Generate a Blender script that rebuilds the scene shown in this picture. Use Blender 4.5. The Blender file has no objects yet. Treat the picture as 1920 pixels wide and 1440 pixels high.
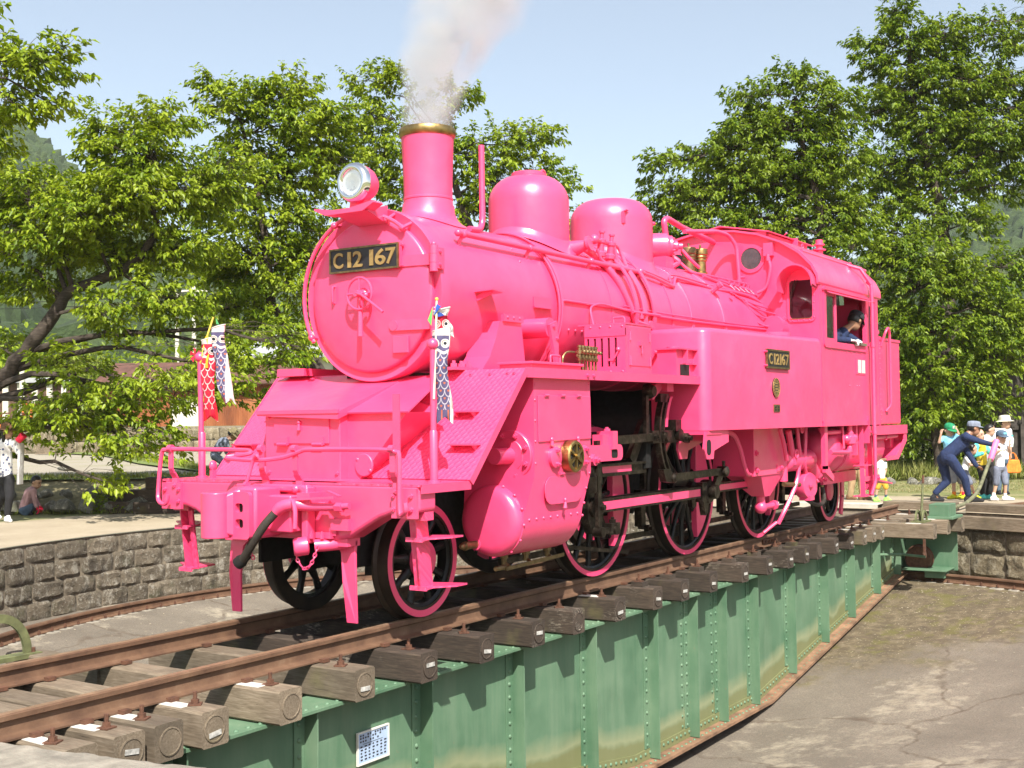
import bpy, bmesh, math, random
import numpy as np
from mathutils import Vector, Matrix, Quaternion, noise
C = bpy.context; SC = C.scene; COL = SC.collection
R = math.radians; PI = math.pi
V = Vector
# ---------------------------------------------------------------- camera
cd = bpy.data.cameras.new('camera'); cam = bpy.data.objects.new('camera', cd); COL.objects.link(cam)
yaw, pit, rol = 0.99233, 0.02972, -0.01309
F = V((math.sin(yaw)*math.cos(pit), math.cos(yaw)*math.cos(pit), math.sin(pit)))
Rt = V((math.cos(yaw), -math.sin(yaw), 0)); Up = Rt.cross(F)
Rt, Up = math.cos(rol)*Rt+math.sin(rol)*Up, -math.sin(rol)*Rt+math.cos(rol)*Up
m = Matrix((Rt, Up, -F)).transposed().to_4x4(); m.translation = V((-7.2415, -6.1621, 1.4687))
cam.matrix_world = m
cd.sensor_fit = 'HORIZONTAL'; cd.sensor_width = 36; cd.lens = 2263.555/1920*36
cd.clip_start = .1; cd.clip_end = 3000
SC.camera = cam
# ---------------------------------------------------------------- light
SUN_EL, SUN_AZ = 48.0, 44.0        # light travels towards azimuth SUN_AZ (from +X to +Y), falling at SUN_EL
w = bpy.data.worlds.new('World'); SC.world = w; w.use_nodes = True
nt = w.node_tree; bg = nt.nodes['Background']
sky = nt.nodes.new('ShaderNodeTexSky'); sky.sky_type = 'NISHITA'; sky.sun_disc = False
sky.sun_elevation = R(SUN_EL); sky.sun_rotation = R(226); sky.altitude = 300
sky.air_density = 1.0; sky.dust_density = 2.2; sky.ozone_density = 1.0
veil = nt.nodes.new('ShaderNodeMix'); veil.data_type = 'RGBA'; veil.blend_type = 'ADD'; veil.inputs[0].default_value = 1; veil.inputs[7].default_value = (1.25, 1.10, .66, 1)   # even warm white added over the sky colour, paling it
nt.links.new(sky.outputs[0], veil.inputs[6]); nt.links.new(veil.outputs[2], bg.inputs[0]); bg.inputs[1].default_value = 0.10
sd = bpy.data.lights.new('sun', 'SUN'); sun = bpy.data.objects.new('sun', sd); COL.objects.link(sun)
sd.energy = 5.0; sd.angle = R(.53); sd.color = (1, .95, .86)
ce = math.cos(R(SUN_EL))
ld = V((ce*math.cos(R(SUN_AZ)), ce*math.sin(R(SUN_AZ)), -math.sin(R(SUN_EL))))
sun.rotation_euler = (-ld).to_track_quat('Z', 'Y').to_euler(); sun.location = -ld*60
SC.view_settings.view_transform = 'Standard'; SC.view_settings.look = 'None'
SC.view_settings.gamma = 1; SC.view_settings.use_curve_mapping = False; SC.view_settings.exposure = 0.85
SC.render.engine = 'CYCLES'
SC.cycles.max_bounces = 8; SC.cycles.transparent_max_bounces = 12; SC.cycles.volume_bounces = 3
SC.cycles.volume_step_rate = 1.0; SC.cycles.volume_max_steps = 256
# ---------------------------------------------------------------- helpers
class MB:
    def __init__(s): s.v = []; s.f = []
    def add(s, vs, fs):
        o = len(s.v); s.v += [tuple(p) for p in vs]; s.f += [tuple(i+o for i in f) for f in fs]; return s
    def box(s, x0, x1, y0, y1, z0, z1):
        return s.add([(x0,y0,z0),(x1,y0,z0),(x1,y1,z0),(x0,y1,z0),(x0,y0,z1),(x1,y0,z1),(x1,y1,z1),(x0,y1,z1)],
            [(3,2,1,0),(4,5,6,7),(0,1,5,4),(1,2,6,5),(2,3,7,6),(3,0,4,7)])
    def bar(s, p, q, w, h, up=(0,0,1)):            # rectangular bar from p to q, width w, height h
        p, q, up = V(p), V(q), V(up); d = (q-p).normalized(); a = d.cross(up)
        if a.length < 1e-4: a = d.cross(V((1,0,0)))
        a.normalize(); b = a.cross(d).normalized(); a *= w/2; b *= h/2
        return s.add([p-a-b,p+a-b,p+a+b,p-a+b,q-a-b,q+a-b,q+a+b,q-a+b],
            [(3,2,1,0),(4,5,6,7),(0,1,5,4),(1,2,6,5),(2,3,7,6),(3,0,4,7)])
    def cyl(s, p, q, r, r2=None, n=16, cap=True):
        p, q = V(p), V(q); r2 = r if r2 is None else r2; d = (q-p).normalized()
        a = d.orthogonal().normalized(); b = d.cross(a); vs = []
        for c, rr in ((p, r), (q, r2)):
            for i in range(n):
                t = 2*PI*i/n; vs.append(c+(a*math.cos(t)+b*math.sin(t))*rr)
        fs = [(i,(i+1)%n,n+(i+1)%n,n+i) for i in range(n)]
        if cap: fs += [tuple(range(n-1,-1,-1)), tuple(range(n,2*n))]
        return s.add(vs, fs)
    def lathe(s, prof, o, ax, n=32, cap=True, a0=0, a1=2*PI):   # prof: (radius, height along ax)
        o, d = V(o), V(ax).normalized(); a = d.orthogonal().normalized()
        if abs(d.x) > .99: a = V((0,1,0))
        if abs(d.z) > .99: a = V((1,0,0))
        b = d.cross(a); vs = []; full = abs(a1-a0-2*PI) < 1e-6; k = n if full else n+1
        for r, h in prof:
            for i in range(k):
                t = a0+(a1-a0)*i/n; vs.append(o+d*h+(a*math.cos(t)+b*math.sin(t))*r)
        fs = []
        for j in range(len(prof)-1):
            for i in range(n):
                i2 = (i+1) % k; fs.append((j*k+i, j*k+i2, (j+1)*k+i2, (j+1)*k+i))
        if cap and full:
            if prof[0][0] > 1e-6: fs.append(tuple(range(k-1,-1,-1)))
            if prof[-1][0] > 1e-6: fs.append(tuple(range((len(prof)-1)*k, len(prof)*k)))
        return s.add(vs, fs)
    def tube(s, pts, r, n=8, cap=True):
        pts = [V(p) for p in pts]; k = len(pts); rr = r if isinstance(r, (list, tuple)) else [r]*k
        t = (pts[1]-pts[0]).normalized(); a = t.orthogonal().normalized(); vs = []
        for i in range(k):
            if i == 0: t2 = (pts[1]-pts[0])
            elif i == k-1: t2 = pts[-1]-pts[-2]
            else: t2 = (pts[i+1]-pts[i]).normalized()+(pts[i]-pts[i-1]).normalized()
            if t2.length < 1e-9: t2 = t
            t2 = t2.normalized(); q = t.rotation_difference(t2); a = q @ a; a = (a-t2*a.dot(t2)).normalized(); t = t2; b = t.cross(a)
            for j in range(n):
                g = 2*PI*j/n; vs.append(pts[i]+(a*math.cos(g)+b*math.sin(g))*rr[i])
        fs = [(i*n+j, i*n+(j+1)%n, (i+1)*n+(j+1)%n, (i+1)*n+j) for i in range(k-1) for j in range(n)]
        if cap: fs += [tuple(range(n-1,-1,-1)), tuple(range((k-1)*n, k*n))]
        return s.add(vs, fs)
    def prism(s, poly, ax, a, b):                  # poly in the two other axes (cyclic for x:(y,z) y:(x,z) z:(x,y))
        g = {'x': lambda p, t: (t,p[0],p[1]), 'y': lambda p, t: (p[0],t,p[1]), 'z': lambda p, t: (p[0],p[1],t)}[ax]
        n = len(poly)
        return s.add([g(p,a) for p in poly]+[g(p,b) for p in poly],
            [tuple(range(n-1,-1,-1)), tuple(range(n,2*n))]+[(i,(i+1)%n,n+(i+1)%n,n+i) for i in range(n)])
    def plate(s, quad, t):                          # thin plate: polygon of 3-D points, thickness t along its normal
        q = [V(p) for p in quad]; nn = (q[1]-q[0]).cross(q[2]-q[0]).normalized()*t; n = len(q)
        return s.add(q+[p+nn for p in q], [tuple(range(n-1,-1,-1)), tuple(range(n,2*n))]+[(i,(i+1)%n,n+(i+1)%n,n+i) for i in range(n)])
    def sph(s, c, r, sc=(1,1,1), n=12, m=8):
        c = V(c); vs = [c+V((0,0,r*sc[2]))]
        for j in range(1, m):
            for i in range(n):
                u = PI*j/m; t = 2*PI*i/n
                vs.append(c+V((r*sc[0]*math.sin(u)*math.cos(t), r*sc[1]*math.sin(u)*math.sin(t), r*sc[2]*math.cos(u))))
        vs.append(c-V((0,0,r*sc[2]))); L = len(vs)-1
        fs = [(0,1+i,1+(i+1)%n) for i in range(n)]
        for j in range(m-2):
            for i in range(n): fs.append((1+j*n+i, 1+(j+1)*n+i, 1+(j+1)*n+(i+1)%n, 1+j*n+(i+1)%n))
        fs += [(L, 1+(m-2)*n+(i+1)%n, 1+(m-2)*n+i) for i in range(n)]
        return s.add(vs, fs)
    def grid(s, rows, close=False):
        k = len(rows[0]); vs = [p for r in rows for p in r]; fs = []
        for j in range(len(rows)-1):
            for i in range(k if close else k-1):
                fs.append((j*k+i, j*k+(i+1)%k, (j+1)*k+(i+1)%k, (j+1)*k+i))
        return s.add(vs, fs)
    def rivet(s, p, ax, r=.018, h=.014):
        d = V(ax).normalized(); return s.lathe([(r,0),(r*.85,h*.55),(r*.45,h*.92),(0,h)], V(p)-d*.002, d, 8)
    def bolt(s, p, ax, r=.022, h=.025):
        d = V(ax).normalized(); s.cyl(V(p)-d*.002, V(p)+d*h, r, n=6); return s.cyl(V(p)+d*h*.9, V(p)+d*h*1.7, r*.5, n=6)
    def clusters(s):
        n = len(s.v); up = list(range(n))
        def fd(i):
            while up[i] != i: up[i] = up[up[i]]; i = up[i]
            return i
        for f in s.f:
            a = fd(f[0])
            for q in f[1:]:
                b = fd(q)
                if a != b: up[b] = a
        isl = {}
        for i in range(n): isl.setdefault(fd(i), []).append(i)
        if len(isl) < 2 or len(isl) > 160: return [s]
        K = list(isl); P = np.array(s.v); lo = np.array([P[isl[k]].min(0) for k in K]); hi = np.array([P[isl[k]].max(0) for k in K]); sz = np.linalg.norm(hi-lo, axis=1)
        m = len(K); u = list(range(m))
        def fm(i):
            while u[i] != i: i = u[i]
            return i
        for i in range(m):
            gap = np.linalg.norm(np.maximum(0, np.maximum(lo[i]-hi, lo-hi[i])), axis=1); near = np.nonzero(gap <= .42*np.maximum(sz[i], sz)+1e-6)[0]
            for j in near:
                a, b = fm(i), fm(int(j))
                if a != b: u[b] = a
        gr = {}
        for i in range(m): gr.setdefault(fm(i), []).append(i)
        if len(gr) < 2: return [s]
        own = {}
        for gi, (k, mem) in enumerate(gr.items()):
            for i in mem:
                for vtx in isl[K[i]]: own[vtx] = gi
        outs = [MB() for _ in gr]; idx = {}
        for i in range(n): b = outs[own[i]]; idx[i] = len(b.v); b.v.append(s.v[i])
        for f in s.f: outs[own[f[0]]].f.append(tuple(idx[i] for i in f))
        return outs
    def build(s, name, mat, parent=None, smooth=38, bev=0, fix=True, **kw):
        me = bpy.data.meshes.new(name); me.from_pydata(s.v, [], s.f)
        if parent and kw.get('kind') != 'stuff' and not kw.pop('whole', False):
            g = s.clusters()
            if len(g) > 1:                          # pieces that stand apart become parts of their own
                r = None
                for c in g: o = c.build(name, mat, parent, smooth, bev, fix, whole=True, **kw); r = r or o
                return r
        kw.pop('whole', None)
        if fix:
            bm = bmesh.new(); bm.from_mesh(me); bmesh.ops.recalc_face_normals(bm, faces=bm.faces); bm.to_mesh(me); bm.free()
        return link(name, me, mat, parent, smooth, bev, **kw)
def link(name, me, mat, parent=None, smooth=38, bev=0, **kw):
    if mat: me.materials.append(mat)
    if smooth:
        me.polygons.foreach_set('use_smooth', [True]*len(me.polygons))
        if smooth < 180: me.set_sharp_from_angle(angle=R(smooth))
    o = bpy.data.objects.new(name, me); COL.objects.link(o)
    if parent: put(o, parent)
    if bev:
        b = o.modifiers.new('bevel', 'BEVEL'); b.width = bev; b.segments = 2; b.limit_method = 'ANGLE'; b.angle_limit = R(40)
    for k, v in kw.items(): o[k] = v
    return o
ORG = {}
def put(o, parent):                                 # child keeps its world position; roots are unrotated while building
    o.parent = parent; o.location = V(o.location)-wloc(parent)
def wloc(o):
    l = V(o.location); p = o.parent
    while p: l = l+V(p.location); p = p.parent
    return l
def thing(name, label, cat, loc=(0,0,0), rz=0, group=None):
    o = bpy.data.objects.new(name, None); COL.objects.link(o); o.empty_display_size = .2
    o.location = loc; o.rotation_euler = (0,0,rz); tag(o, label, cat, group); return o
def tag(o, label, cat, group=None):
    o['label'] = label; o['category'] = cat
    if group: o['group'] = group
    return o
def copy(o, parent=None, **kw):
    c = o.copy(); COL.objects.link(c)
    if parent: c.parent = parent
    for ch in o.children: copy(ch, c)
    for k, v in kw.items(): c[k] = v
    return c
def sm(pts, k=4, closed=False):                     # Catmull-Rom through points
    pts = [V(p) for p in pts]; n = len(pts); out = []
    for i in range(n-1):
        p0, p1, p2, p3 = pts[max(i-1,0)], pts[i], pts[i+1], pts[min(i+2,n-1)]
        for j in range(k):
            t = j/k; out.append(.5*((2*p1)+(p2-p0)*t+(2*p0-5*p1+4*p2-p3)*t*t+(3*p1-p0-3*p2+p3)*t**3))
    out.append(pts[-1]); return out
def rnd(pts, r=.05, k=4):                           # round the corners of a polyline
    pts = [V(p) for p in pts]; out = [pts[0]]
    for i in range(1, len(pts)-1):
        a, b, c = pts[i-1], pts[i], pts[i+1]; r1 = min(r, (a-b).length*.45, (c-b).length*.45)
        p, q = b+(a-b).normalized()*r1, b+(c-b).normalized()*r1
        for j in range(k+1):
            t = j/k; out.append(p*(1-t)**2+b*2*t*(1-t)+q*t*t)
    return out+[pts[-1]]
# ---------------------------------------------------------------- materials
def lin(c):
    if isinstance(c, str): c = [int(c[i:i+2],16)/255 for i in (0,2,4)]; return tuple(x/12.92 if x<=.04045 else ((x+.055)/1.055)**2.4 for x in c)
    return tuple(c)
class N:
    def __init__(s, name):
        s.m = bpy.data.materials.new(name); s.m.use_nodes = True; s.t = s.m.node_tree; s.b = s.t.nodes['Principled BSDF']; s.out = s.t.nodes['Material Output']
        s.co = s.t.nodes.new('ShaderNodeTexCoord').outputs['Object']
    def n(s, ty, **kw):
        x = s.t.nodes.new('ShaderNode'+ty)
        for k, v in kw.items(): setattr(x, k, v)
        return x
    def l(s, a, b): s.t.links.new(a, b)
    def world(s): s.co = s.n('NewGeometry').outputs['Position']; return s
    def noise(s, scale, detail=4, rough=.55, stretch=None, dist=0, co=None):
        x = s.n('TexNoise'); x.inputs['Scale'].default_value = scale; x.inputs['Detail'].default_value = detail
        x.inputs['Roughness'].default_value = rough; x.inputs['Distortion'].default_value = dist
        co = co or s.co
        if stretch:
            mp = s.n('Mapping'); mp.inputs['Scale'].default_value = stretch; s.l(co, mp.inputs[0]); co = mp.outputs[0]
        s.l(co, x.inputs['Vector']); return x.outputs['Fac']
    def ramp(s, fac, *stops, interp='LINEAR'):
        x = s.n('ValToRGB'); x.color_ramp.interpolation = interp; e = x.color_ramp.elements
        while len(e) < len(stops): e.new(.5)
        for i, (p, c) in enumerate(stops):
            e[i].position = p; c = lin(c) if not isinstance(c, (int, float)) else (c, c, c); e[i].color = (*c, 1)
        s.l(fac, x.inputs[0]); return x.outputs[0]
    def mix(s, fac, a, b, mode='MIX'):
        x = s.n('Mix', data_type='RGBA', blend_type=mode)
        for sock, v in ((x.inputs[0], fac), (x.inputs[6], a), (x.inputs[7], b)):
            if isinstance(v, (int, float)): sock.default_value = v if sock == x.inputs[0] else (v, v, v, 1)
            elif isinstance(v, (str, tuple, list)): sock.default_value = (*lin(v), 1)
            else: s.l(v, sock)
        return x.outputs[2]
    def math(s, op, a, b=0.0, clamp=False):
        x = s.n('Math', operation=op); x.use_clamp = clamp
        for i, v in enumerate((a, b)):
            if isinstance(v, (int, float)): x.inputs[i].default_value = v
            else: s.l(v, x.inputs[i])
        return x.outputs[0]
    def bump(s, h, st=.3, dist=.01, prev=None):
        x = s.n('Bump'); x.inputs['Strength'].default_value = st; x.inputs['Distance'].default_value = dist; s.l(h, x.inputs['Height'])
        if prev: s.l(prev, x.inputs['Normal'])
        s.l(x.outputs[0], s.b.inputs['Normal']); return x.outputs[0]
    def col(s, c):
        if isinstance(c, (str, tuple, list)): s.b.inputs['Base Color'].default_value = (*lin(c), 1)
        else: s.l(c, s.b.inputs['Base Color'])
        return s
    def rough(s, r):
        if isinstance(r, (int, float)): s.b.inputs['Roughness'].default_value = r
        else: s.l(r, s.b.inputs['Roughness'])
        return s
    def metal(s, v=1.0): s.b.inputs['Metallic'].default_value = v; return s
    def sep(s, co=None):
        x = s.n('SeparateXYZ'); s.l(co or s.co, x.inputs[0]); return x.outputs
    def objrand(s): return s.n('ObjectInfo').outputs['Random']
def simple(name, c, r=.6, metal=0, var=.25, sc=8, bump=.15, bd=.004):
    k = N(name).world(); c = lin(c); f = k.noise(sc, 5)
    d = tuple(x*(1-var) for x in c); e = tuple(min(1, x*(1+var)) for x in c)
    k.col(k.ramp(f, (.3, d), (.7, e))); k.rough(k.ramp(k.noise(sc*2.3, 3), (.3, max(.02, r-.1)), (.7, min(1, r+.1))))
    if metal: k.metal(metal)
    if bump: k.bump(k.noise(sc*6, 4), bump, bd)
    return k.m
M = {}
def mk_pink(name, tread=False):
    k = N(name).world(); f = k.noise(1.6, 6, .6)
    c = k.ramp(f, (.25, (.80,.052,.166)), (.55, (.85,.065,.190)), (.8, (.87,.09,.222)))
    # grime: fine dark flecks and faint streaks
    fl = k.ramp(k.noise(38, 5, .7), (.66, 0.0), (.76, .55)); gm = k.ramp(k.noise(2.7, 5, .6), (.5, 0.0), (.75, 1.0))
    c = k.mix(k.math('MULTIPLY', fl, gm), c, (.33,.03,.07))
    st = k.ramp(k.noise(3, 4, .6, (3.5,3.5,.35)), (.55, 0.0), (.8, .22)); c = k.mix(st, c, (.70,.05,.17))
    k.col(c); k.rough(k.ramp(k.noise(5, 4), (.3, .30), (.7, .46)))
    k.b.inputs['Specular IOR Level'].default_value = .7; k.b.inputs['Coat Weight'].default_value = .3; k.b.inputs['Coat Roughness'].default_value = .22
    b = k.bump(k.noise(1.5, 3), .35, .05); b = k.bump(k.noise(9, 3), .16, .012, b); b = k.bump(k.noise(90, 3), .10, .002, b)
    if tread:                                        # raised lozenge tread of the plate
        mp = k.n('Mapping'); mp.inputs['Rotation'].default_value = (0, R(48), 0); k.l(k.co, mp.inputs[0])
        p = k.sep(mp.outputs[0]); u = k.math('MULTIPLY', p[0], 32.0); v_ = k.math('MULTIPLY', p[1], 32.0)
        a = k.math('SINE', k.math('MULTIPLY', k.math('ADD', u, v_), PI)); d = k.math('SINE', k.math('MULTIPLY', k.math('SUBTRACT', u, v_), PI/2.2))
        h = k.math('POWER', k.math('MAXIMUM', k.math('MULTIPLY', a, d), 0.0), .6); k.bump(h, .75, .006, b)
    return k.m
M['pink'] = mk_pink('pink_paint'); M['tread'] = mk_pink('pink_tread_plate', True)
def mk_black():
    k = N('black_paint').world(); k.col(k.ramp(k.noise(7, 5), (.35, (.004,.004,.0045)), (.7, (.012,.011,.010)))); k.rough(k.ramp(k.noise(11, 4), (.3, .25), (.7, .5))); k.b.inputs['Specular IOR Level'].default_value = .3
    k.bump(k.noise(60, 3), .1, .004); return k.m
M['black'] = mk_black()
M['void'] = simple('sooty_iron_and_painted_shade', (.006,.0055,.005), .85)  # black ironwork; also the painted shade of gaps, slots and recesses
def mk_steel():
    k = N('oily_steel').world(); k.col(k.ramp(k.noise(14, 5, .65), (.3, (.018,.014,.011)), (.55, (.06,.048,.038)), (.8, (.20,.165,.125)))); k.metal(.85)
    k.rough(k.ramp(k.noise(20, 4), (.3, .28), (.7, .55))); k.bump(k.noise(50, 3), .12, .003); return k.m
M['steel'] = mk_steel()
def mk_tread_steel():
    k = N('rusty_worn_tread').world(); k.col(k.ramp(k.noise(6, 4), (.3, (.012,.010,.009)), (.75, (.05,.035,.025)))); k.metal(.4); k.rough(.45); return k.m
M['tyre'] = mk_tread_steel()
M['brass'] = simple('brass', (.36,.25,.10), .42, 1.0, .3, 14)
M['brassdull'] = simple('dull_bronze', (.23,.17,.085), .5, .9, .35, 20)
M['chrome'] = simple('chrome', (.86,.86,.87), .06, 1.0, .03, 5, 0)
M['white'] = simple('white_enamel', (.66,.64,.59), .45, 0, .06, 10)
M['plateblack'] = simple('black_name_plate', (.018,.015,.018), .45)
M['rubber'] = simple('weathered_rubber_hose', (.035,.028,.022), .7, 0, .4, 20)
def mk_glass(name, tint=(.9,.92,.92), rough=.03):
    k = N(name); k.col(tint); k.rough(rough); k.b.inputs['Transmission Weight'].default_value = 1; k.b.inputs['IOR'].default_value = 1.45; return k.m
M['glass'] = mk_glass('window_glass', (.55,.58,.58)); M['lens'] = mk_glass('lamp_lens', (.97,.98,.97), .05)
def mk_rail():
    k = N('rusty_rail').world(); p = k.sep()
    a = k.ramp(k.noise(5, 6, .65), (.3, (.075,.036,.020)), (.6, (.145,.078,.044)), (.8, (.21,.135,.085)))
    k.col(a); k.rough(.75); k.bump(k.noise(70, 5), .35, .004); return k.m
M['rail'] = mk_rail()
M['railtop'] = simple('worn_rail_head', (.27,.165,.10), .5, .3, .3, 9)
M['rust'] = simple('red_rust', (.10,.043,.024), .85, 0, .4, 22, .4)
def mk_wood(name, a, b, c, peel=None):
    k = N(name); r = k.objrand(); off = k.n('VectorMath', operation='ADD'); k.l(k.co, off.inputs[0])
    cx = k.n('CombineXYZ'); k.l(k.math('MULTIPLY', r, 37.0), cx.inputs[0]); k.l(cx.outputs[0], off.inputs[1]); co = off.outputs[0]
    g = k.noise(9, 6, .6, (9, .8, 9), .6, co); big = k.noise(2.2, 4, .6, None, 0, co)
    base = k.ramp(g, (.28, a), (.5, b), (.75, c))
    base = k.mix(k.math('MULTIPLY', k.ramp(big, (.42, 0.0), (.7, 1.0)), .75), base, tuple(x*.42 for x in lin(b)))
    tone = k.ramp(r, (0.0, .62), (1.0, 1.08)); base = k.mix(1.0, base, tone, 'MULTIPLY')
    moss = k.math('MULTIPLY', k.ramp(k.noise(3.1, 3, .5, None, 0, co), (.6, 0.0), (.75, 1.0)), .35); base = k.mix(moss, base, (.16,.15,.045))
    if peel: base = k.mix(k.math('MULTIPLY', k.ramp(k.noise(16, 5, .7, (4, 1, 4), 0, co), (.5, 0.0), (.58, 1.0)), k.ramp(big, (.55, 0.0), (.68, .6))), base, peel)
    cr = k.ramp(k.noise(15, 4, .6, (7, .22, 7), .3, co), (.29, 0.0), (.33, 1.0)); base = k.mix(cr, tuple(x*.25 for x in lin(a)), base)
    k.col(base); k.rough(.85); b1 = k.bump(g, .3, .006); k.bump(cr, .4, .005, b1); return k.m
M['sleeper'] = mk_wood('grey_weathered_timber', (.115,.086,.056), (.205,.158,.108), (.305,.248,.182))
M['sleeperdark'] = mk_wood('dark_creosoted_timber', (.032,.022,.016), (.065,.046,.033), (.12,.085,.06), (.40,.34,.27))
def mk_green():
    k = N('green_girder_paint').world(); p = k.sep()
    f = k.noise(1.8, 6, .6); base = k.ramp(f, (.28, (.060,.138,.078)), (.55, (.10,.188,.112)), (.8, (.145,.232,.142)))
    st = k.ramp(k.noise(6, 5, .65, (1,1,.12)), (.46, 0.0), (.76, .45)); base = k.mix(st, base, (.20,.275,.185))
    ch = k.ramp(k.noise(13, 6, .7), (.69, 0.0), (.72, .8)); base = k.mix(ch, base, (.30,.10,.055))
    k.col(base); k.rough(k.ramp(f, (.3, .45), (.7, .7))); k.bump(k.noise(25, 5), .15, .004); return k
gk = mk_green(); M['green'] = gk.m
def mk_web():                                        # web plate: silt line and rust along the foot of the plate
    k = mk_green(); k.m.name = 'green_web_paint'; base = k.b.inputs['Base Color'].links[0].from_socket
    p = k.sep(); lo = k.math('MULTIPLY', k.math('ABSOLUTE', k.math('SUBTRACT', p[0], 4.75)), .145)
    zb = k.math('MAXIMUM', k.math('SUBTRACT', lo, 2.092), -1.86)   # foot of the web
    h = k.math('ADD', k.math('SUBTRACT', p[2], zb), k.math('MULTIPLY', k.math('SUBTRACT', k.noise(1.7, 4), .5), .35))
    silt = k.ramp(h, (.0, .75), (.21, .70), (.27, .0)); base = k.mix(silt, base, (.20,.185,.075))
    edge = k.ramp(h, (.21, 0.0), (.27, .55), (.42, 0.0)); base = k.mix(edge, base, (.36,.34,.19))
    k.col(base); return k.m
M['web'] = mk_web()
M['rustgreen'] = simple('rusted_green_flange', (.21,.12,.07), .85, 0, .45, 6, .4)
def mk_stone(name, cols, moss=(.05,.055,.02)):
    k = N(name).world(); r = k.objrand(); f = k.noise(6, 8, .74); f2 = k.noise(24, 6, .75)
    base = k.ramp(f, (.25, cols[0]), (.5, cols[1]), (.75, cols[2])); base = k.mix(1.0, base, k.ramp(r, (0.0, .7), (1.0, 1.15)), 'MULTIPLY')
    base = k.mix(k.ramp(f2, (.55, 0.0), (.66, .85)), base, cols[3])
    base = k.mix(k.ramp(k.noise(2.3, 5, .6), (.56, 0.0), (.72, .75)), base, moss)
    base = k.mix(k.ramp(k.noise(8, 7, .78, (1,1,.55)), (.53, 0.0), (.60, .7)), base, cols[3]); base = k.mix(k.ramp(k.noise(3.7, 6, .7, (1,1,.4)), (.56, 0.0), (.66, .8)), base, tuple(x*.5 for x in cols[0]))
    k.col(base); k.rough(.9); b = k.bump(f, .9, .05); k.bump(f2, .8, .02, b); return k.m
M['stone'] = mk_stone('grey_pit_stone', ((.085,.066,.046), (.178,.145,.102), (.27,.228,.165), (.40,.37,.31)))
M['stonewarm'] = mk_stone('buff_pit_stone', ((.10,.08,.047), (.21,.17,.105), (.30,.25,.165), (.37,.33,.245)))
M['mortar'] = simple('pale_mortar', (.17,.14,.10), .95, 0, .4, 12, .5)
M['boulder'] = mk_stone('bank_boulder', ((.11,.105,.08), (.20,.19,.15), (.30,.29,.24), (.42,.41,.36)), (.09,.10,.04))
# ================================================================ SETTING
rng = random.Random(7)
CX = 4.7; RW = 8.3                                   # pit centre, wall radius
def pol(r, a, z): return (CX+r*math.cos(R(a)), r*math.sin(R(a)), z)
# ---- ground: one sheet with the pit as a hole, out to the horizon
def ground_mat():
    k = N('ground_sand_and_grass').world(); p = k.sep()
    dx = k.math('SUBTRACT', p[0], CX); r = k.math('SQRT', k.math('ADD', k.math('MULTIPLY', dx, dx), k.math('MULTIPLY', p[1], p[1])))
    n1 = k.noise(1.1, 6, .6); n2 = k.noise(14, 6, .7); n3 = k.noise(90, 3, .6)
    sand = k.ramp(n1, (.25, (.285,.232,.162)), (.5, (.36,.298,.212)), (.75, (.41,.348,.255)))
    sand = k.mix(k.ramp(n2, (.35, .35), (.6, 0.0)), sand, (.27,.215,.145)); sand = k.mix(k.ramp(n3, (.62, 0.0), (.72, .5)), sand, (.22,.19,.15))
    gr = k.ramp(n2, (.25, (.075,.095,.026)), (.5, (.15,.165,.05)), (.75, (.27,.24,.11)))
    gr = k.mix(k.ramp(n1, (.45, 0.0), (.7, .8)), gr, (.36,.30,.17))
    e = k.math('ADD', r, k.math('MULTIPLY', k.math('SUBTRACT', k.noise(1.6, 5), .5), 1.1))
    c = k.mix(k.ramp(k.math('DIVIDE', e, 20.0), (.572, 0.0), (.60, 1.0)), sand, gr)
    far = k.ramp(k.math('DIVIDE', r, 100.0), (.3, 0.0), (.5, 1.0)); c = k.mix(far, c, (.10,.12,.04))
    k.col(c); k.rough(.95); b = k.bump(n2, .3, .02); k.bump(n3, .35, .008, b); return k.m
M['ground'] = ground_mat()
radii = [RW+.02, 8.6, 9, 9.6, 10.3, 11.1, 12, 13.2, 15, 18, 23, 30, 45, 70, 110, 180, 300, 600]
rows = []
for r in radii:
    rows.append([(CX+r*math.cos(2*PI*i/96), r*math.sin(2*PI*i/96), -.1+(.012*noise.noise(V((r*.7*math.cos(2*PI*i/96), r*.7*math.sin(2*PI*i/96), 0))) if r > 8.5 else 0)-(0 if r < 100 else .0*(r-100))) for i in range(96)])
MB().grid(rows, True).build('ground', M['ground'], kind='structure')
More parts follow.
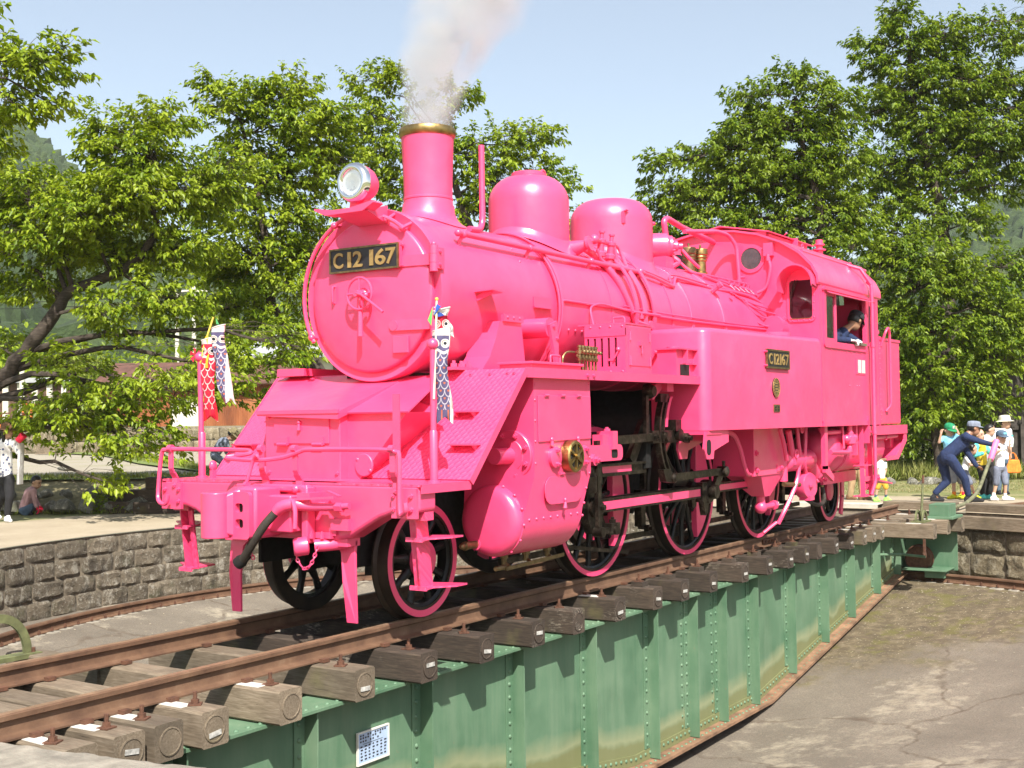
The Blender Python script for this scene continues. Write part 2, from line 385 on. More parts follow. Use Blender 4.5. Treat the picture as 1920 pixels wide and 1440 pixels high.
# ---- pit floor: shallow bowl of old asphalt, moss and silt
def floor_mat():
    k = N('pit_floor_asphalt').world(); p = k.sep()
    n1 = k.noise(.7, 6, .66); n2 = k.noise(6, 7, .7); n3 = k.noise(55, 4, .7); n4 = k.noise(150, 2, .6)
    dx = k.math('SUBTRACT', p[0], CX); r = k.math('SQRT', k.math('ADD', k.math('MULTIPLY', dx, dx), k.math('MULTIPLY', p[1], p[1])))
    asp = k.ramp(n1, (.3, (.138,.112,.082)), (.55, (.20,.166,.125)), (.75, (.28,.237,.182)))
    asp = k.mix(k.ramp(n3, (.42, .6), (.58, 0.0)), asp, (.085,.078,.07)); asp = k.mix(k.ramp(n4, (.66, 0.0), (.74, .8)), asp, (.42,.40,.36))
    con = k.ramp(n2, (.3, (.28,.235,.165)), (.7, (.45,.40,.31)))
    c = k.mix(k.ramp(k.noise(.9, 8, .74, None, .15), (.54, 0.0), (.64, .7)), asp, con)
    silt = k.ramp(n2, (.3, (.055,.040,.023)), (.5, (.105,.079,.043)), (.72, (.20,.16,.10)))
    ring = k.math('ADD', r, k.math('MULTIPLY', k.math('SUBTRACT', k.noise(.9, 7, .7), .5), 5.0))
    near = k.math('ADD', k.math('MULTIPLY', k.math('ABSOLUTE', k.math('ADD', p[1], .9)), -.42), 1.0)   # dirt gathers along the girder
    s1 = k.ramp(k.math('ADD', k.math('DIVIDE', ring, 12.0), k.math('MULTIPLY', near, .25)), (.44, 0.0), (.53, .92))
    c = k.mix(s1, c, silt)
    moss = k.math('MULTIPLY', k.ramp(k.noise(2.6, 6, .7), (.52, 0.0), (.62, 1.0)), s1); c = k.mix(k.math('MULTIPLY', moss, .75), c, (.115,.105,.024))
    c = k.mix(k.math('MULTIPLY', k.ramp(k.noise(30, 4, .7), (.62, 0.0), (.68, 1.0)), s1), c, (.50,.45,.33))
    vo = k.n('TexVoronoi', feature='DISTANCE_TO_EDGE'); vo.inputs['Scale'].default_value = .42
    di = k.n('VectorMath', operation='ADD'); nz = k.n('TexNoise'); nz.inputs['Scale'].default_value = 1.3; nz.inputs['Detail'].default_value = 5; k.l(k.co, nz.inputs['Vector']); k.l(k.co, di.inputs[0]); k.l(nz.outputs['Color'], di.inputs[1]); k.l(di.outputs[0], vo.inputs['Vector'])
    crack = k.ramp(vo.outputs['Distance'], (.006, .85), (.02, 0.0)); c = k.mix(k.math('MULTIPLY', crack, k.ramp(n2, (.35, 0.0), (.6, 1.0))), c, (.09,.065,.045))
    k.col(c); k.rough(.93); b = k.bump(n2, .35, .03); b = k.bump(n3, .5, .008, b); k.bump(n4, .3, .004, b); return k.m
M['floor'] = floor_mat()
def floor_z(r): return -2.03 if r < 1.2 else min(-2.03+(r-1.2)*.146, -1.135)
rr = [0.01, .6, 1.2, 1.8, 2.5, 3.2, 4, 4.8, 5.6, 6.4, 7.0, 7.35, 7.8, RW+.3]
rows = []
for r in rr:
    rows.append([(CX+r*math.cos(2*PI*i/120), r*math.sin(2*PI*i/120), floor_z(r)+.018*noise.noise(V((r*math.cos(2*PI*i/120), r*math.sin(2*PI*i/120), 3)))) for i in range(120)])
MB().grid(rows, True).build('pit_floor', M['floor'], kind='structure')
# ---- pit wall: mortar drum with rock-faced blocks standing proud
wall = thing('pit_wall', 'curved rock faced stone retaining wall around the sunken turntable pit', 'wall', (CX, 0, -.6))
rows = [[pol(RW+.05 if z < -.11 else RW+.05, 3*i, z) for i in range(120)] for z in (-1.3, -.7, -.115)]
MB().grid(rows, True).build('mortar_bed', M['mortar'], wall)
rows = [[pol(r, 3*i, z) for i in range(120)] for r, z in ((RW-.0, -.19), (RW-.02, -.11), (RW+.03, -.094), (RW+.45, -.092))]
lip = []
for r, z in ((RW+.04, -.25), (RW-.03, -.19), (RW-.035, -.115), (RW+.02, -.093), (RW+.5, -.093)):
    lip.append([pol(r+.02*noise.noise(V((i*.9, r, z*3)))*(r < RW+.1), a, z+.012*noise.noise(V((i*1.7, z*9, 1)))) for i, a in enumerate([185+70*j/220 for j in range(221)])])
M['concrete'] = simple('rough_pale_concrete', (.27,.245,.20), .95, 0, .3, 9, .6, .012)
MB().grid(lip).build('concrete_coping', M['concrete'], wall)
def rock(seed, n=7):                                 # rock-faced block, unit size, front towards -X (pit centre)
    r = random.Random(seed); b = MB(); rows = []; o = V((seed*7.3, seed*3.1, 0))
    pts = [[None]*n for _ in range(n)]
    for j in range(n):
        for i in range(n):
            u, v = i/(n-1)-.5, j/(n-1)-.5; e = min(.5-abs(u), .5-abs(v))
            d = -.0 if e < .01 else .14+.14*noise.noise(V((u*2.6, v*2.6, 0))+o)+.20*abs(noise.noise(V((u*6, v*6, 2))+o))
            ju, jv = (0, 0) if e < .01 else (r.uniform(-.04, .04), r.uniform(-.04, .04))
            if e < .01: ju = r.uniform(-.015, .008)*(1 if u > 0 else -1); jv = r.uniform(-.02, .008)*(1 if v > 0 else -1)
            pts[j][i] = (-d, u+ju, v+jv)
    b.grid(pts)
    ring = [pts[0][i] for i in range(n)]+[pts[j][n-1] for j in range(1, n)]+[pts[n-1][i] for i in range(n-2, -1, -1)]+[pts[j][0] for j in range(n-2, 0, -1)]
    k = len(ring); b.add(ring+[(.3, y, z) for x, y, z in ring], [(i, (i+1) % k, k+(i+1) % k, k+i) for i in range(k)])
    me = bpy.data.meshes.new('stone'); me.from_pydata(b.v, [], b.f); me.polygons.foreach_set('use_smooth', [True]*len(me.polygons)); me.set_sharp_from_angle(angle=R(50)); return me
rocks = [rock(s) for s in range(12)]; rocksw = [m.copy() for m in rocks]
for m_ in rocks: m_.materials.append(M['stone'])
for m_ in rocksw: m_.materials.append(M['stonewarm'])
def stone(me, a, z, w, h, d=.30):
    o = bpy.data.objects.new('stone', me); COL.objects.link(o); o.parent = wall
    x, y, _ = pol(RW+.045, a, 0); o.location = (x-CX, y, z+.6); o.rotation_euler = (0, 0, R(a)); o.scale = (d, w, h)
zc = -1.16
for h in (.27, .25, .26, .25):                       # left side: four courses
    a = 22+rng.uniform(0, 2)
    while a < 122:
        w_ = rng.uniform(.34, .62); da = math.degrees(w_/RW); stone(rng.choice(rocks), a+da/2, zc+h/2, w_-.006, h-.005, .17); a += da
    zc += h
zc = -1.12
for h in (.39, .36):                                 # right side: two courses of larger blocks under the timbers
    a = -36
    while a < 4:
        w_ = rng.uniform(.36, .62); da = math.degrees(w_/RW); stone(rng.choice(rocksw), a+da/2, zc+h/2, w_-.012, h-.010, .28); a += da
    zc += h
# ---- rail profile helper
RP = [(-.061,0),(.061,0),(.061,.010),(.012,.024),(.008,.034),(.008,.088),(.031,.100),(.031,.124),(.025,.132),(-.025,.132),(-.031,.124),(-.031,.100),(-.008,.088),(-.008,.034),(-.012,.024),(-.061,.010)]
# ---- ring rail on the pit floor
ringrail = thing('circular_rail', 'rusty circular guide rail lying at the foot of the pit wall', 'rail', (CX, 0, -1.13))
rows = [[pol(7.56+p[0], 2*i, -1.13+p[1]) for i in range(180)] for p in RP]+[[pol(7.56+RP[0][0], 2*i, -1.13) for i in range(180)]]
MB().grid(rows, True).build('rail_ring', M['rail'], ringrail)
pb = MB(); 
for i in range(180):
    a = 2*i; c = V(pol(7.56, a, -1.145)); t = V((-math.sin(R(a)), math.cos(R(a)), 0)); n_ = V((math.cos(R(a)), math.sin(R(a)), 0))
    j = rng.uniform(.9, 1.25)
    pb.add([c+t*sx*.085*j+n_*sy*.16*j+V((0,0,zz)) for zz, q in ((-.03, 1), (.018, .8)) for sx, sy in ((-q,-q),(q,-q),(q,q),(-q,q))], [(4,5,6,7),(0,1,5,4),(1,2,6,5),(2,3,7,6),(3,0,4,7)])
pb.build('bedding_pads', M['concrete'], ringrail, kind='stuff')
pb = MB()
for i in range(180):
    for s in (-1, 1): pb.bolt(pol(7.56+s*.085, 2*i, -1.115), (0,0,1), .02, .03)
pb.build('clip_bolts', M['rust'], ringrail, smooth=0, kind='stuff')
# ---- loose pebbles and leaves on the silt
pb = MB()
for i in range(900):
    a = rng.uniform(-75, 140); r = rng.triangular(4.0, 8.1, 7.4); s = rng.uniform(.004, .013); x, y, _ = pol(r, a, 0)
    z = floor_z(r)+.004; q = [rng.uniform(.6, 1.3) for _ in range(5)]
    pb.add([(x-s*q[0],y-s*.7,z),(x+s,y-s*q[1],z),(x+s*q[2],y+s,z),(x-s,y+s*q[3],z),(x,y,z+s*.8*q[4])], [(0,1,4),(1,2,4),(2,3,4),(3,0,4)])
pb.build('pit_gravel', simple('pale_pebbles', (.30,.26,.19), .9, 0, .4, 30), smooth=0, fix=False, kind='stuff')
# ================================================================ TURNTABLE
tt = thing('railway_turntable', 'green riveted plate girder turntable with rusty rails on timber sleepers', 'turntable', (CX, 0, -1.0))
def zfoot(x): return max(-1.86, abs(x-4.75)*.145-2.092)
XA, XB = -2.9, 12.4
# rails
for y in (-.565, .565):
    b = MB(); b.prism([(y+p[0], -.132+p[1]) for p in RP], 'x', -3.62, 12.86); b.build('rail', M['rail'], tt, smooth=30)
b = MB()
for y in (-.565, .565): b.box(-3.6, 12.85, y-.022, y+.022, -.0015, .0012)
b.build('rail_running_surface', M['railtop'], tt, smooth=0)
# fish plates and spikes
b = MB()
for x in (7.1,):
    for y in (-.565, .565):
        for s in (-1, 1):
            b.box(x-.22, x+.22, y+s*.022-.008, y+s*.022+.008, -.10, -.045)
            for q in (-.15, -.05, .05, .15): b.bolt((x+q, y+s*.03, -.072), (0, s, 0), .016, .014)
b.build('fishplate', M['rust'], tt, smooth=0)
for s in (-1, 1):                                    # two main girders
    yw = s*.72; xs = sorted({XA, XB, 3.15, 6.35, *[XA+(XB-XA)*i/24 for i in range(25)]})
    def web_poly(x0, x1): 
        m_ = [x for x in (3.15, 6.35) if x0 < x < x1]
        return [(x0, -.376)]+[(x0, zfoot(x0))]+[(x, zfoot(x)) for x in m_]+[(x1, zfoot(x1)), (x1, -.376)]
    st = [-2.5, -1.42, -.2, 1.03, 2.23, 3.46, 4.38, 5.14, 6.06, 7.28, 8.53, 9.67, 10.9, 12.0]
    ed = [XA]+st+[XB]
    for a, c in zip(ed[:-1], ed[1:]):
        MB().prism(web_poly(a+.001, c-.001), 'y', yw-.006, yw+.006).build('web_plate', M['web'], tt, smooth=0)
    MB().box(XA, XB, yw-.16, yw+.16, -.376, -.352).build('top_flange', M['green'], tt, smooth=0, bev=.003)
    MB().box(XA, XB, min(yw, yw+s*.09)-.0, max(yw, yw+s*.09), -.392, -.3765).build('top_angle', M['green'], tt, smooth=0)
    b = MB(); kx = [XA, 3.15, 6.35, XB]
    for a, c in zip(kx[:-1], kx[1:]):
        za, zc2 = zfoot(a), zfoot(c)
        b.add([(a,yw-.17,za-.03),(c,yw-.17,zc2-.03),(c,yw+.17,zc2-.03),(a,yw+.17,za-.03),(a,yw-.17,za),(c,yw-.17,zc2),(c,yw+.17,zc2),(a,yw+.17,za)], [(3,2,1,0),(4,5,6,7),(0,1,5,4),(1,2,6,5),(2,3,7,6),(3,0,4,7)])
    b.build('bottom_flange', M['rustgreen'], tt, smooth=0)
    b = MB()
    for a, c in zip(kx[:-1], kx[1:]):
        za, zc2 = zfoot(a)+.001, zfoot(c)+.001; y0, y1 = sorted((yw+s*.006, yw+s*.018))
        b.add([(a,y0,za),(c,y0,zc2),(c,y1,zc2),(a,y1,za),(a,y0,za+.1),(c,y0,zc2+.1),(c,y1,zc2+.1),(a,y1,za+.1)], [(3,2,1,0),(4,5,6,7),(0,1,5,4),(1,2,6,5),(2,3,7,6),(3,0,4,7)])
    b.build('bottom_angle', M['web'], tt, smooth=0)
    rv = MB()
    for x in st:                                     # stiffener: T of an outstanding leg and a riveted strap
        zf = zfoot(x)+.006; b = MB()
        y0, y1 = sorted((yw+s*.007, yw+s*.125)); b.box(x-.007, x+.007, y0, y1, zf, -.394)
        y0, y1 = sorted((yw+s*.006, yw+s*.017)); b.box(x-.105, x-.0075, y0, y1, zf+.1, -.394); b.build('stiffener', M['green'], tt, smooth=0, bev=.002)
        nz = int((-.44-zf)/.105)
        for i in range(nz): rv.rivet((x-.062, yw+s*.017, -.46-i*.105), (0, s, 0), .019, .015)
        if x in (4.38, 5.14):
            for i in range(nz): rv.rivet((x-.16, yw+s*.006, -.46-i*.105), (0, s, 0), .019, .015)
    x = XA+.05
    while x < XB: 
        rv.rivet((x, yw+s*.018, zfoot(x)+.062), (0, s, 0), .019, .015); rv.rivet((x+.05, yw+s*.1, zfoot(x)+.0005), (0, 0, 1), .017, .013)
        if s*yw > 0: rv.rivet((x+.03, yw+s*.115, -.3525), (0, 0, 1), .017, .013)
        x += .1
    rv.build('rivets', M['green'], tt, smooth=40, kind='stuff')
# cross frames between the girders (dark, seen between the sleepers)
b = MB()
for x in (-2.2, -.9, .5, 1.9, 3.3, 4.75, 6.2, 7.6, 9.0, 10.4, 11.6): b.box(x-.01, x+.01, -.71, .71, max(zfoot(x)+.05, -1.3), -.40)
b.build('cross_frame', M['green'], tt, smooth=0)
# sleepers
def sleeper_mesh(w_, L0, L1, h):
    b = MB(); n = 9; rows = []
    for i in range(n):
        y = L0+(L1-L0)*i/(n-1); j = lambda q: .004*noise.noise(V((q*5, y*4, w_*10)))
        c = .012
        rows.append([(-w_/2+j(1), y, c), (-w_/2+c, y, j(2)), (w_/2-c, y, j(3)), (w_/2+j(4), y, c), (w_/2+j(5), y, h-c), (w_/2-c, y, h+j(6)), (-w_/2+c, y, h+j(7)), (-w_/2+j(8), y, h-c)])
    b.grid(rows, True); k = 8; N_ = len(rows)*k
    b.f += [tuple(range(k-1, -1, -1)), tuple(range(N_-k, N_))]
    return b
disc_b = MB().lathe([(.078,0),(.078,.006),(.070,.007),(.068,.003),(.0,.004)], (0,0,0), (0,-1,0), 20)
bolt_b = MB().box(-.038,.038,-.038,.038,0,.008); bolt_b.cyl((0,0,.008),(0,0,.032),.024,n=6); bolt_b.cyl((0,0,.032),(0,0,.075),.0125,n=8)
block_b = MB().box(-.06,.06,-.06,.06,0,.045)
M['tagwhite'] = simple('weathered_number_tag', (.42,.41,.38), .6, 0, .45, 35)
proto = {}
def sleeper(x, w_=.2, L0=-1.0, L1=1.0, h=.205, mat='sleeper', label=False, tagm=True, block=False, z=-.14, bolt=True):
    me_key = (w_, L0, L1, h, mat)
    if me_key not in proto:
        o = sleeper_mesh(w_, L0, L1, h).build('sleeper', M[mat], None, smooth=30); proto[me_key] = o.data; COL.objects.unlink(o); bpy.data.objects.remove(o)
    o = bpy.data.objects.new('sleeper', proto[me_key]); COL.objects.link(o); o.parent = tt; o.location = (x-CX, 0, z-h+1.0); o.rotation_euler = (0, 0, R(rng.uniform(-.7, .7)))
    def sub(name, key, bld, mat, loc, rot=(0,0,0)):
        if key not in proto:
            q = bld.build(name, M[mat], None, smooth=35); proto[key] = q.data; COL.objects.unlink(q); bpy.data.objects.remove(q)
        q = bpy.data.objects.new(name, proto[key]); COL.objects.link(q); q.parent = o; q.location = loc; q.rotation_euler = rot
    jx = rng.uniform(-.012, .012)
    sub('end_ring', 'ring'+mat, disc_b, mat, (jx, L0-.0005, h*.5))
    if bolt:
        zb = h+.001
        if block: sub('wood_block', 'blk'+mat, block_b, mat, (.0, L0+.19, h)); zb += .045
        sub('bolt', 'bolt', bolt_b, 'rust', (rng.uniform(-.03, .03), L0+.19, zb), (0, 0, rng.uniform(0, 1)))
    if tagm: sub('number_tag', 'tag', MB().box(-.045, .045, -.004, 0, -.014, .014), 'tagwhite', (jx, L0-.006, h*.5+rng.uniform(-.03, .02)), (0, R(rng.uniform(-8, 8)), 0))
    if label: sub('white_label', 'label', MB().box(-.045, .045, -.105, .105, 0, .004), 'white', (-.035, L0+.30, h+.001), (0, 0, R(rng.uniform(-4, 4))))
    return o
xs = [(-3.33,1,1),(-3.02,1,1),(-2.77,1,0),(-2.43,1,1),(-1.84,1,0),(-1.13,0,1),(-.49,0,1),(.26,0,1),(1.0,0,1),(1.65,0,0),(2.4,0,1),(3.15,0,1),(3.75,0,1),(4.45,0,1),(5.3,0,1),(6.05,0,1),(6.72,0,1),(7.27,0,1),(7.75,0,0),(8.4,0,1),(9.05,0,1),(9.65,1,1),(10.1,1,1),(10.5,1,1)]
for i, (x, lab, tg) in enumerate(xs):
    dark = -.6 < x < 9.5
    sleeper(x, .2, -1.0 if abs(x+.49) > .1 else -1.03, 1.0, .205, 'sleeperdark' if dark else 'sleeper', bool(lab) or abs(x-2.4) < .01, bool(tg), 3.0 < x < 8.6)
for x, y0, y1 in ((11.0,-1.62,1.0),(11.42,-1.0,1.0),(11.85,-1.62,1.0),(12.3,-1.72,1.0),(12.65,-1.0,1.0)): sleeper(x, .22, y0, y1, .215, 'sleeper', True, False, bolt=y0 > -1.5)
for x, y1 in ((-2.2,1.62),(-2.9,1.66)):          # long timbers carry the lock on the far side of the near end
    sleeper(x+.33, .2, .62, y1, .2, 'sleeper', False, False, bolt=False)
# rail spikes
b = MB()
for x, *_ in xs:
    for y in (-.565, .565):
        for s in (-1, 1): b.box(x-.03, x+.03, y+s*.078-.022, y+s*.078+.022, -.135, -.112)
b.build('rail_spikes', M['rust'], tt, smooth=0, kind='stuff')
# data board on the girder: light blue enamel with white frame and rows of small characters
brd = MB().box(-.91, -.59, -.742, -.732, -.862, -.652).build('data_board', simple('pale_blue_enamel', (.38,.49,.66), .4, 0, .08, 20), tt, smooth=0)
b = MB()
for x0, x1, z0, z1 in ((-.92,-.58,-.655,-.645),(-.92,-.58,-.869,-.859),(-.92,-.91,-.859,-.655),(-.59,-.58,-.859,-.655)): b.box(x0, x1, -.748, -.732, z0, z1)
b.build('board_frame', M['white'], brd, smooth=0)
b = MB(); rows_ = [(-.672,8,.86),(-.690,6,.5),(-.712,5,.6)]
b.box(-.86, -.65, -.7435, -.7425, -.7325, -.7295)
for z, n_, _ in rows_:
    for i in range(n_+3): 
        if rng.random() < .85: b.box(-.89+i*.026, -.875+i*.026, -.7435, -.7425, z-.006, z+.006)
for rI in range(5):
    for c_ in range(7):
        if rng.random() < .8: b.box(-.885+c_*.042, -.868+c_*.042+rng.uniform(-.004, .008), -.7435, -.7425, -.752-rI*.022, -.742-rI*.022)
b.build('board_lettering', M['plateblack'], brd, smooth=0)
# end frame under the far end
b = MB(); b.box(11.9, 12.45, -1.55, -.88, -.95, -.93); b.box(12.43, 12.46, -1.6, .9, -.98, -.36); b.box(12.0, 12.43, -.80, -.77, -.93, -.37)
b.box(12.0, 12.3, -1.50, -1.2, -1.06, -.95)
b.build('end_carriage', M['green'], tt, smooth=0, bev=.004)
MB().lathe([(.06,-.07),(.19,-.07),(.2,-.06),(.2,.05),(.22,.06),(.22,.07),(.06,.07)], (12.26, -1.05, -.80), (1, .0, 0), 28).build('carriage_wheel', M['rust'], tt)
MB().tube([(10.9,-.76,-.62),(11.3,-1.05,-.64),(11.3,-1.4,-.66)], .02).build('brace_rod', M['green'], tt)
b = MB(); b.bar((11.45,-1.35,-.36),(11.45,-1.35,-.62),.03,.05); b.lathe([(.0,-.02),(.045,-.02),(.05,0),(.045,.02),(0,.02)], (11.45,-1.35,-.65), (0,1,0), 12)
b.build('lock_pendulum', M['rust'], tt)
# lock lever: quadrant hoops and a thin lever
def hoop(cx, cy, z, r, w_):
    b = MB(); n = 16; o = [(cx+r*math.cos(PI*i/n), z+r*1.15*math.sin(PI*i/n)) for i in range(n+1)]; q = [(cx+(r-w_)*math.cos(PI*i/n), z+(r*1.15-w_)*math.sin(PI*i/n)) for i in range(n+1)]
    for i in range(n): b.prism([o[i], o[i+1], q[i+1], q[i]], 'y', cy-.012, cy+.012)
    return b
M['olive'] = simple('faded_olive_green_iron', (.12,.13,.055), .7, 0, .35, 14, .3)
q = hoop(11.3, -1.30, -.12, .14, .035); q.add(*(lambda t: (t.v, t.f))(hoop(11.3, -1.40, -.12, .14, .035))); q.box(11.1, 11.5, -1.45, -1.25, -.14, -.118)
quad = q.build('lock_quadrant', M['olive'], tt)
MB().tube([(11.3,-1.35,-.1),(11.42,-1.36,.5)], [.022,.016]).build('lock_lever', M['olive'], quad)
MB().tube([(11.405,-1.36,.43),(11.43,-1.36,.55)], .019).build('lever_grip', M['rust'], quad)
q = hoop(-2.17, 1.42, -.13, .26, .06); q.box(-2.7, -1.86, 1.36, 1.48, -.16, -.13); quad = q.build('lock_quadrant', M['olive'], tt)
b = MB(); b.cyl((-2.2,1.42,-.13),(-2.2,1.42,-.06),.03,n=6); b.cyl((-1.9,1.42,-.13),(-1.9,1.42,-.10),.022,n=6); b.build('bolt', M['rust'], quad)
# push bar at the far end
b = MB(); b.box(11.95, 12.40, -1.60, -1.30, -.1, .08); b.box(11.85, 12.5, -1.68, -1.28, -.14, -.1); sock = b.build('push_bar_socket', M['green'], tt, smooth=0, bev=.006)
pbar = sm([(12.25,-1.48,-.02),(13.18,-1.48,-.02),(13.7,-1.50,.02),(14.2,-1.55,.17),(14.76,-1.56,.46),(15.13,-1.60,.77)], 5)
M['greenrust'] = simple('worn_green_steel_tube', (.15,.15,.085), .6, 0, .5, 9, .3)
MB().tube(pbar, .031, 10).build('push_bar', M['greenrust'], tt)
MB().tube([(15.04,-1.59,.66),(15.33,-1.64,.99)], .052, 10).build('pink_handle_sleeve', simple('pink_tape', (.8,.16,.36), .5), tt)
# ================================================================ LOCOMOTIVE
loco = thing('steam_locomotive', 'bright pink steam tank locomotive standing on the turntable with number C12 167', 'steam locomotive', (4.7, 0, 0))
PK = M['pink']
def P_(name, b, mat=PK, parent=None, **kw): return b.build(name, mat, parent or loco, **kw)
def panel(outer, holes, ax, a, b):
    g = {'x': lambda p, t: (t,p[0],p[1]), 'y': lambda p, t: (p[0],t,p[1]), 'z': lambda p, t: (p[0],p[1],t)}[ax]
    bm = bmesh.new(); ed = []
    for loop in [outer]+holes:
        vs = [bm.verts.new(g(p, a)) for p in loop]
        ed += [bm.edges.new((vs[i], vs[(i+1) % len(vs)])) for i in range(len(vs))]
    bmesh.ops.triangle_fill(bm, edges=ed, use_beauty=True)
    r = bmesh.ops.extrude_face_region(bm, geom=bm.faces[:]); d = V(g((0, 0), b))-V(g((0, 0), a))
    bmesh.ops.translate(bm, verts=[e for e in r['geom'] if isinstance(e, bmesh.types.BMVert)], vec=d)
    bmesh.ops.recalc_face_normals(bm, faces=bm.faces)
    me = bpy.data.meshes.new('panel'); bm.to_mesh(me); bm.free(); q = MB(); q.v = [tuple(v.co) for v in me.vertices]; q.f = [tuple(p.vertices) for p in me.polygons]; return q
def rrect(x0, x1, z0, z1, r, k=4):
    out = []
    for cx, cz, a0 in ((x1-r, z1-r, 0), (x0+r, z1-r, 90), (x0+r, z0+r, 180), (x1-r, z0+r, 270)):
        for i in range(k+1): a = R(a0+90*i/k); out.append((cx+r*math.cos(a), cz+r*math.sin(a)))
    return out
def circ(cx, cz, r, n=24): return [(cx+r*math.cos(2*PI*i/n), cz+r*math.sin(2*PI*i/n)) for i in range(n)]
def text(name, body, mat, parent, o, xd, yd, w_, h_, ext=.004, bold=0.0):
    cu = bpy.data.curves.new(name, 'FONT'); cu.body = body; cu.extrude = .5; cu.offset = bold; cu.align_x = 'CENTER'; cu.resolution_u = 4
    t = bpy.data.objects.new(name, cu); COL.objects.link(t); dg = C.evaluated_depsgraph_get(); me = bpy.data.meshes.new_from_object(t.evaluated_get(dg))
    COL.objects.unlink(t); bpy.data.objects.remove(t)
    co = np.empty(len(me.vertices)*3); me.vertices.foreach_get('co', co); co = co.reshape(-1, 3)
    lo, hi = co.min(0), co.max(0); co[:, 0] = (co[:, 0]-(lo[0]+hi[0])/2)/(hi[0]-lo[0])*w_; co[:, 1] = (co[:, 1]-(lo[1]+hi[1])/2)/(hi[1]-lo[1])*h_; co[:, 2] = co[:, 2]*2*ext
    xd, yd = V(xd), V(yd); nd = xd.cross(yd); A = np.array([xd, yd, nd]); co = co @ A + np.array(o)
    me.vertices.foreach_set('co', co.ravel()); return link(name, me, M[mat], parent, smooth=0)
ZC = 2.475                                            # boiler axis height
def ringpts(x, r, a0, a1, n): return [(x, r*math.sin(R(a0+(a1-a0)*i/n)), ZC+r*math.cos(R(a0+(a1-a0)*i/n))) for i in range(n+1)]  # angle 0 = top, negative = camera side
def bp(x, r, a): return V((x, r*math.sin(R(a)), ZC+r*math.cos(R(a))))
# ---------------- frame, ash pan, dark works
b = MB()
for s in (-1, 1):
    b.box(-.65, 1.3, s*.43-.014, s*.43+.014, .42, 1.02); b.box(1.3, 9.9, s*.43-.014, s*.43+.014, .52, 1.08)
b.box(-.3, .6, -.42, .42, .95, 1.05); b.box(9.6, 10.1, -.9, .9, .7, 1.2)
P_('main_frame', b, M['void'], smooth=0)
P_('centre_deck_plate', MB().box(-.86, -.29, -.498, .498, 1.03, 1.045), smooth=0)
P_('smokebox_saddle', MB().box(.35, 1.6, -.42, .42, 1.05, 1.85), M['void'], smooth=0)
P_('firebox', MB().box(4.55, 6.9, -.52, .52, .62, 2.0), M['void'], smooth=0)
P_('guide_yoke', MB().box(2.95, 3.05, -1.0, 1.0, 1.0, 1.5), M['void'], smooth=0)
b = MB()
for s in (-1, 1):
    for x in (1.62, 3.65, 5.68): b.box(x-.30, x+.30, s*.40-.03, s*.40+.03, .80, .92); b.box(x-.05, x+.05, s*.40-.05, s*.40+.05, .55, 1.0)
b.tube([(1.5,-.35,1.45),(2.2,-.36,1.52),(3.0,-.35,1.56)], .03); b.tube([(1.4,.3,1.3),(3.4,.3,1.3)], .035); b.box(2.2, 2.32, -.35, -.2, 1.2, 1.75); b.box(1.7, 1.8, .2, .5, 1.0, 1.7)
P_('spring_gear', b, M['void'], smooth=0)
b = MB()
for x in (3.62, 5.65, 7.55):                          # brake hangers and blocks
    for s in (-1, 1): b.bar((x+.14, s*.56, 1.0), (x+.06, s*.56, .35), .05, .04); b.box(x+.0, x+.09, s*.56-.04, s*.56+.04, .38, .75); b.bolt((x+.08, s*.60, .36), (0, s, 0), .04, .05)
b.bar((1.2,-.5,.28),(8.4,-.5,.30),.035,.05); b.bar((3.7,-.5,.3),(5.3,-.52,.16),.03,.03); b.bar((2.0,-.55,.34),(3.3,-.6,.16),.035,.035)
P_('brake_rigging', b, M['steel'], smooth=0)
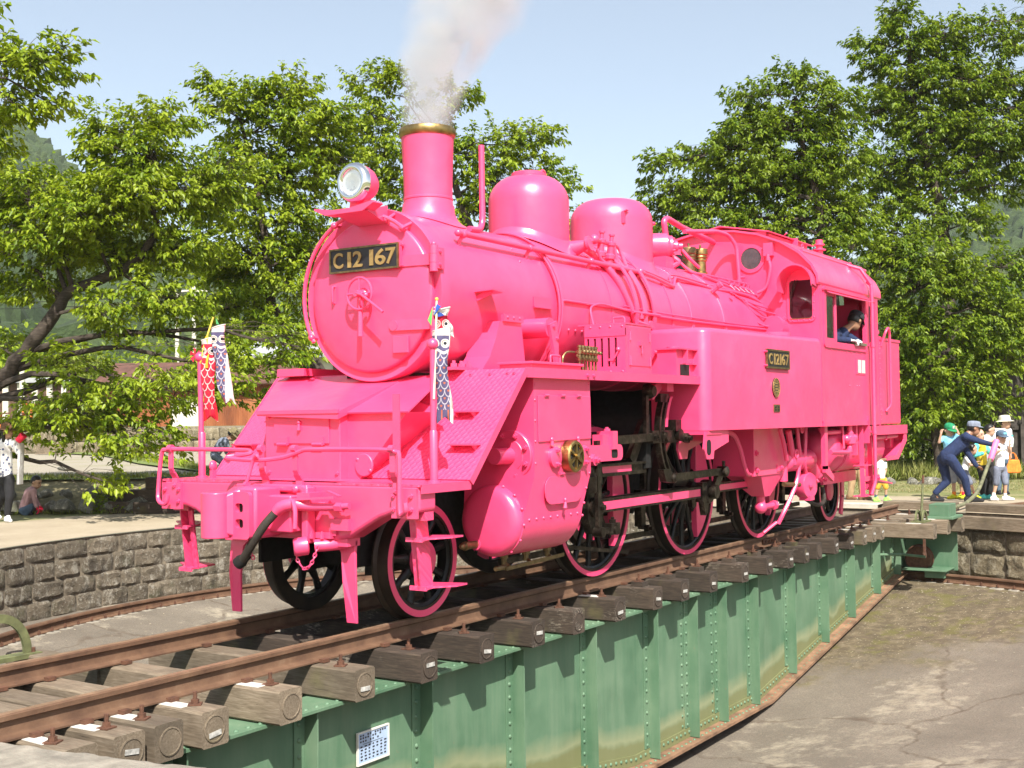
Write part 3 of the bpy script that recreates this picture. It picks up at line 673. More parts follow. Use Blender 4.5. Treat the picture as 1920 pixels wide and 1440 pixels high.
# ---------------- wheels
def wheel(x, s, rad, kind, ang=180):
    yo = s*.62; yi = s*.495; name = 'leading_wheel' if kind == 'carry' else 'driving_wheel'
    n = 56
    tyre = MB().lathe([(rad-.075, 0), (rad-.075, .135), (rad+.028, .128), (rad+.03, .11), (rad+.016, .098), (rad+.004, .092), (rad-.001, .012), (rad-.004, .001), (rad-.012, .0)], (x, yo, rad), (0, -s, 0), n, cap=False)
    tyre.grid([[V((x+r_*math.cos(2*PI*i/n), yo, rad+r_*math.sin(2*PI*i/n))) for i in range(n)] for r_ in (rad-.075, rad-.012)], True)
    root = tyre.build(name, M['tyre'], loco, smooth=45)
    rw = .050 if kind == 'carry' else .046
    MB().lathe([(rad-.005, -.001), (rad-.005, .0035), (rad-.005-rw, .0035), (rad-.005-rw, -.03)], (x, yo, rad), (0, s, 0), n, cap=False).build('painted_rim', PK, root, smooth=30)
    b = MB(); ri = rad-.005-rw
    b.lathe([(ri+.005, -.012), (ri-.012, -.012), (ri-.045, -.03), (ri-.045, -.10), (ri+.005, -.11)], (x, yo, rad), (0, s, 0), n, cap=False)
    hr = .15 if kind == 'carry' else .165
    b.lathe([(0, -.012), (hr*.75, -.012), (hr, -.025), (hr+.01, -.10), (0, -.11)], (x, yo, rad), (0, s, 0), 24)
    ns = 9 if kind == 'carry' else 14
    for i in range(ns):
        a = 2*PI*(i+.35)/ns; d = V((math.cos(a), 0, math.sin(a))); t = V((-math.sin(a), 0, math.cos(a))); yv = V((0, s, 0)); c = V((x, yo, rad))
        w0, w1 = (.045, .032) if kind == 'carry' else (.045, .028)
        rows = []
        for q, w_, dep, off in ((hr-.02, w0, .04, -.03), (rad*.55, w1*.9, .03, -.045), (ri-.03, w1*1.15, .035, -.04)):
            rows.append([c+d*q+t*w_*math.cos(g)+yv*(off-.02+dep*math.sin(g)*.8) for g in [2*PI*j/8 for j in range(8)]])
        b.grid(rows, True)
    ctr = b.build('wheel_spokes', M['black'], root, smooth=50)
    if kind == 'carry':
        MB().lathe([(.142, -.02), (.142, .012), (.132, .018), (0, .02)], (x, yo, rad), (0, s, 0), 32).build('hub_cap', PK, root)
    else:
        # crescent counterweight opposite the crank
        aw = R(ang+180 if s < 0 else ang+90); half = R(64) if kind == 'main' else R(50); rr_ = ri-.052; pts = []
        for i in range(17): a = aw-half+2*half*i/16; pts.append((x+rr_*math.cos(a), rad+rr_*math.sin(a)))
        a1, a0 = pts[-1], pts[0]; mid = ((a0[0]+a1[0])/2, (a0[1]+a1[1])/2); sag = .06
        for i in range(1, 8): t = i/8; qx, qz = a1[0]+(a0[0]-a1[0])*t, a1[1]+(a0[1]-a1[1])*t; k = math.sin(PI*t)*sag; pts.append((qx-k*math.cos(aw)*.3, qz-k*math.sin(aw)*.3))
        MB().prism(pts, 'y', *sorted((yo-s*.008, yo-s*.075))).build('counterweight', PK, root, smooth=20, bev=.004)
        ca = R(ang if s < 0 else ang-90); px, pz = x+.28*math.cos(ca), rad+.28*math.sin(ca)
        b = MB(); b.prism([(x+.15*math.cos(ca+q), rad+.15*math.sin(ca+q)) for q in [R(90+12*i) for i in range(16)]]+[(px+.10*math.cos(ca+q), pz+.10*math.sin(ca+q)) for q in [R(-90+12*i) for i in range(16)]], 'y', *sorted((yo-s*.03, yo+s*.004)))
        b.cyl((px, yo-s*.02, pz), (px, s*.86, pz), .055, n=16); b.build('crank', M['black'], root)
    return root
for s in (-1, 1):
    wheel(0, s, .43, 'carry'); wheel(9.309, s, .43, 'carry')
    for x, kd in ((2.64, 'drv'), (4.661, 'main'), (6.692, 'drv')): wheel(x, s, .70, kd)
b = MB()
for x, rz in ((0, .43), (9.309, .43), (2.64, .7), (4.661, .7), (6.692, .7)): b.cyl((x, -.5, rz), (x, .5, rz), .08, n=16)
P_('axles', b, M['void'])
# truck side frames and boxes of the leading truck
b = MB(); b.box(-.3, .3, -.36, -.30, .33, .55); b.box(-.3, .3, .30, .36, .33, .55); b.box(-.1, .1, -.32, .32, .36, .52); b.bar((.1,0,.55),(1.3,0,.6),.2,.05)
P_('leading_truck', b, M['void'], smooth=0)
# ---------------- rods and motion
for s in (-1, 1):
    y1, y2 = s*.80, s*.97
    pa = R(180) if s < 0 else R(90); dx, dz = .28*math.cos(pa), .28*math.sin(pa)
    pins = [(2.64+dx, .70+dz), (4.661+dx, .70+dz), (6.692+dx, .70+dz)]
    b = MB(); b.bar((pins[0][0], y1, pins[0][1]), (pins[2][0], y1, pins[2][1]), .035, .105)
    for i, (px, pz) in enumerate(pins):
        b.lathe([(.0, -.03), (.095, -.03), (.10, -.02), (.10, .035), (.085, .045), (0, .045)], (px, y1, pz), (0, s, 0), 20)
        b.prism([(px-.085, pz-.0), (px+.085, pz-.0), (px+.05, pz-.16), (px, pz-.185), (px-.05, pz-.16)], 'y', *sorted((y1-s*.02, y1+s*.028)))
        b.cyl((px, y1, pz+.06), (px, y1, pz+.15), .028, n=10)
    rod = P_('coupling_rod', b, M['steel'])
    for q in (0, 1):
        MB().bar((pins[q][0]+.13, y1+s*.0195, pins[q][1]), (pins[q+1][0]-.13, y1+s*.0195, pins[q+1][1]), .006, .062).build('painted_flute', PK, rod, smooth=0)
    xh = 1.96
    b = MB(); b.bar((xh, y2, .70), (pins[1][0], y2, pins[1][1]), .05, .115)
    b.lathe([(0, -.045), (.12, -.045), (.125, -.03), (.125, .03), (.115, .045), (0, .045)], (pins[1][0], y2, pins[1][1]), (0, s, 0), 22)
    b.prism([(pins[1][0]-.19, pins[1][1]-.10), (pins[1][0]+.02, pins[1][1]-.10), (pins[1][0]+.02, pins[1][1]+.10), (pins[1][0]-.19, pins[1][1]+.10)], 'y', *sorted((y2-s*.04, y2+s*.04)))
    b.prism([(pins[1][0]-.16, pins[1][1]-.05), (pins[1][0]+.0, pins[1][1]-.05), (pins[1][0]-.04, pins[1][1]-.22), (pins[1][0]-.10, pins[1][1]-.24)], 'y', *sorted((y2-s*.03, y2+s*.03)))
    b.lathe([(0, -.04), (.085, -.04), (.09, 0), (.085, .045), (0, .045)], (xh, y2, .70), (0, s, 0), 18)
    rod = P_('main_rod', b, M['steel'])
    MB().bar((xh+.12, y2+s*.027, .70), (pins[1][0]-.22, y2+s*.027, pins[1][1]), .006, .072).build('painted_flute', PK, rod, smooth=0)
    # return crank, eccentric rod
    ex, ez = pins[1][0]+.22, pins[1][1]+.20
    b = MB(); b.bar((pins[1][0], y2+s*.07, pins[1][1]), (ex, y2+s*.07, ez), .04, .10); b.lathe([(0,-.05),(.07,-.05),(.07,.05),(0,.05)], (pins[1][0], y2+s*.07, pins[1][1]), (0, s, 0), 14); b.lathe([(0,-.04),(.055,-.04),(.055,.06),(.03,.075),(0,.075)], (ex, y2+s*.08, ez), (0, s, 0), 14); b.cyl((ex, y2+s*.1, ez), (ex, y2+s*.1, ez+.11), .018, n=8)
    P_('return_crank', b, M['steel'])
    lx, ly, lz = 3.36, s*1.05, .89
    b = MB(); b.bar((lx, ly, lz), (ex, ly, ez), .035, .072); b.lathe([(0,-.04),(.05,-.04),(.05,.05),(.03,.07),(0,.07)], (lx, ly, lz), (0, s, 0), 12)
    P_('eccentric_rod', b, M['steel'])
    # expansion link
    arc = [(3.19-.05*math.cos(R(a))+.09*(math.sin(R(a)))**2, 1.32+.36*math.sin(R(a))) for a in range(-80, 81, 10)]
    b = MB()
    b.prism([(x-.055, z) for x, z in arc]+[(x-.025, z) for x, z in arc[::-1]], 'y', ly-.03, ly+.03); b.prism([(x+.03, z) for x, z in arc]+[(x+.06, z) for x, z in arc[::-1]], 'y', ly-.03, ly+.03)
    b.prism([(3.14,.98),(3.27,.98),(3.42,.90),(3.36,.84),(3.2,.86)], 'y', ly-.035, ly+.03); b.box(3.12, 3.3, ly-.03, ly+.03, 1.62, 1.70)
    b.box(3.14, 3.25, ly-.05, ly+.05, 1.24, 1.34); b.lathe([(0,-.08),(.05,-.08),(.05,.08),(0,.08)], (3.19, ly, 1.29), (0,1,0), 12)
    P_('expansion_link', b, M['steel'])
    b = MB(); arc2 = [(x+.02, z) for x, z in arc if z > 1.33]; b.prism([(x+.07, z) for x, z in arc2]+[(x+.12, z) for x, z in arc2[::-1]], 'y', ly-.02, ly+.02); P_('link_hanger', b, PK, smooth=0)
    # radius rod and valve crosshead
    b = MB(); b.bar((2.05, ly, 1.27), (2.95, ly, 1.29), .05, .075); b.bar((2.95, ly, 1.29), (3.5, ly, 1.29), .05, .12); b.bolt((3.0, ly+s*.025, 1.29), (0, s, 0), .035, .03); b.lathe([(0,-.07),(.06,-.07),(.06,.07),(0,.07)], (3.48, ly, 1.30), (0,1,0), 10); b.box(3.38, 3.50, ly-.06, ly+.06, 1.34, 1.45); b.bolt((3.58, ly+s*.05, 1.27), (0, s, 0), .05, .05)
    P_('radius_rod', b, M['steel'])
    b = MB(); b.bar((2.86, ly, 1.30), (2.86, ly, 1.68), .04, .055); b.lathe([(0,-.05),(.07,-.05),(.075,.0),(.05,.05),(0,.05)], (2.95, ly, 1.72), (0, s, 0), 14)
    P_('lifting_link', b, M['steel'])
    b = MB(); b.bar((2.98, ly-.02*s, 1.68), (3.25, ly-.02*s, 1.83), .05, .10); b.box(3.2, 3.34, ly-.06, ly+.02, 1.72, 1.845); P_('lifting_arm', b, PK, smooth=0)
    # combination lever, union link, crosshead, slide bar
    b = MB(); b.bar((1.92, ly, 1.28), (1.93, ly, .50), .035, .06); b.bar((1.93, ly, .49), (2.2, ly, .49), .035, .05)
    for q in ((1.93, .49), (2.18, .49)): b.lathe([(0,-.04),(.045,-.04),(.045,.05),(0,.05)], (q[0], ly, q[1]), (0, s, 0), 12)
    b.box(2.1, 2.26, ly-.035, ly+.035, .45, .55); b.bolt((2.18, ly, .55), (0,0,1), .03, .03)
    P_('combination_lever', b, M['steel'])
    b = MB(); yc = s*.95; b.box(1.82, 2.08, yc-.06, yc+.06, .90, 1.06); b.prism([(1.80,1.06),(2.1,1.06),(2.14,.98),(2.06,.80),(2.05,.60),(1.93,.47),(1.86,.60),(1.84,.80),(1.78,.98)], 'y', yc-.035, yc+.035); b.box(1.86, 2.04, yc-.07, yc+.07, 1.05, 1.16); b.bolt((1.95, yc, 1.16), (0,0,1), .04, .03); b.bolt((1.96, y2+s*.045, .70), (0, s, 0), .055, .05)
    b.cyl((1.35, s*.93, .69), (1.9, s*.93, .70), .032, n=10)
    P_('crosshead', b, M['steel'], smooth=30)
    b = MB(); b.box(1.45, 2.95, yc-.05, yc+.05, .955, .985); b.box(1.45, 2.95, yc-.05, yc+.05, 1.045, 1.065); b.box(2.10, 2.94, yc-.02, yc+.02, .98, 1.05)
    b.bar((2.72, yc, 1.07), (3.02, yc, 1.45), .05, .12)
    sb = P_('slide_bar', b, M['steel'], smooth=0)
    MB().box(2.12, 2.70, *sorted((yc+s*.02, yc+s*.026)), .985, 1.045).build('painted_flute', PK, sb, smooth=0)
# valve spindle guide
b = MB(); b.prism(rrect(1.52, 2.3, 1.10, 1.24, .05), 'y', -1.10, -.98); b.box(2.08, 2.17, -1.12, -.96, 1.2, 1.36); b.box(1.95, 2.2, -1.09, -.99, 1.24, 1.33); b.cyl((1.72,-1.10,1.12),(1.72,-1.15,1.12),.05,n=12); b.bolt((1.72,-1.15,1.12),(0,-1,0),.03,.03); b.bolt((2.12,-1.04,1.36),(0,0,1),.03,.02)
P_('valve_spindle_guide', b, smooth=30); P_('spindle_slot_shade', MB().prism(rrect(2.09, 2.2, 1.125, 1.2, .02), 'y', -1.103, -1.0), M['void'], smooth=0)  # the slot is a black patch standing for its inner shade
P_('oil_cup', MB().lathe([(.06,0),(.07,.02),(.07,.14),(.05,.16),(.05,.22),(.03,.23),(0,.24)], (1.86,-1.0,.83), (0,0,1), 14), M['steel'])
# ---------------- cylinders
for s in (-1, 1):
    yc, zc, rc = s*.90, .69, .272
    sec = [(s*1.215, 1.80), (s*1.215, 1.03)]+[(yc+s*rc*1.03*math.cos(R(a))*1.02, zc+rc*1.03*math.sin(R(a))) for a in range(10, -181, -15)]+[(s*.6, .95), (s*.6, 1.80)]
    b = MB(); n_ = len(sec); xf = lambda z: .635 if z > 1.03 else .52; xr = lambda z: 1.52 if z > 1.05 else 1.52-.16*min(1, (1.05-z)/.5)
    vs = [(xf(z) if z > 1.03 else .635-.115*min(1, (1.03-z)/.3), y, z) for y, z in sec]+[(xr(z), y, z) for y, z in sec]
    b.add(vs, [tuple(range(n_)), tuple(range(2*n_-1, n_-1, -1))]+[(i, (i+1) % n_, n_+(i+1) % n_, n_+i) for i in range(n_)])
    cyl = P_('cylinder_casing', b, smooth=25)
    MB().lathe([(rc*1.01, .03), (rc*1.01, -.02), (rc*.985, -.045), (rc*.9, -.07), (rc*.7, -.085), (0, -.09)], (.53, yc, zc), (1, 0, 0), 48).build('cylinder_cover', PK, cyl, smooth=40)
    b = MB(); b.lathe([(.20, .02), (.20, -.025), (.195, -.03), (.13, -.03), (.125, -.036), (0, -.036)], (.632, s*1.005, 1.19), (1, 0, 0), 36); b.cyl((.6, s*1.0, 1.19), (.40, s*1.0, 1.19), .068, .062, n=20)
    for i in range(8): a = R(22+45*i); b.bolt((.603, s*1.005+.165*math.cos(a), 1.19+.165*math.sin(a)), (-1, 0, 0), .022, .02)
    b.build('steam_chest_cover', PK, cyl, smooth=30)
    b = MB()
    for z, n2 in ((1.80, 0),): pass
    for zz in (1.74, 1.62, 1.46, 1.30, 1.13): b.rivet((.655, s*1.215, zz), (0, s, 0), .012, .01)
    for zz in (1.76, 1.6, 1.15, 1.02, .9, .78, .68): b.rivet((xr(zz)-.02, s*(1.215 if zz > 1.0 else 1.205), zz), (0, s, 0), .012, .01)
    for i in range(8): b.rivet((.60+i*.105, s*1.185, .70), (0, s, .2), .013, .011)
    for i in range(6): a = R(70-25*i); b.rivet((.525, yc+s*rc*1.05*math.cos(a), zc+rc*1.05*math.sin(a)), (0, s*math.cos(a), math.sin(a)), .014, .012)
    b.build('casing_rivets', PK, cyl, smooth=40, kind='stuff')
    b = MB().prism([(.685,1.655),(1.505,1.655),(1.51,1.305),(.69,1.295)], 'y', *sorted((s*1.217, s*1.227)))
    flap = b.build('casing_flap', PK, cyl, smooth=0, bev=.003)
    b = MB()
    for x in (.80, 1.05, 1.30): b.cyl((x-.03, s*1.232, 1.657), (x+.03, s*1.232, 1.657), .012, n=8)
    for x in (.87, 1.28): b.sph((x, s*1.235, 1.31), .016, (1,.8,1.3), 8, 6); b.cyl((x, s*1.235, 1.305), (x, s*1.235, 1.265), .011, .017, 8)
    b.build('flap_catches', PK, flap)
    o_ = rrect(.78, 1.36, .80, 1.02, .10); MB().prism(o_, 'y', *sorted((s*1.214, s*1.220))).build('hand_hole_cover', PK, cyl, smooth=0, bev=.002)
    b = MB(); b.cyl((1.0, s*1.228, 1.035), (1.06, s*1.228, 1.035), .01, n=8); b.cyl((1.26, s*1.228, 1.045), (1.32, s*1.228, 1.045), .01, n=8); b.sph((1.07, s*1.23, .825), .015, (1,.8,1.2), 8, 6); b.cyl((1.07, s*1.23, .81), (1.06, s*1.232, .76), .01, .017, 8); b.build('cover_catch', PK, cyl)
    b = MB()
    for x in (.92, 1.36):
        b.lathe([(.085,-.0),(.085,.03),(.078,.034),(0,.034)], (x, s*1.214, 1.17), (0, s, 0), 24)
        for dz in (-.055, .055): b.bolt((x+(.02 if x > 1.1 else .0), s*1.248, 1.17+dz), (0, s, 0), .02, .02)
    b.build('valve_flange', PK, cyl, smooth=30)
    b = MB(); b.lathe([(.128,0),(.128,.072),(.118,.082),(.10,.082),(.10,.066),(0,.066)], (1.14, s*1.22, 1.17), (0, s, 0), 36)
    for i in range(6):
        a = R(30+60*i); d = V((math.cos(a), 0, math.sin(a))); c = V((1.14, s*1.294, 1.17)); b.bar(c, c+d*.105, .02, .02, (0, 1, 0))
    b.lathe([(.026,.066),(.026,.10),(.018,.105),(0,.106)], (1.14, s*1.22, 1.17), (0, s, 0), 14)
    b.build('brass_air_valve', M['brass'], cyl, smooth=30)
    b = MB()
    for i in range(6):
        a = R(60*i); c = V((1.14, s*1.2862, 1.17)); q = [c+V((rr_*math.cos(a+da), 0, rr_*math.sin(a+da))) for rr_, da in ((.03,-.2),(.095,-.36),(.098,0),(.095,.36),(.03,.2))]; b.plate(q, .0008)
    b.build('valve_opening_shade', M['void'], cyl, smooth=0, fix=False)  # thin black plates on the closed face paint the shade between the spokes
    b = MB(); b.lathe([(.03,-.05),(.03,.12),(.034,.12),(.034,.15),(.022,.155),(.022,.19),(.012,.2),(0,.2)], (.44, s*.79, .51), (-1, 0, 0), 14)
    b.build('relief_valve', M['brassdull'], cyl)
    MB().lathe([(.045,0),(.045,.03),(0,.03)], (.47, s*.79, .51), (-1, 0, 0), 18).build('relief_valve_flange', PK, cyl)
    b = MB()
    for x in (.70, 1.02, 1.35): b.cyl((x, s*.88, .42), (x, s*.88, .33), .022, n=8); b.cyl((x, s*.88, .35), (x, s*.93, .32), .014, n=8); b.cyl((x, s*.88, .41), (x, s*.88, .38), .035, n=8)
    b.bar((.62, s*.95, .31), (1.5, s*.95, .335), .012, .03); b.cyl((.55, s*.90, .315), (.72, s*.90, .315), .02, n=8)
    b.build('drain_cocks', M['brassdull'], cyl, smooth=30)
# ---------------- running boards
for s in (-1, 1):
    b = MB(); b.box(.44, 3.597, *sorted((s*.70, s*1.27)), 1.845, 1.862); P_('running_board', b, smooth=0)
    b = MB(); b.box(.45, 3.75, *sorted((s*1.262, s*1.272)), 1.79, 1.868); b.box(.45, 3.75, *sorted((s*1.20, s*1.262)), 1.79, 1.80)
    for x in (1.38, 1.48): b.bolt((x, s*1.272, 1.825), (0, s, 0), .016, .012)
    P_('running_board_edge', b, smooth=0)
    # sloping tread plate
    q = [(-.30, s*1.27, 1.045), (.44, s*1.27, 1.853), (.44, s*.05, 1.853), (-.30, s*.05, 1.045)]
    tr = P_('sloping_tread_plate', MB().plate(q, .012 if s < 0 else -.012), M['tread'], smooth=0)
    b = MB(); b.bar((-.30, s*1.275, 1.035), (.44, s*1.275, 1.84), .012, .055, (-.74, 0, .67)); b.build('plate_edge', PK, tr, smooth=0)
    b = MB()
    for y in (.62, .80, .98, 1.14, 1.2): b.bolt((.40, s*y, 1.815), (-.74, 0, .67), .018, .014)
    b.build('plate_bolts', PK, tr, smooth=0, kind='stuff')
    for (x, z, y0, y1) in ((-.08, 1.29, .98, 1.22), (.14, 1.53, .86, 1.06)):
        b = MB(); b.box(x-.10, x+.01, *sorted((s*y0, s*y1)), z, z+.012)
        for yy in (y0+.02, y1-.03): b.prism([(x-.09, z), (x+.01, z), (x-.035, z-.05)], 'y', *sorted((s*yy, s*(yy+.01))))
        P_('climbing_step', b, smooth=0)
    b = MB().box(-.86, -.29, *sorted((s*.50, s*1.268)), 1.03, 1.046); P_('front_deck_plate', b, M['tread'], smooth=0)
    P_('deck_edge', MB().box(-.86, -.29, *sorted((s*1.262, s*1.27)), .985, 1.044), smooth=0)
# centre cover: tool box on the far side, sloping saddle cover on the near side
b = MB().box(-.45, .2, -.2, .56, 1.03, 1.54); tb = P_('tool_box', b, smooth=0, bev=.006)
b = MB().box(-.462, -.449, -.10, .46, 1.31, 1.505); dr = b.build('tool_box_door', PK, tb, smooth=0, bev=.003)
b = MB()
for y in (.36, -.0):
    b.box(-.475, -.455, y-.055, y+.055, 1.30, 1.36); b.cyl((-.478, y-.05, 1.305), (-.478, y+.05, 1.305), .012, n=8)
b.sph((-.47, .19, 1.47), .016); b.cyl((-.472, .19, 1.46), (-.475, .19, 1.41), .010, .016, 8)
b.build('door_hinges', PK, dr)
b = MB()
for y in (-.17, .17, .52): b.bolt((-.45, y, 1.515), (-1,0,0), .016, .01)
for y in (-.17, .52): b.bolt((-.45, y, 1.09), (-1,0,0), .016, .01)
b.build('box_rivets', PK, tb, smooth=30, kind='stuff')
b = MB(); b.add([(-.50,-.225,1.545),(-.50,.60,1.545),(.44,1.27,1.858),(.44,-.225,1.858),(-.50,-.225,1.49),(-.50,.60,1.525),(.44,1.27,1.838),(.44,-.225,1.80)],[(0,1,2,3),(7,6,5,4),(0,4,5,1),(1,5,6,2),(2,6,7,3),(3,7,4,0)]); b.prism([(-.23,1.535),(.60,1.535),(.60,1.563),(-.23,1.563)], 'x', -.508, -.49)
P_('sloping_lid', b, smooth=0)
b = MB(); b.plate([(-.40,-.222,1.54),(.43,-.222,1.859),(.43,-.46,1.859),(.15,-.64,1.7514),(-.40,-.80,1.54)], .012); sc_ = P_('saddle_cover', b, smooth=0)
b = MB(); b.add([(-.36,-.2,1.03),(-.36,-.2,1.535),(-.36,-.76,1.535),(-.36,-.30,1.03),(.1,-.2,1.03),(.1,-.2,1.71),(.13,-.76,1.535),(-.28,-.30,1.03)], [(0,1,2,3),(7,6,5,4),(0,4,5,1),(1,5,6,2),(2,6,7,3),(3,7,4,0)])
b.build('saddle_front_panel', PK, sc_, smooth=0)
b = MB(); b.lathe([(.085,0),(.085,.01),(.08,.014),(0,.014)], (-.362, -.36, 1.15), (-1,0,0), 24); b.rivet((-.37,-.3,1.19),(-1,0,0)); b.rivet((-.37,-.42,1.11),(-1,0,0)); b.build('round_cover', PK, sc_)
# ---------------- buffer beam
outl = [(-1.245,1.045),(1.245,1.045),(1.245,.86),(1.0,.84),(.90,.81),(.62,.66),(.5,.64),(-.5,.64),(-.62,.66),(-.90,.81),(-1.0,.84),(-1.245,.86)]
beam = P_('buffer_beam', MB().prism(outl, 'x', -.86, -.66), smooth=25, bev=.03)
beam.modifiers['bevel'].segments = 4; beam.modifiers['bevel'].angle_limit = R(50)
b = MB(); b.box(-.885, -.858, -1.24, -1.03, .82, 1.02); b.box(-.885, -.858, 1.03, 1.24, .82, 1.02)
for s in (-1, 1):
    for z in (.88, .97):
        for y in (1.05, 1.2): b.bolt((-.885, s*y, z), (-1,0,0), .018, .014)
b.build('end_plates', PK, beam, smooth=0)
for s in (-1, 1):
    # corner handrail: brackets and rail
    b = MB()
    if s < 0: rail = [(-.95,-1.20,.93),(-.95,-1.205,.88),(-.93,-1.17,.86),(-.92,-1.13,.88),(-.92,-1.13,1.22),(-.92,-1.10,1.265),(-.92,-.95,1.28),(-.92,-.35,1.28),(-.92,-.24,1.265),(-.94,-.10,1.225),(-.98,.10,1.205),(-1.02,.34,1.215),(-1.02,.38,1.225),(-.98,.34,1.235)]
    else: rail = [(-.95,1.10,.93),(-.95,1.11,.88),(-.95,1.14,.86),(-.94,1.21,.88),(-.92,1.24,.96),(-.92,1.20,1.24),(-.92,1.14,1.275),(-.92,1.0,1.28),(-.92,.35,1.275),(-.95,.22,1.265),(-.98,.2,1.25),(-1.0,.32,1.235)]
    P_('front_handrail', MB().tube(sm(rail, 4), .0165, 8))
    for y in ((-1.07, -.19) if s < 0 else (1.10, .14)):
        b = MB(); b.bar((-.868, y-.0, 1.0), (-.868, y, 1.05), .012, .07, (0,1,0)); pr = [(-.875,1.02),(-.872,1.06),(-.90,1.10),(-.915,1.13),(-.915,1.27),(-.925,1.30)]
        for (x0,z0),(x1,z1) in zip(pr[:-1],pr[1:]): b.bar((x0,y,z0),(x1,y,z1),.012,.06 if z0 < 1.1 else .045,(0,1,0))
        b.lathe([(.028,-.02),(.028,.02)], (-.92, y, 1.285), (0,1,0), 12); b.bolt((-.88, y, 1.0), (-1,0,0), .02, .015)
        P_('handrail_bracket', b, smooth=30)
    # hanging foot steps
    b = MB(); b.box(-.78, -.68, *sorted((s*1.06, s*1.23)), .80, .86); b.bar((-.72, s*1.15, .82), (-.66, s*1.15, .34), .012, .13, (1,0,0))
    b.bar((-.735, s*1.09, .82), (-.675, s*1.09, .34), .05, .012, (1,0,0))
    for z, xx in ((.67, -.70), (.34, -.66)):
        b.plate([(xx-.08, s*1.07, z), (xx+.16, s*1.07, z+.01), (xx+.18, s*1.36, z+.02), (xx+.06, s*1.36, z+.02), (xx-.02, s*1.22, z+.01), (xx-.08, s*1.2, z)], .012); b.bar((xx-.08, s*1.07, z+.0), (xx-.08, s*1.21, z+.0), .012, .03)
    P_('front_foot_step', b, M['tread'], smooth=0)
    # guard iron
    b = MB(); q = [(-.75, s*.38, .64), (-.75, s*.60, .64), (-.76, s*.60, .55), (-.77, s*.61, .35), (-.75, s*.60, .06), (-.75, s*.51, .06), (-.77, s*.49, .35), (-.76, s*.47, .55)]
    b.plate(q, .022); b.box(-.84, -.7, *sorted((s*.36, s*.6)), .60, .66); P_('guard_iron', b, smooth=0, bev=.004)
    # flag pole
    b = MB(); b.tube([(-.56, s*1.147, 1.04), (-.56, s*1.147 if s < 0 else 1.165, 2.0)], .021, 12); b.sph((-.56, s*1.147 if s < 0 else 1.165, 2.0), .042); b.lathe([(.05,0),(.05,.01),(.028,.015),(.028,.35),(.021,.36)], (-.56, s*1.147, 1.045), (0,0,1), 12)
    P_('marker_pole', b)
    b = MB(); b.bar((-.62, s*.87, 1.045), (-.62, s*.87, 1.66 if s < 0 else 1.2), .06, .012, (1,0,0)); 
    if s > 0: b = MB().sph((-.6,.98,1.14),.035,(1,.7,1.2)); b.box(-.62,-.58,.965,.995,1.045,1.17)
    P_('lamp_bracket', b)
# coupler
b = MB(); b.prism([(-.30,.99),(-.06,.99),(-.06,.66),(-.30,.66)], 'x', -.87, -.835); b.box(-1.02, -.86, -.24, .10, .70, .96)
b.prism([(.40,1.03),(-.30,1.03),(-.30,.98),(.40,.98)], 'x', -.92, -.86); b.box(-.95, -.86, -.33, -.27, .62, 1.02)
for y in (-.20, -.27): b.lathe([(.03,0),(.03,.04),(0,.05)], (-.90, y, 1.0), (-1,0,0), 12)
cp = P_('automatic_coupler', b, smooth=25, bev=.012)
b = MB(); b.cyl((-1.24,.265,.665),(-1.24,.265,.985),.105,n=28); b.build('knuckle', PK, cp, bev=.006)
b = MB(); b.add([(-1.28,.19,.70),(-1.28,.19,.96),(-1.12,.08,1.03),(-1.12,.08,.64),(-1.05,.30,.66),(-1.05,.30,1.02),(-.90,.14,1.03),(-.90,.14,.64)], [(0,1,2,3),(4,5,1,0),(5,6,2,1),(3,2,6,7),(7,6,5,4),(0,3,7,4)]); b.box(-1.16,-.9,-.04,.16,.66,1.02)
b.build('coupler_head', PK, cp, smooth=25, bev=.02)
g_ = panel(rrect(-.02,.18,.66,.99,.03), [rrect(.04,.115,.735,.80,.02), rrect(.04,.115,.845,.91,.02)], 'x', -1.20, -1.165); g_.build('guard_arm', PK, cp, smooth=25)
MB().box(-1.164,-1.161,.02,.13,.72,.92).build('guard_arm_shade', M['void'], cp, smooth=0)  # black backing plate, painted shade behind the two holes
b = MB().tube(sm([(-1.02,.08,1.24),(-1.0,.14,1.2),(-1.02,.17,1.08),(-1.03,.19,1.02),(-1.05,.17,1.0)],4),.013); b.lathe([(.022,-.012),(.022,.012)],(-1.03,.18,1.03),(0,1,0),10); b.build('uncoupling_lever', PK, cp)
def chain(pts, r=.005, L=.034):
    pts = sm(pts, 8); b = MB(); acc = 0; i = 0; flip = 0; p = pts[0]
    tot = [0]
    for a, c in zip(pts[:-1], pts[1:]): tot.append(tot[-1]+(c-a).length)
    n = int(tot[-1]/(L*.78))
    for j in range(n):
        d = (j+.5)*L*.78; k = max(i for i in range(len(tot)) if tot[i] <= d); k = min(k, len(pts)-2); t = (pts[k+1]-pts[k]).normalized(); c = pts[k]+t*(d-tot[k])
        u = t.orthogonal().normalized(); u = Quaternion(t, R(90*(j % 2))) @ u
        loop = [c+t*(L*.5*math.cos(g))+u*(L*.3*math.sin(g)) for g in [2*PI*i/8 for i in range(9)]]; b.tube(loop, r, 5, cap=False)
    return b
P_('steam_cock_chain', chain([(-1.0,-.27,.60),(-1.0,-.28,.52),(-.99,-.34,.455),(-.98,-.40,.50),(-.96,-.44,.62)]))
P_('coupler_chain', chain([(-1.05,.12,.66),(-1.06,.11,.58),(-1.05,.09,.50)]))
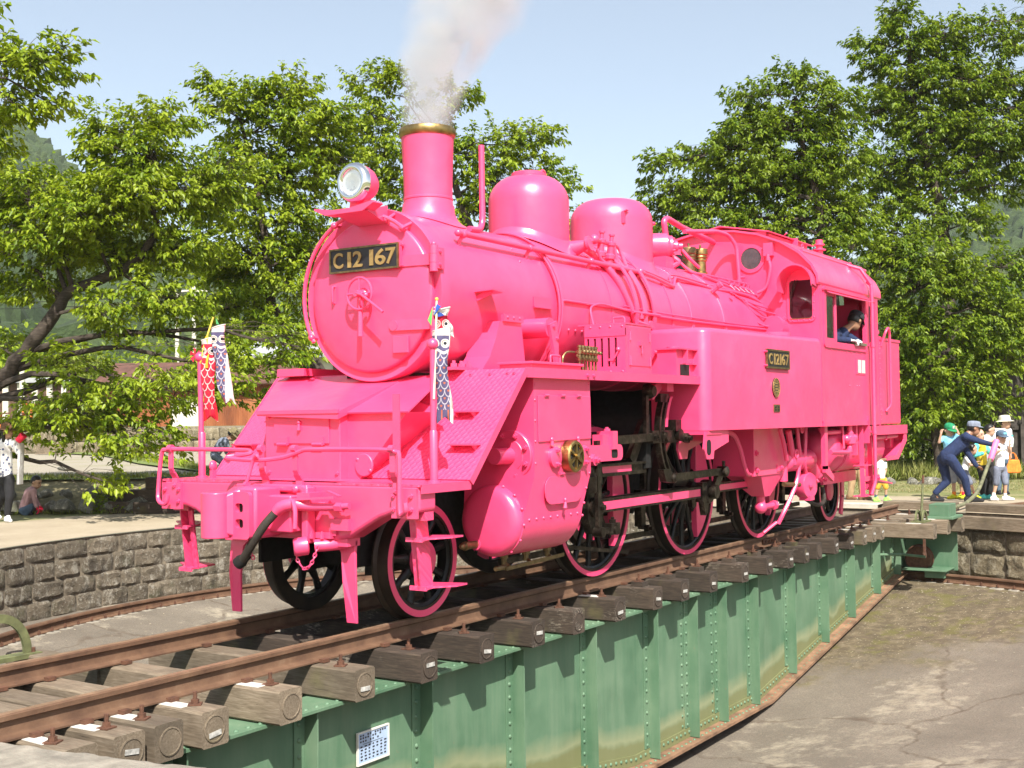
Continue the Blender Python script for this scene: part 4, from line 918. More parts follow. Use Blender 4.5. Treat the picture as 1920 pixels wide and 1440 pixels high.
# air hose, brake pipe, steam heat cock
b = MB().tube(sm([(-.93,-.70,.895),(-.95,-.55,.885),(-.97,-.38,.885),(-1.02,-.28,.90),(-1.06,-.20,.885),(-1.08,-.155,.845)],4), [.022,.022,.024,.024,.026,.028,.03,.032,.034,.036,.04,.044,.044,.044,.044,.044,.044,.044,.040,.038,.036][:21] , 12)
for x0 in (-.62,-.47): b.lathe([(.034,-.03),(.034,.03)], (-.94, x0, .885), (0,1,0), 6)
b.bar((-.99,-.62,.955),(-1.03,-.28,.935),.03,.014); b.bar((-.96,-.64,.96),(-.92,-.5,.99),.03,.012); b.tube(sm([(-1.06,-.30,.93),(-1.08,-.34,.86),(-1.09,-.345,.74)],4),[.016]*9,8); b.box(-1.0,-.86,-.40,-.28,.90,.98)
P_('brake_pipe', b)
P_('air_hose', MB().tube(sm([(-1.08,-.16,.85),(-1.12,-.09,.76),(-1.14,0,.64),(-1.13,.08,.55),(-1.12,.13,.50)],6), .031, 12), M['rubber'])
P_('hose_coupling', MB().lathe([(.045,-.02),(.048,.02),(.035,.05),(.03,.09)], (-1.12,.16,.485), (.1,-.7,.5), 10), M['void'])
b = MB(); b.tube(sm([(-.72,-.52,.62),(-.85,-.46,.615),(-.93,-.38,.61)],4), .045, 12); b.lathe([(.05,-.06),(.065,-.05),(.065,.03),(.055,.045),(.035,.045),(.033,.03),(0,.03)], (-.99,-.30,.605), (-.65,.6,-.1), 16)
b.box(-.9,-.84,-.50,-.36,.66,.70); b.bar((-.87,-.50,.68),(-.87,-.50,.80),.06,.02); b.box(-.90,-.855,-.66,-.50,.72,.80)
for q in (-.34,-.44): b.bolt((-.92,q,.66),(0,0,1),.014,.03)
P_('steam_heat_cock', b)
P_('cock_mouth_shade', MB().lathe([(.033,0),(.033,.002),(0,.002)], V((-.99,-.30,.605))+V((-.65,.6,-.1)).normalized()*.031, (-.65,.6,-.1), 14), M['void'], smooth=0)  # black disc paints the shade inside the cock mouth
# ---------------- smokebox
AX = (1, 0, 0)
sb = P_('smokebox', MB().lathe([(.60,.20),(.685,.18),(.690,.19),(.690,.30),(.683,.305),(.680,1.92),(.66,1.94)], (0,0,ZC), AX, 96), smooth=35)
dp = [(.606,.215),(.610,.165),(.603,.155),(.59,.15),(.52,.135),(.40,.118),(.25,.105),(.1,.099),(0,.098)]
door = P_('smokebox_door', MB().lathe([(r_*1.0, x) for r_, x in dp], (0,0,ZC-.005), AX, 96), smooth=40)
def door_x(r_): return np.interp(r_, [0,.1,.25,.40,.52,.59,.603], [.098,.099,.105,.118,.135,.15,.155])
b = MB()
for z, y0 in ((2.71, -.27), (2.215, -.27)):
    for i in range(10):
        y_a, y_b = y0-(.36)*i/10, y0-(.36)*(i+1)/10; xa, xb = [min(float(door_x(min(math.hypot(y, z-ZC), .6))), .15) for y in (y_a, y_b)]
        b.add([(xa-.014,y_a,z-.042),(xb-.014,y_b,z-.042),(xb-.014,y_b,z+.042),(xa-.014,y_a,z+.042),(xa+.02,y_a,z-.042),(xb+.02,y_b,z-.042),(xb+.02,y_b,z+.042),(xa+.02,y_a,z+.042)], [(3,2,1,0),(4,5,6,7),(0,1,5,4),(1,2,6,5),(2,3,7,6),(3,0,4,7)])
    b.cyl((.125,-.27,z),(.10,-.27,z),.042,n=14)
b.build('hinge_strap', PK, door, smooth=30)
b = MB()
for z in (2.71, 2.215):
    for i, (z0, z1) in enumerate(((-.10,-.035),(-.033,.033),(.035,.10))): b.cyl((.125,-.655,z+z0),(.125,-.655,z+z1),.034,n=16)
    b.sph((.125,-.655,z+.11),.02); b.box(.12,.20,-.70,-.64,z-.08,z+.08); b.bolt((.14,-.70,z-.05),(0,-1,0),.014,.01); b.bolt((.14,-.70,z+.05),(0,-1,0),.014,.01)
b.build('door_hinge', PK, door, smooth=30)
b = MB(); cy, cz = .0, 2.475
hx = .02
b.tube([(hx, cy+.125*math.cos(2*PI*i/28), cz+.125*math.sin(2*PI*i/28)) for i in range(29)], .011, 8, cap=False)
for i in range(4): a = R(0+90*i); b.cyl((hx, cy, cz), (hx, cy+.12*math.cos(a), cz+.12*math.sin(a)), .010, n=8)
b.cyl((.10,cy,cz),(-.03,cy,cz),.032,.026,12); b.lathe([(.05,.0),(.05,.03),(.03,.05)], (.10,cy,cz), (-1,0,0), 14); b.build('door_handwheel', PK, door, smooth=35)
b = MB(); b.tube([(-.02,cy,cz),(-.03,cy-.06,cz-.015),(-.035,cy-.13,cz-.06),(-.035,cy-.28,cz-.165)], .0115, 8); b.sph((-.02,cy-.10,cz-.02),.02)
b.bar((.06,cy,cz),(.03,cy-.0,cz-.18),.02,.02); b.tube([(.03,cy,cz-.14),(.03,cy,cz-.335)],[.017,.022],10); b.build('dart_handles', PK, door, smooth=35)
b = MB(); b.tube(rnd([(.14,.33,2.56),(.085,.335,2.56),(.085,.335,2.425),(.145,.335,2.425)],.02),.009,8); b.build('door_grab', PK, door)
MB().box(.118,.136,-.40,-.25,2.0,2.13).build('door_patch', PK, door, smooth=0, bev=.003)
b = MB(); r2 = .655                                    # grab rail round the front
pts = [(.10, -.0+(.645+.05*(a > 40))*math.sin(R(a)), ZC+(.645)*math.cos(R(a))) for a in range(8, 112, 6)]
b.tube([(.115, .668*math.sin(R(a)), ZC+.668*math.cos(R(a))) for a in range(14, 128, 6)], .0165, 8); b.tube([(.10, .60*math.sin(R(a)), ZC+.63*math.cos(R(a))) for a in range(-10, -44, -5)], .017, 8)
for a, r_ in ((30,.668),(118,.668),(-20,.612),(-36,.612)): y, z = r_*math.sin(R(a)), ZC+r_*math.cos(R(a)); b.sph((.11,y,z),.027); b.cyl((.11,y,z),(.20,y*(.675/r_),ZC+(z-ZC)*(.675/r_)),.014,n=8)
P_('smokebox_grab_rail', b)
# number plate
npz = 2.757
pl = P_('front_number_plate', MB().box(.072,.088,-.345,.345,npz-.092,npz+.092), M['plateblack'], smooth=0)
b = MB()
for y0, y1, z0, z1 in ((-.352,.352,npz+.085,npz+.099),(-.352,.352,npz-.099,npz-.085),(-.352,-.338,npz-.085,npz+.085),(.338,.352,npz-.085,npz+.085)): b.box(.066,.090,y0,y1,z0,z1)
b.build('plate_rim', M['brassdull'], pl, smooth=0)
M['brasslet'] = simple('worn_brass_lettering', (.46,.31,.12), .5, .6, .2, 25)
for ch, yc, wd in (('C',.257,.10),('1',.140,.030),('2',.055,.095),('1',-.085,.030),('6',-.175,.105),('7',-.278,.095)):
    if ch == '1': MB().box(.064,.074,yc-.018,yc+.018,npz-.062,npz+.062).build('numeral', M['brasslet'], pl, smooth=0)
    else: text('numeral', ch, 'brasslet', pl, (.069, yc, npz), (0,-1,0), (0,0,1), wd, .126, .005, .018)
b = MB()
for y in (-.36,-.355):
    for z in (npz-.08,npz+.08): b.bolt((.12,y,z),(-1,0,0),.012,.02)
b.box(.085,.11,-.36,-.3,npz-.09,npz+.09); b.box(.085,.11,.28,.34,npz-.09,npz+.09); b.build('plate_bracket', PK, pl, smooth=0)
# headlamp
hx, hy, hz = -.10, -.03, 3.335
lampm = MB().lathe([(.10,.07),(.14,.045),(.152,.035),(.150,.09),(.135,.16),(.10,.22),(.05,.25),(0,.255)], (hx,hy,hz), (1,0,-.02), 40)
hl = P_('headlamp', lampm, smooth=45)
MB().lathe([(.092,.035),(.098,.0),(.112,-.012),(.135,-.01),(.150,.012),(.157,.035),(.157,.05)], (hx,hy,hz), (1,0,-.02), 48, cap=False).build('lamp_rim', M['chrome'], hl, smooth=60)
M['silver'] = simple('silvered_reflector', (.90,.90,.88), .32, .75, .05, 5, 0)
MB().lathe([(.096,.012),(.075,.035),(.045,.05),(.0,.055)], (hx,hy,hz), (1,0,-.02), 32).build('reflector', M['silver'], hl, smooth=60)
MB().lathe([(0,.005),(.05,.007),(.096,.018),(.096,.022),(0,.01)], (hx,hy,hz), (1,0,-.02), 32, cap=False).build('lens', M['lens'], hl, smooth=60)
b = MB(); b.prism([(-.19,3.085),(.19,3.085),(.30,3.135),(.30,3.150),(.12,3.12),(-.06,3.12),(-.28,3.155),(-.30,3.14)], 'x', -.16, -.04); b.prism([(-.08,3.12),(.06,3.12),(.05,3.21),(-.10,3.21)], 'x', -.02, .12)
b.add([(-.14,-.22,3.09),(-.14,.12,3.09),(.16,.1,3.02),(.16,-.18,3.02),(.16,.1,3.17),(.16,-.18,3.17)], [(0,1,2,3),(0,1,4,5),(3,2,4,5),(0,3,5),(1,2,4)])
b.build('lamp_bracket', PK, hl, smooth=0)
# chimney
ch = P_('chimney', MB().lathe([(.225,.60),(.225,.655),(.225,.70),(.220,.76),(.212,.82),(.207,.86),(.212,.865),(.212,.88),(.206,.885),(.209,1.05),(.224,1.41),(.226,1.43),(.2,1.43),(.18,.9)], (.93,0,ZC), (0,0,1), 56, cap=False), smooth=40)
MB().lathe([(.224,1.395),(.236,1.405),(.243,1.43),(.243,1.462),(.236,1.472),(.212,1.475),(.205,1.46),(.205,1.39)], (.93,0,ZC), (0,0,1), 56, cap=False).build('brass_chimney_cap', M['brass'], ch, smooth=40)
MB().lathe([(0,.9),(.19,.9)], (.93,0,ZC), (0,0,1), 32, cap=False).build('chimney_bore', M['void'], ch)
flr = []                                              # skirt that follows the barrel
for i in range(49):
    a = 2*PI*i/48; row = []
    for r_, h in ((.219,.25),(.228,.13),(.252,.06),(.285,.02),(.325,.004)):
        x, y = r_*math.cos(a), r_*math.sin(a); row.append((.93+x, y, ZC+math.sqrt(max(.69**2-y*y, .05))+h*.62-.004))
    flr.append(row)
MB().grid(flr).build('chimney_skirt', PK, ch, smooth=60)
P_('exhaust_pipe', MB().tube(rnd([(1.02,-.36,3.075),(1.29,-.31,3.10),(1.30,-.30,3.84)],.20,7), .026, 12))
# ---------------- boiler barrel and firebox
pro = [(.60,1.93),(.695,1.93),(.70,1.935),(.70,1.965),(.693,1.968),(.70,3.72),(.705,3.725),(.705,3.76),(.70,3.765),(.712,4.65),(.722,4.655),(.722,4.70),(.715,4.705),(.722,5.5),(.732,5.505),(.732,5.56),(.728,5.565),(.74,6.92)]
boiler = P_('boiler', MB().lathe(pro, (0,0,ZC), AX, 96, cap=False), smooth=35)
b = MB()
for x, r_ in ((1.945,.712),(2.9,.703),(3.74,.712),(4.2,.714),(4.68,.726),(5.53,.738)):
    MB().lathe([(r_-.01,-.024),(r_,-.024),(r_,.024),(r_-.01,.024)], (x,0,ZC), AX, 96, cap=False).build('lagging_band', PK, boiler, smooth=35)
b = MB()
for i in range(9): b.rivet(bp(2.12+i*.12, .697, -107), bp(0,1,-107)-V((0,0,ZC)), .014, .011)
for x in (5.56, 5.6):
    for z in range(3): pass
for i in range(14): b.rivet((1.955, *(bp(1.955,.70,-60-6*i)[1:])), bp(0,1,-60-6*i)-V((0,0,ZC)), .012, .01)
for a in (-52,-58,-64): b.rivet(bp(1.45,.68,a+5), bp(0,1,a)-V((0,0,ZC)), .013, .012)
b.build('boiler_rivets', PK, boiler, smooth=40, kind='stuff')
def dome(x, r, top, name, k):
    zt = top-ZC; pr = [(r,.36),(r,.5),(r,.6),(r,.76)]+[(r, zt-.30)]
    for i in range(1, 9): a = R(90*i/8); pr.append((r-.30*k+.30*k*math.cos(a), zt-.30*k+.30*k*math.sin(a)) if i < 8 else (r-.30*k, zt))
    pr[4] = (r, zt-.30*k); pr.append((0, zt+.012)); d = P_(name, MB().lathe(pr, (x,0,ZC), (0,0,1), 64), smooth=50)
    sk = []
    for i in range(65):
        a = 2*PI*i/64; row = []
        for r_, h in ((r-.002,.10),(r+.012,.055),(r+.035,.02),(r+.07,.004)):
            xx, y = r_*math.cos(a), r_*math.sin(a); row.append((x+xx, y, ZC+math.sqrt(max(.704**2-y*y,.01))+h))
        sk.append(row)
    MB().grid(sk).build('dome_skirt', PK, d, smooth=60); return d
sd1 = dome(2.53, .388, 3.80, 'sand_dome', .86); sd2 = dome(4.19, .443, 3.805, 'steam_dome', .80)
b = MB(); b.lathe([(.165,0),(.165,.03),(.15,.04),(.05,.05),(0,.05)], (2.53,-.0,3.80), (0,0,1), 32); b.box(2.69,2.78,-.03,.03,3.79,3.83); b.tube([(2.80+.045*math.cos(R(a)),0,3.865+.045*math.sin(R(a))) for a in range(-100,200,20)],.012,8); b.build('dome_lid', PK, sd1)
b = MB(); b.box(3.86,3.90,-.33,-.30,3.50,3.62); b.plate([(3.86,-.30,3.62),(3.91,-.27,3.62),(3.91,-.36,3.64),(3.86,-.36,3.64)],.01); b.build('dome_hook', PK, sd2, smooth=0)
# handrail on the barrel
b = MB(); b.tube([(.55,-.58,2.965),(3.80,-.58,2.95)], .024, 12); b.sph((.55,-.58,2.965),.03)
for x in (.62, 1.62, 2.7, 3.72): b.sph((x,-.58,2.96),.034); b.tube([(x,-.58,2.96),(x-.02,-.555,2.90),(x-.02,-.545,2.87)],.016,8)
P_('boiler_handrail', b)
P_('boiler_handrail', MB().tube([(.55,.58,2.965),(3.80,.58,2.95)], .024, 12))
# bracket step, maker patch, support and bell crank beside the smokebox
b = MB(); b.plate([bp(.62,.68,-88),bp(.86,.68,-88),bp(.86,.80,-88),bp(.62,.86,-88)],.01); b.bar(bp(.66,.68,-93),bp(.66,.82,-89),.012,.04); P_('smokebox_bracket', b, smooth=0)
b = MB(); b.plate([bp(1.50,.686,-86),bp(1.78,.686,-86),bp(1.78,.686,-94),bp(1.50,.686,-94)],-.008); b.plate([bp(1.50,.684,-93.5),bp(1.78,.684,-93.5),bp(1.78,.73,-94),bp(1.50,.73,-94)],-.006); P_('barrel_patch', b, smooth=0)
rows = []
for t in np.linspace(0, 1, 7):
    a = -100-34*t; x0, x1 = .86-.16*t, 1.20+.06*t; d_ = .69+.05*t+.30*t*t
    rows.append([(x0-.05*t, -.55-.42*t if False else -d_*math.sin(R(100+8*t)), 2.30-.435*t), (x1, -d_*math.sin(R(100+8*t)), 2.30-.435*t)])
b = MB(); b.prism([(.86,2.27),(1.18,2.29),(1.25,1.865),(.60,1.865),(.72,1.98),(.80,2.12)], 'y', -.76, -.52); b.bar((.90,-.765,2.30),(1.19,-.765,2.30),.03,.06)
for x in (.95,1.04,1.13): b.rivet((x,-.78,2.305),(0,-1,0),.014,.012)
P_('smokebox_stay', b, smooth=0)
b = MB(); b.cyl((1.42,-.62,2.24),(1.42,-.90,2.24),.085,n=24); b.prism([(1.36,2.26),(1.48,2.30),(1.50,2.1),(1.50,1.88),(1.46,1.87),(1.43,2.05)], 'y', -.93, -.905); b.tube(sm([(1.48,-.93,2.16),(1.55,-.88,2.19),(1.66,-.80,2.22),(1.70,-.74,2.27)],3),.012,8); b.bolt((1.42,-.93,2.25),(0,-1,0),.016,.012); b.bolt((1.47,-.93,1.90),(0,-1,0),.016,.012); b.bolt((1.47,-.93,2.15),(0,-1,0),.016,.012)
P_('damper_crank', b, smooth=30)
b = MB(); b.box(.30,.66,-.72,-.55,1.862,1.885)
for x in (.36,.46,.56): b.bolt((x,-.66,1.885),(0,0,1),.028,.03)
P_('saddle_bolts', b, smooth=0)
# pipes wrapped round the barrel
def wrap(x0, x1, a0, a1, r_, rad, n=14, mat=PK, name='boiler_pipe', pre=(), post=()):
    pts = list(pre)+[bp(x0+(x1-x0)*i/n, r_, a0+(a1-a0)*i/n) for i in range(n+1)]+list(post); return P_(name, MB().tube(pts, rad, 8), mat)
for dx, rr_ in ((0, .715), (.035, .72)): wrap(1.86+dx, 1.90+dx, -42, -118, rr_, .011)
wrap(1.80, 1.86, -108, -140, .73, .016); wrap(1.86, 1.90, -112, -142, .75, .016)
P_('sand_pipe', MB().tube(rnd([bp(1.93,.705,-140),bp(1.93,.71,-86),bp(3.2,.712,-86)],.06),.011,8))
P_('boiler_pipe', MB().tube(rnd([(2.42,-.80,1.9),(2.42,-.76,2.30),(2.42,-.712,2.50),(2.62,-.716,2.545),(3.6,-.72,2.49)],.08),.011,8))
P_('boiler_pipe', MB().tube(sm([bp(3.0,.715,-86),bp(3.9,.728,-88),bp(4.9,.735,-88),bp(6.0,.75,-87),bp(6.92,.755,-86)],3),.013,8))
P_('boiler_pipe', MB().tube(sm([bp(3.1,.715,-83.5),bp(3.9,.728,-85),bp(4.9,.735,-85),bp(6.0,.75,-85),bp(6.92,.755,-83)],3),.009,8))
# main steam feed: stout pipe running down and two flat bands over the dome
P_('injector_pipe', MB().tube(sm([(2.9,-.40,3.12),(2.98,-.50,3.02),(3.10,-.62,2.84),(3.22,-.70,2.60),(3.30,-.745,2.40),(3.32,-.78,2.30)],4),.035,12))
b = MB(); b.lathe([(.05,-.04),(.05,.05)], (3.32,-.78,2.32),(.1,0,1),10); b.tube([(3.2,-.80,2.40),(3.45,-.80,2.38)],.022,8); b.lathe([(.04,0),(.04,.02)],(3.36,-.86,2.38),(0,-1,0),10); b.bolt((3.3,-.8,2.44),(0,0,1),.02,.03); P_('check_valve', b, smooth=30)
for x in (3.28, 3.66):
    rows = [[bp(x+dx, rr_, a) for dx, rr_ in ((-.035,.76),(.035,.76),(.035,.772),(-.035,.772),(-.035,.76))] for a in range(-24, -123, -6)]
    P_('flat_strap', MB().grid(rows), smooth=30)
wrap(3.44, 3.52, -20, -125, .74, .030, 16)
P_('strap_tie', MB().tube([bp(3.2,.76,-88),bp(3.75,.775,-88)],.014,8)); P_('strap_tie', MB().tube([(3.5,-.82,2.12),(3.8,-.82,2.12)],.02,8))
# clack valves between the domes
b = MB()
b.lathe([(.10,-.1),(.07,.02),(.045,.12),(.075,.13),(.075,.16),(0,.16)], (2.72,-.40,3.10), (.15,-1,.25), 16)
for x, y, z in ((3.02,-.50,3.04),(3.20,-.51,3.03)):
    b.lathe([(.035,-.10),(.035,0),(.052,.01),(.052,.045),(.034,.06),(.034,.13),(.046,.14),(.046,.17),(.02,.18),(.02,.23),(.03,.235),(.03,.25),(0,.25)], (x,y,z), (0,-.12,1), 12); b.tube([(x-.06,y,z+.17),(x+.06,y,z+.17)],.012,6)
b.tube(rnd([(2.78,-.52,3.16),(2.88,-.53,3.19),(3.3,-.50,3.19),(3.34,-.52,2.98)],.04),.024,8); b.sph((2.86,-.53,3.19),.048); b.tube(rnd([(2.9,-.54,3.10),(2.95,-.56,2.98),(3.30,-.58,2.97)],.04),.016,8); b.tube(sm([(3.3,-.5,3.2),(3.42,-.5,3.16),(3.45,-.55,3.0)],4),.016,8); b.tube(sm([(3.34,-.48,3.2),(3.50,-.48,3.14),(3.52,-.54,2.98)],4),.012,8)
P_('clack_valves', b, smooth=35)
b = MB(); b.plate([bp(3.32,.73,-32),bp(3.62,.74,-32),bp(3.62,.74,-52),bp(3.32,.73,-52)],-.012); P_('hinged_flap', b, smooth=0)
P_('handrail_extension', MB().tube(sm([(3.78,-.58,2.95),(3.95,-.60,2.93),(4.15,-.61,2.90),(4.38,-.62,2.865),(4.46,-.60,2.88),(4.55,-.57,2.96),(4.66,-.56,2.975),(5.2,-.55,2.96),(5.6,-.56,2.94),(6.0,-.58,2.945),(6.5,-.60,2.93),(6.92,-.62,2.86)],3),.017,8))
P_('boiler_pipe', MB().tube(sm([(3.8,-.55,2.99),(4.2,-.57,2.945),(4.4,-.58,2.915),(4.52,-.53,3.0),(4.9,-.52,3.01),(5.6,-.52,2.985),(6.9,-.56,2.95)],3),.010,8))
for i, (y, z) in enumerate(((-.66,2.80),(-.70,2.74),(-.72,2.66),(-.74,2.56))): P_('gauge_pipe', MB().tube(sm([(6.0+.1*i,-.60-.02*i,2.93-.03*i),(6.5,y+.02,z+.04),(6.93,y-.10,z-.02)],4),.011,8))
P_('wash_plug', MB().lathe([(.03,0),(.03,.10),(.038,.10),(.038,.14),(0,.14)], bp(5.45,.735,-55), bp(0,1,-55)-V((0,0,ZC)), 8))
b = MB()
for x in (5.9, 6.35): b.lathe([(.028,-.005),(.028,.004),(0,.004)], bp(x,.748,-60), bp(0,1,-60)-V((0,0,ZC)), 12)
for x in (5.65,): 
    for a in (-96,-104): b.lathe([(.03,0),(.03,.02),(0,.02)], bp(x,.73,a), bp(0,1,a)-V((0,0,ZC)), 12)
P_('inspection_plugs', b)
# turbo generator, its pipes, and safety valves
b = MB(); b.lathe([(0,-.30),(.12,-.30),(.14,-.27),(.14,-.02),(.155,0),(.155,.03),(.14,.04),(.15,.10),(.15,.24),(.12,.27),(.12,.30),(0,.30)], (5.12,.06,3.43), (.55,-.83,0), 28)
for i in range(10): a = 2*PI*i/10; d = V((.55,-.83,0)).normalized(); u = V((.83,.55,0)).normalized(); b.bolt(V((5.12,.06,3.43))+d*.30+u*.09*math.cos(a)+V((0,0,.09*math.sin(a))), d, .012, .02)
d = V((.55,-.83,0)).normalized(); b.lathe([(.06,.30),(.06,.36),(.035,.38),(.035,.42),(0,.42)], (5.12,.06,3.43), d, 12)
b.tube(rnd([(5.3,-.15,3.18),(5.36,-.25,3.25),(5.30,-.15,3.34)],.03),.03,8); b.box(5.1,5.35,-.2,.15,3.15,3.3)
gen = P_('turbo_generator', b, smooth=35)
b = MB(); b.tube(rnd([(5.32,-.1,3.55),(5.27,-.1,3.73),(5.36,-.10,3.77),(5.85,-.05,3.735),(6.9,0,3.68)],.06),.035,10); b.tube(rnd([(5.12,.0,3.56),(5.10,.0,3.68),(5.22,0,3.70)],.05),.022,8); b.tube(rnd([(5.42,-.25,3.40),(5.46,-.32,3.30),(5.60,-.38,3.20)],.05),.02,8)
b.tube(sm([(5.4,-.18,3.30),(5.48,-.30,3.17),(5.56,-.36,3.13),(5.9,-.38,3.13),(6.9,-.42,3.12)],4),.018,8)
P_('generator_pipes', b)
P_('turret_pipe', MB().tube(rnd([(5.5,-.25,3.62),(6.45,-.25,3.74),(6.72,-.28,3.72),(6.82,-.34,3.6),(6.84,-.36,3.18),(6.84,-.36,3.10)],.18,8),.026,10))
b = MB(); b.tube([(6.0,-.45,3.08),(6.88,-.50,3.02)],.026,8); b.tube([(6.25,-.48,3.05),(6.25,-.50,3.0)],.03,8); b.tube(rnd([(5.6,-.43,3.10),(6.2,-.50,3.02),(6.9,-.56,2.96)],.05),.018,8)
for x in (6.2,6.35,6.5,6.65,6.8): b.bolt((x,-.49,3.06),(0,-.5,1),.018,.03); b.tube([(x,-.50,3.04),(x+.02,-.56,2.98)],.006,6)
b.lathe([(.035,-.05),(.035,.05)],(6.84,-.36,3.13),(0,0,1),10); b.tube([(6.84,-.36,3.2),(6.84,-.44,3.2)],.016,6); P_('turret_valves', b, smooth=30)
for x, m_, h in ((6.02,'brassdull',.02),(6.22,'brass',.0)):
    y = -.06 if m_ == 'brassdull' else -.12
    P_('safety_valve', MB().lathe([(.085,0),(.085,.02),(.07,.03),(.068,.15),(.080,.16),(.080,.175),(.072,.185),(.082,.195),(.084,.205),(.078,.22),(.092,.235),(.094,.28),(.088,.305),(.02,.31),(.012,.315),(.012,.36),(0,.36)], (x,y,3.20), (0,0,1), 24), M[m_])
# ---------------- boxes on the running board
b = MB(); b.box(.70,1.47,-1.16,-.86,1.863,1.905); b.box(.68,1.49,-1.18,-.85,1.905,1.925); lid = P_('running_board_locker', b, smooth=0, bev=.003)
MB().tube(rnd([(1.05,-1.12,1.925),(1.05,-1.12,1.985),(1.20,-1.12,1.985),(1.20,-1.12,1.925)],.02),.009,8).build('locker_handle', PK, lid)
P_('running_board_locker', MB().box(.3,1.5,.85,1.16,1.863,1.925), smooth=0)
b = MB()
pb_ = panel([(-1.2,1.865),(-.79,1.865),(-.79,2.30),(-1.2,2.30)], [[(y,1.93),(y,2.185),(y+.024,2.185),(y+.024,1.93)] for y in (-1.115,-1.045,-.975,-.905,-.835)], 'x', 2.19, 2.205)
pump = P_('air_pump_box', pb_, smooth=0)
b = MB(); b.box(2.206,2.70,-1.2,-1.185,1.865,2.30); b.box(2.19,2.71,-1.205,-.72,2.301,2.315); b.box(2.185,2.206,-1.20,-.79,2.20,2.27); b.box(2.69,2.70,-1.185,-.75,1.866,2.30)
for y in (-1.17,-1.05,-.95,-.85): b.rivet((2.19,y,2.285),(-1,0,0),.012,.01); b.rivet((2.19,y,1.885),(-1,0,0),.012,.01)
b.build('box_sides', PK, pump, smooth=0)
b = MB(); b.box(2.25,2.68,-1.206,-1.2,1.935,2.285); d_ = b.build('box_door', PK, pump, smooth=0, bev=.003)
b = MB(); b.box(2.44,2.51,-1.222,-1.206,2.12,2.155); b.cyl((2.475,-1.22,2.12),(2.475,-1.22,2.05),.008,n=8)
for x in (2.27,2.65):
    for z in (1.98,2.2): b.cyl((x,-1.21,z-.04),(x,-1.21,z+.04),.008,n=8)
b.build('door_latch', PK, d_)
MB().tube(rnd([(2.24,-1.06,2.31),(2.24,-1.06,2.365),(2.24,-1.17,2.365),(2.24,-1.17,2.31)],.02),.009,8).build('box_handle', PK, pump)
P_('box_interior', MB().box(2.23,2.66,-1.16,-.80,1.88,2.29), M['void'], smooth=0)  # black block filling the box, painted darkness behind the slits
b = MB(); b.box(2.185,2.192,-1.10,-1.03,1.98,2.0); b.sph((2.178,-1.135,2.08),.02); b.tube([(2.17,-1.135,2.06),(2.165,-1.10,2.0)],.008,6); P_('box_catch', b)
b = MB()
for i in range(6):
    x, y = 1.52+.066*i, -1.12+.006*i
    b.cyl((x,y,1.865),(x,y,1.96),.009,n=6); b.lathe([(.017,0),(.022,.01),(.022,.03),(.015,.035),(.015,.055),(.024,.06),(.024,.085),(.016,.09),(.016,.11),(.02,.112),(.02,.13),(0,.135)], (x,y,1.955), (0,0,1), 10); b.tube([(x,y-.04,2.03),(x,y+.03,2.03)],.012,6); b.sph((x,y-.045,2.03),.018,(1,1,1),8,6)
b.tube(sm([(1.54,-1.06,2.03),(1.47,-1.03,2.03),(1.42,-1.02,1.99),(1.41,-1.02,1.93)],4),.009,6); b.tube([(1.5,-1.11,2.0),(1.87,-1.07,2.0)],.012,6)
P_('lubricator', b, M['brassdull'], smooth=40)
b = MB(); b.box(3.22,3.60,-1.20,-1.0,1.864,2.12); b.box(3.20,3.60,-1.25,-.98,2.12,2.135); b.box(3.5,3.6,-1.24,-1.2,1.98,2.0); b.box(3.36,3.38,-1.25,-1.2,1.99,2.12); b.lathe([(.06,0),(.06,.02),(0,.02)], (3.4,-1.08,2.135),(0,0,1),16)
P_('tank_front_box', b, smooth=0)
P_('painted_box_shadow', MB().box(3.30,3.5,-1.204,-1.2,1.87,1.98), M['void'], smooth=0)  # dark sheet on the box face, painting a shadowed gap
MB().box(2.74,2.80,-1.12,-1.06,1.864,1.96).build('small_tag', M['white'], loco, smooth=0)
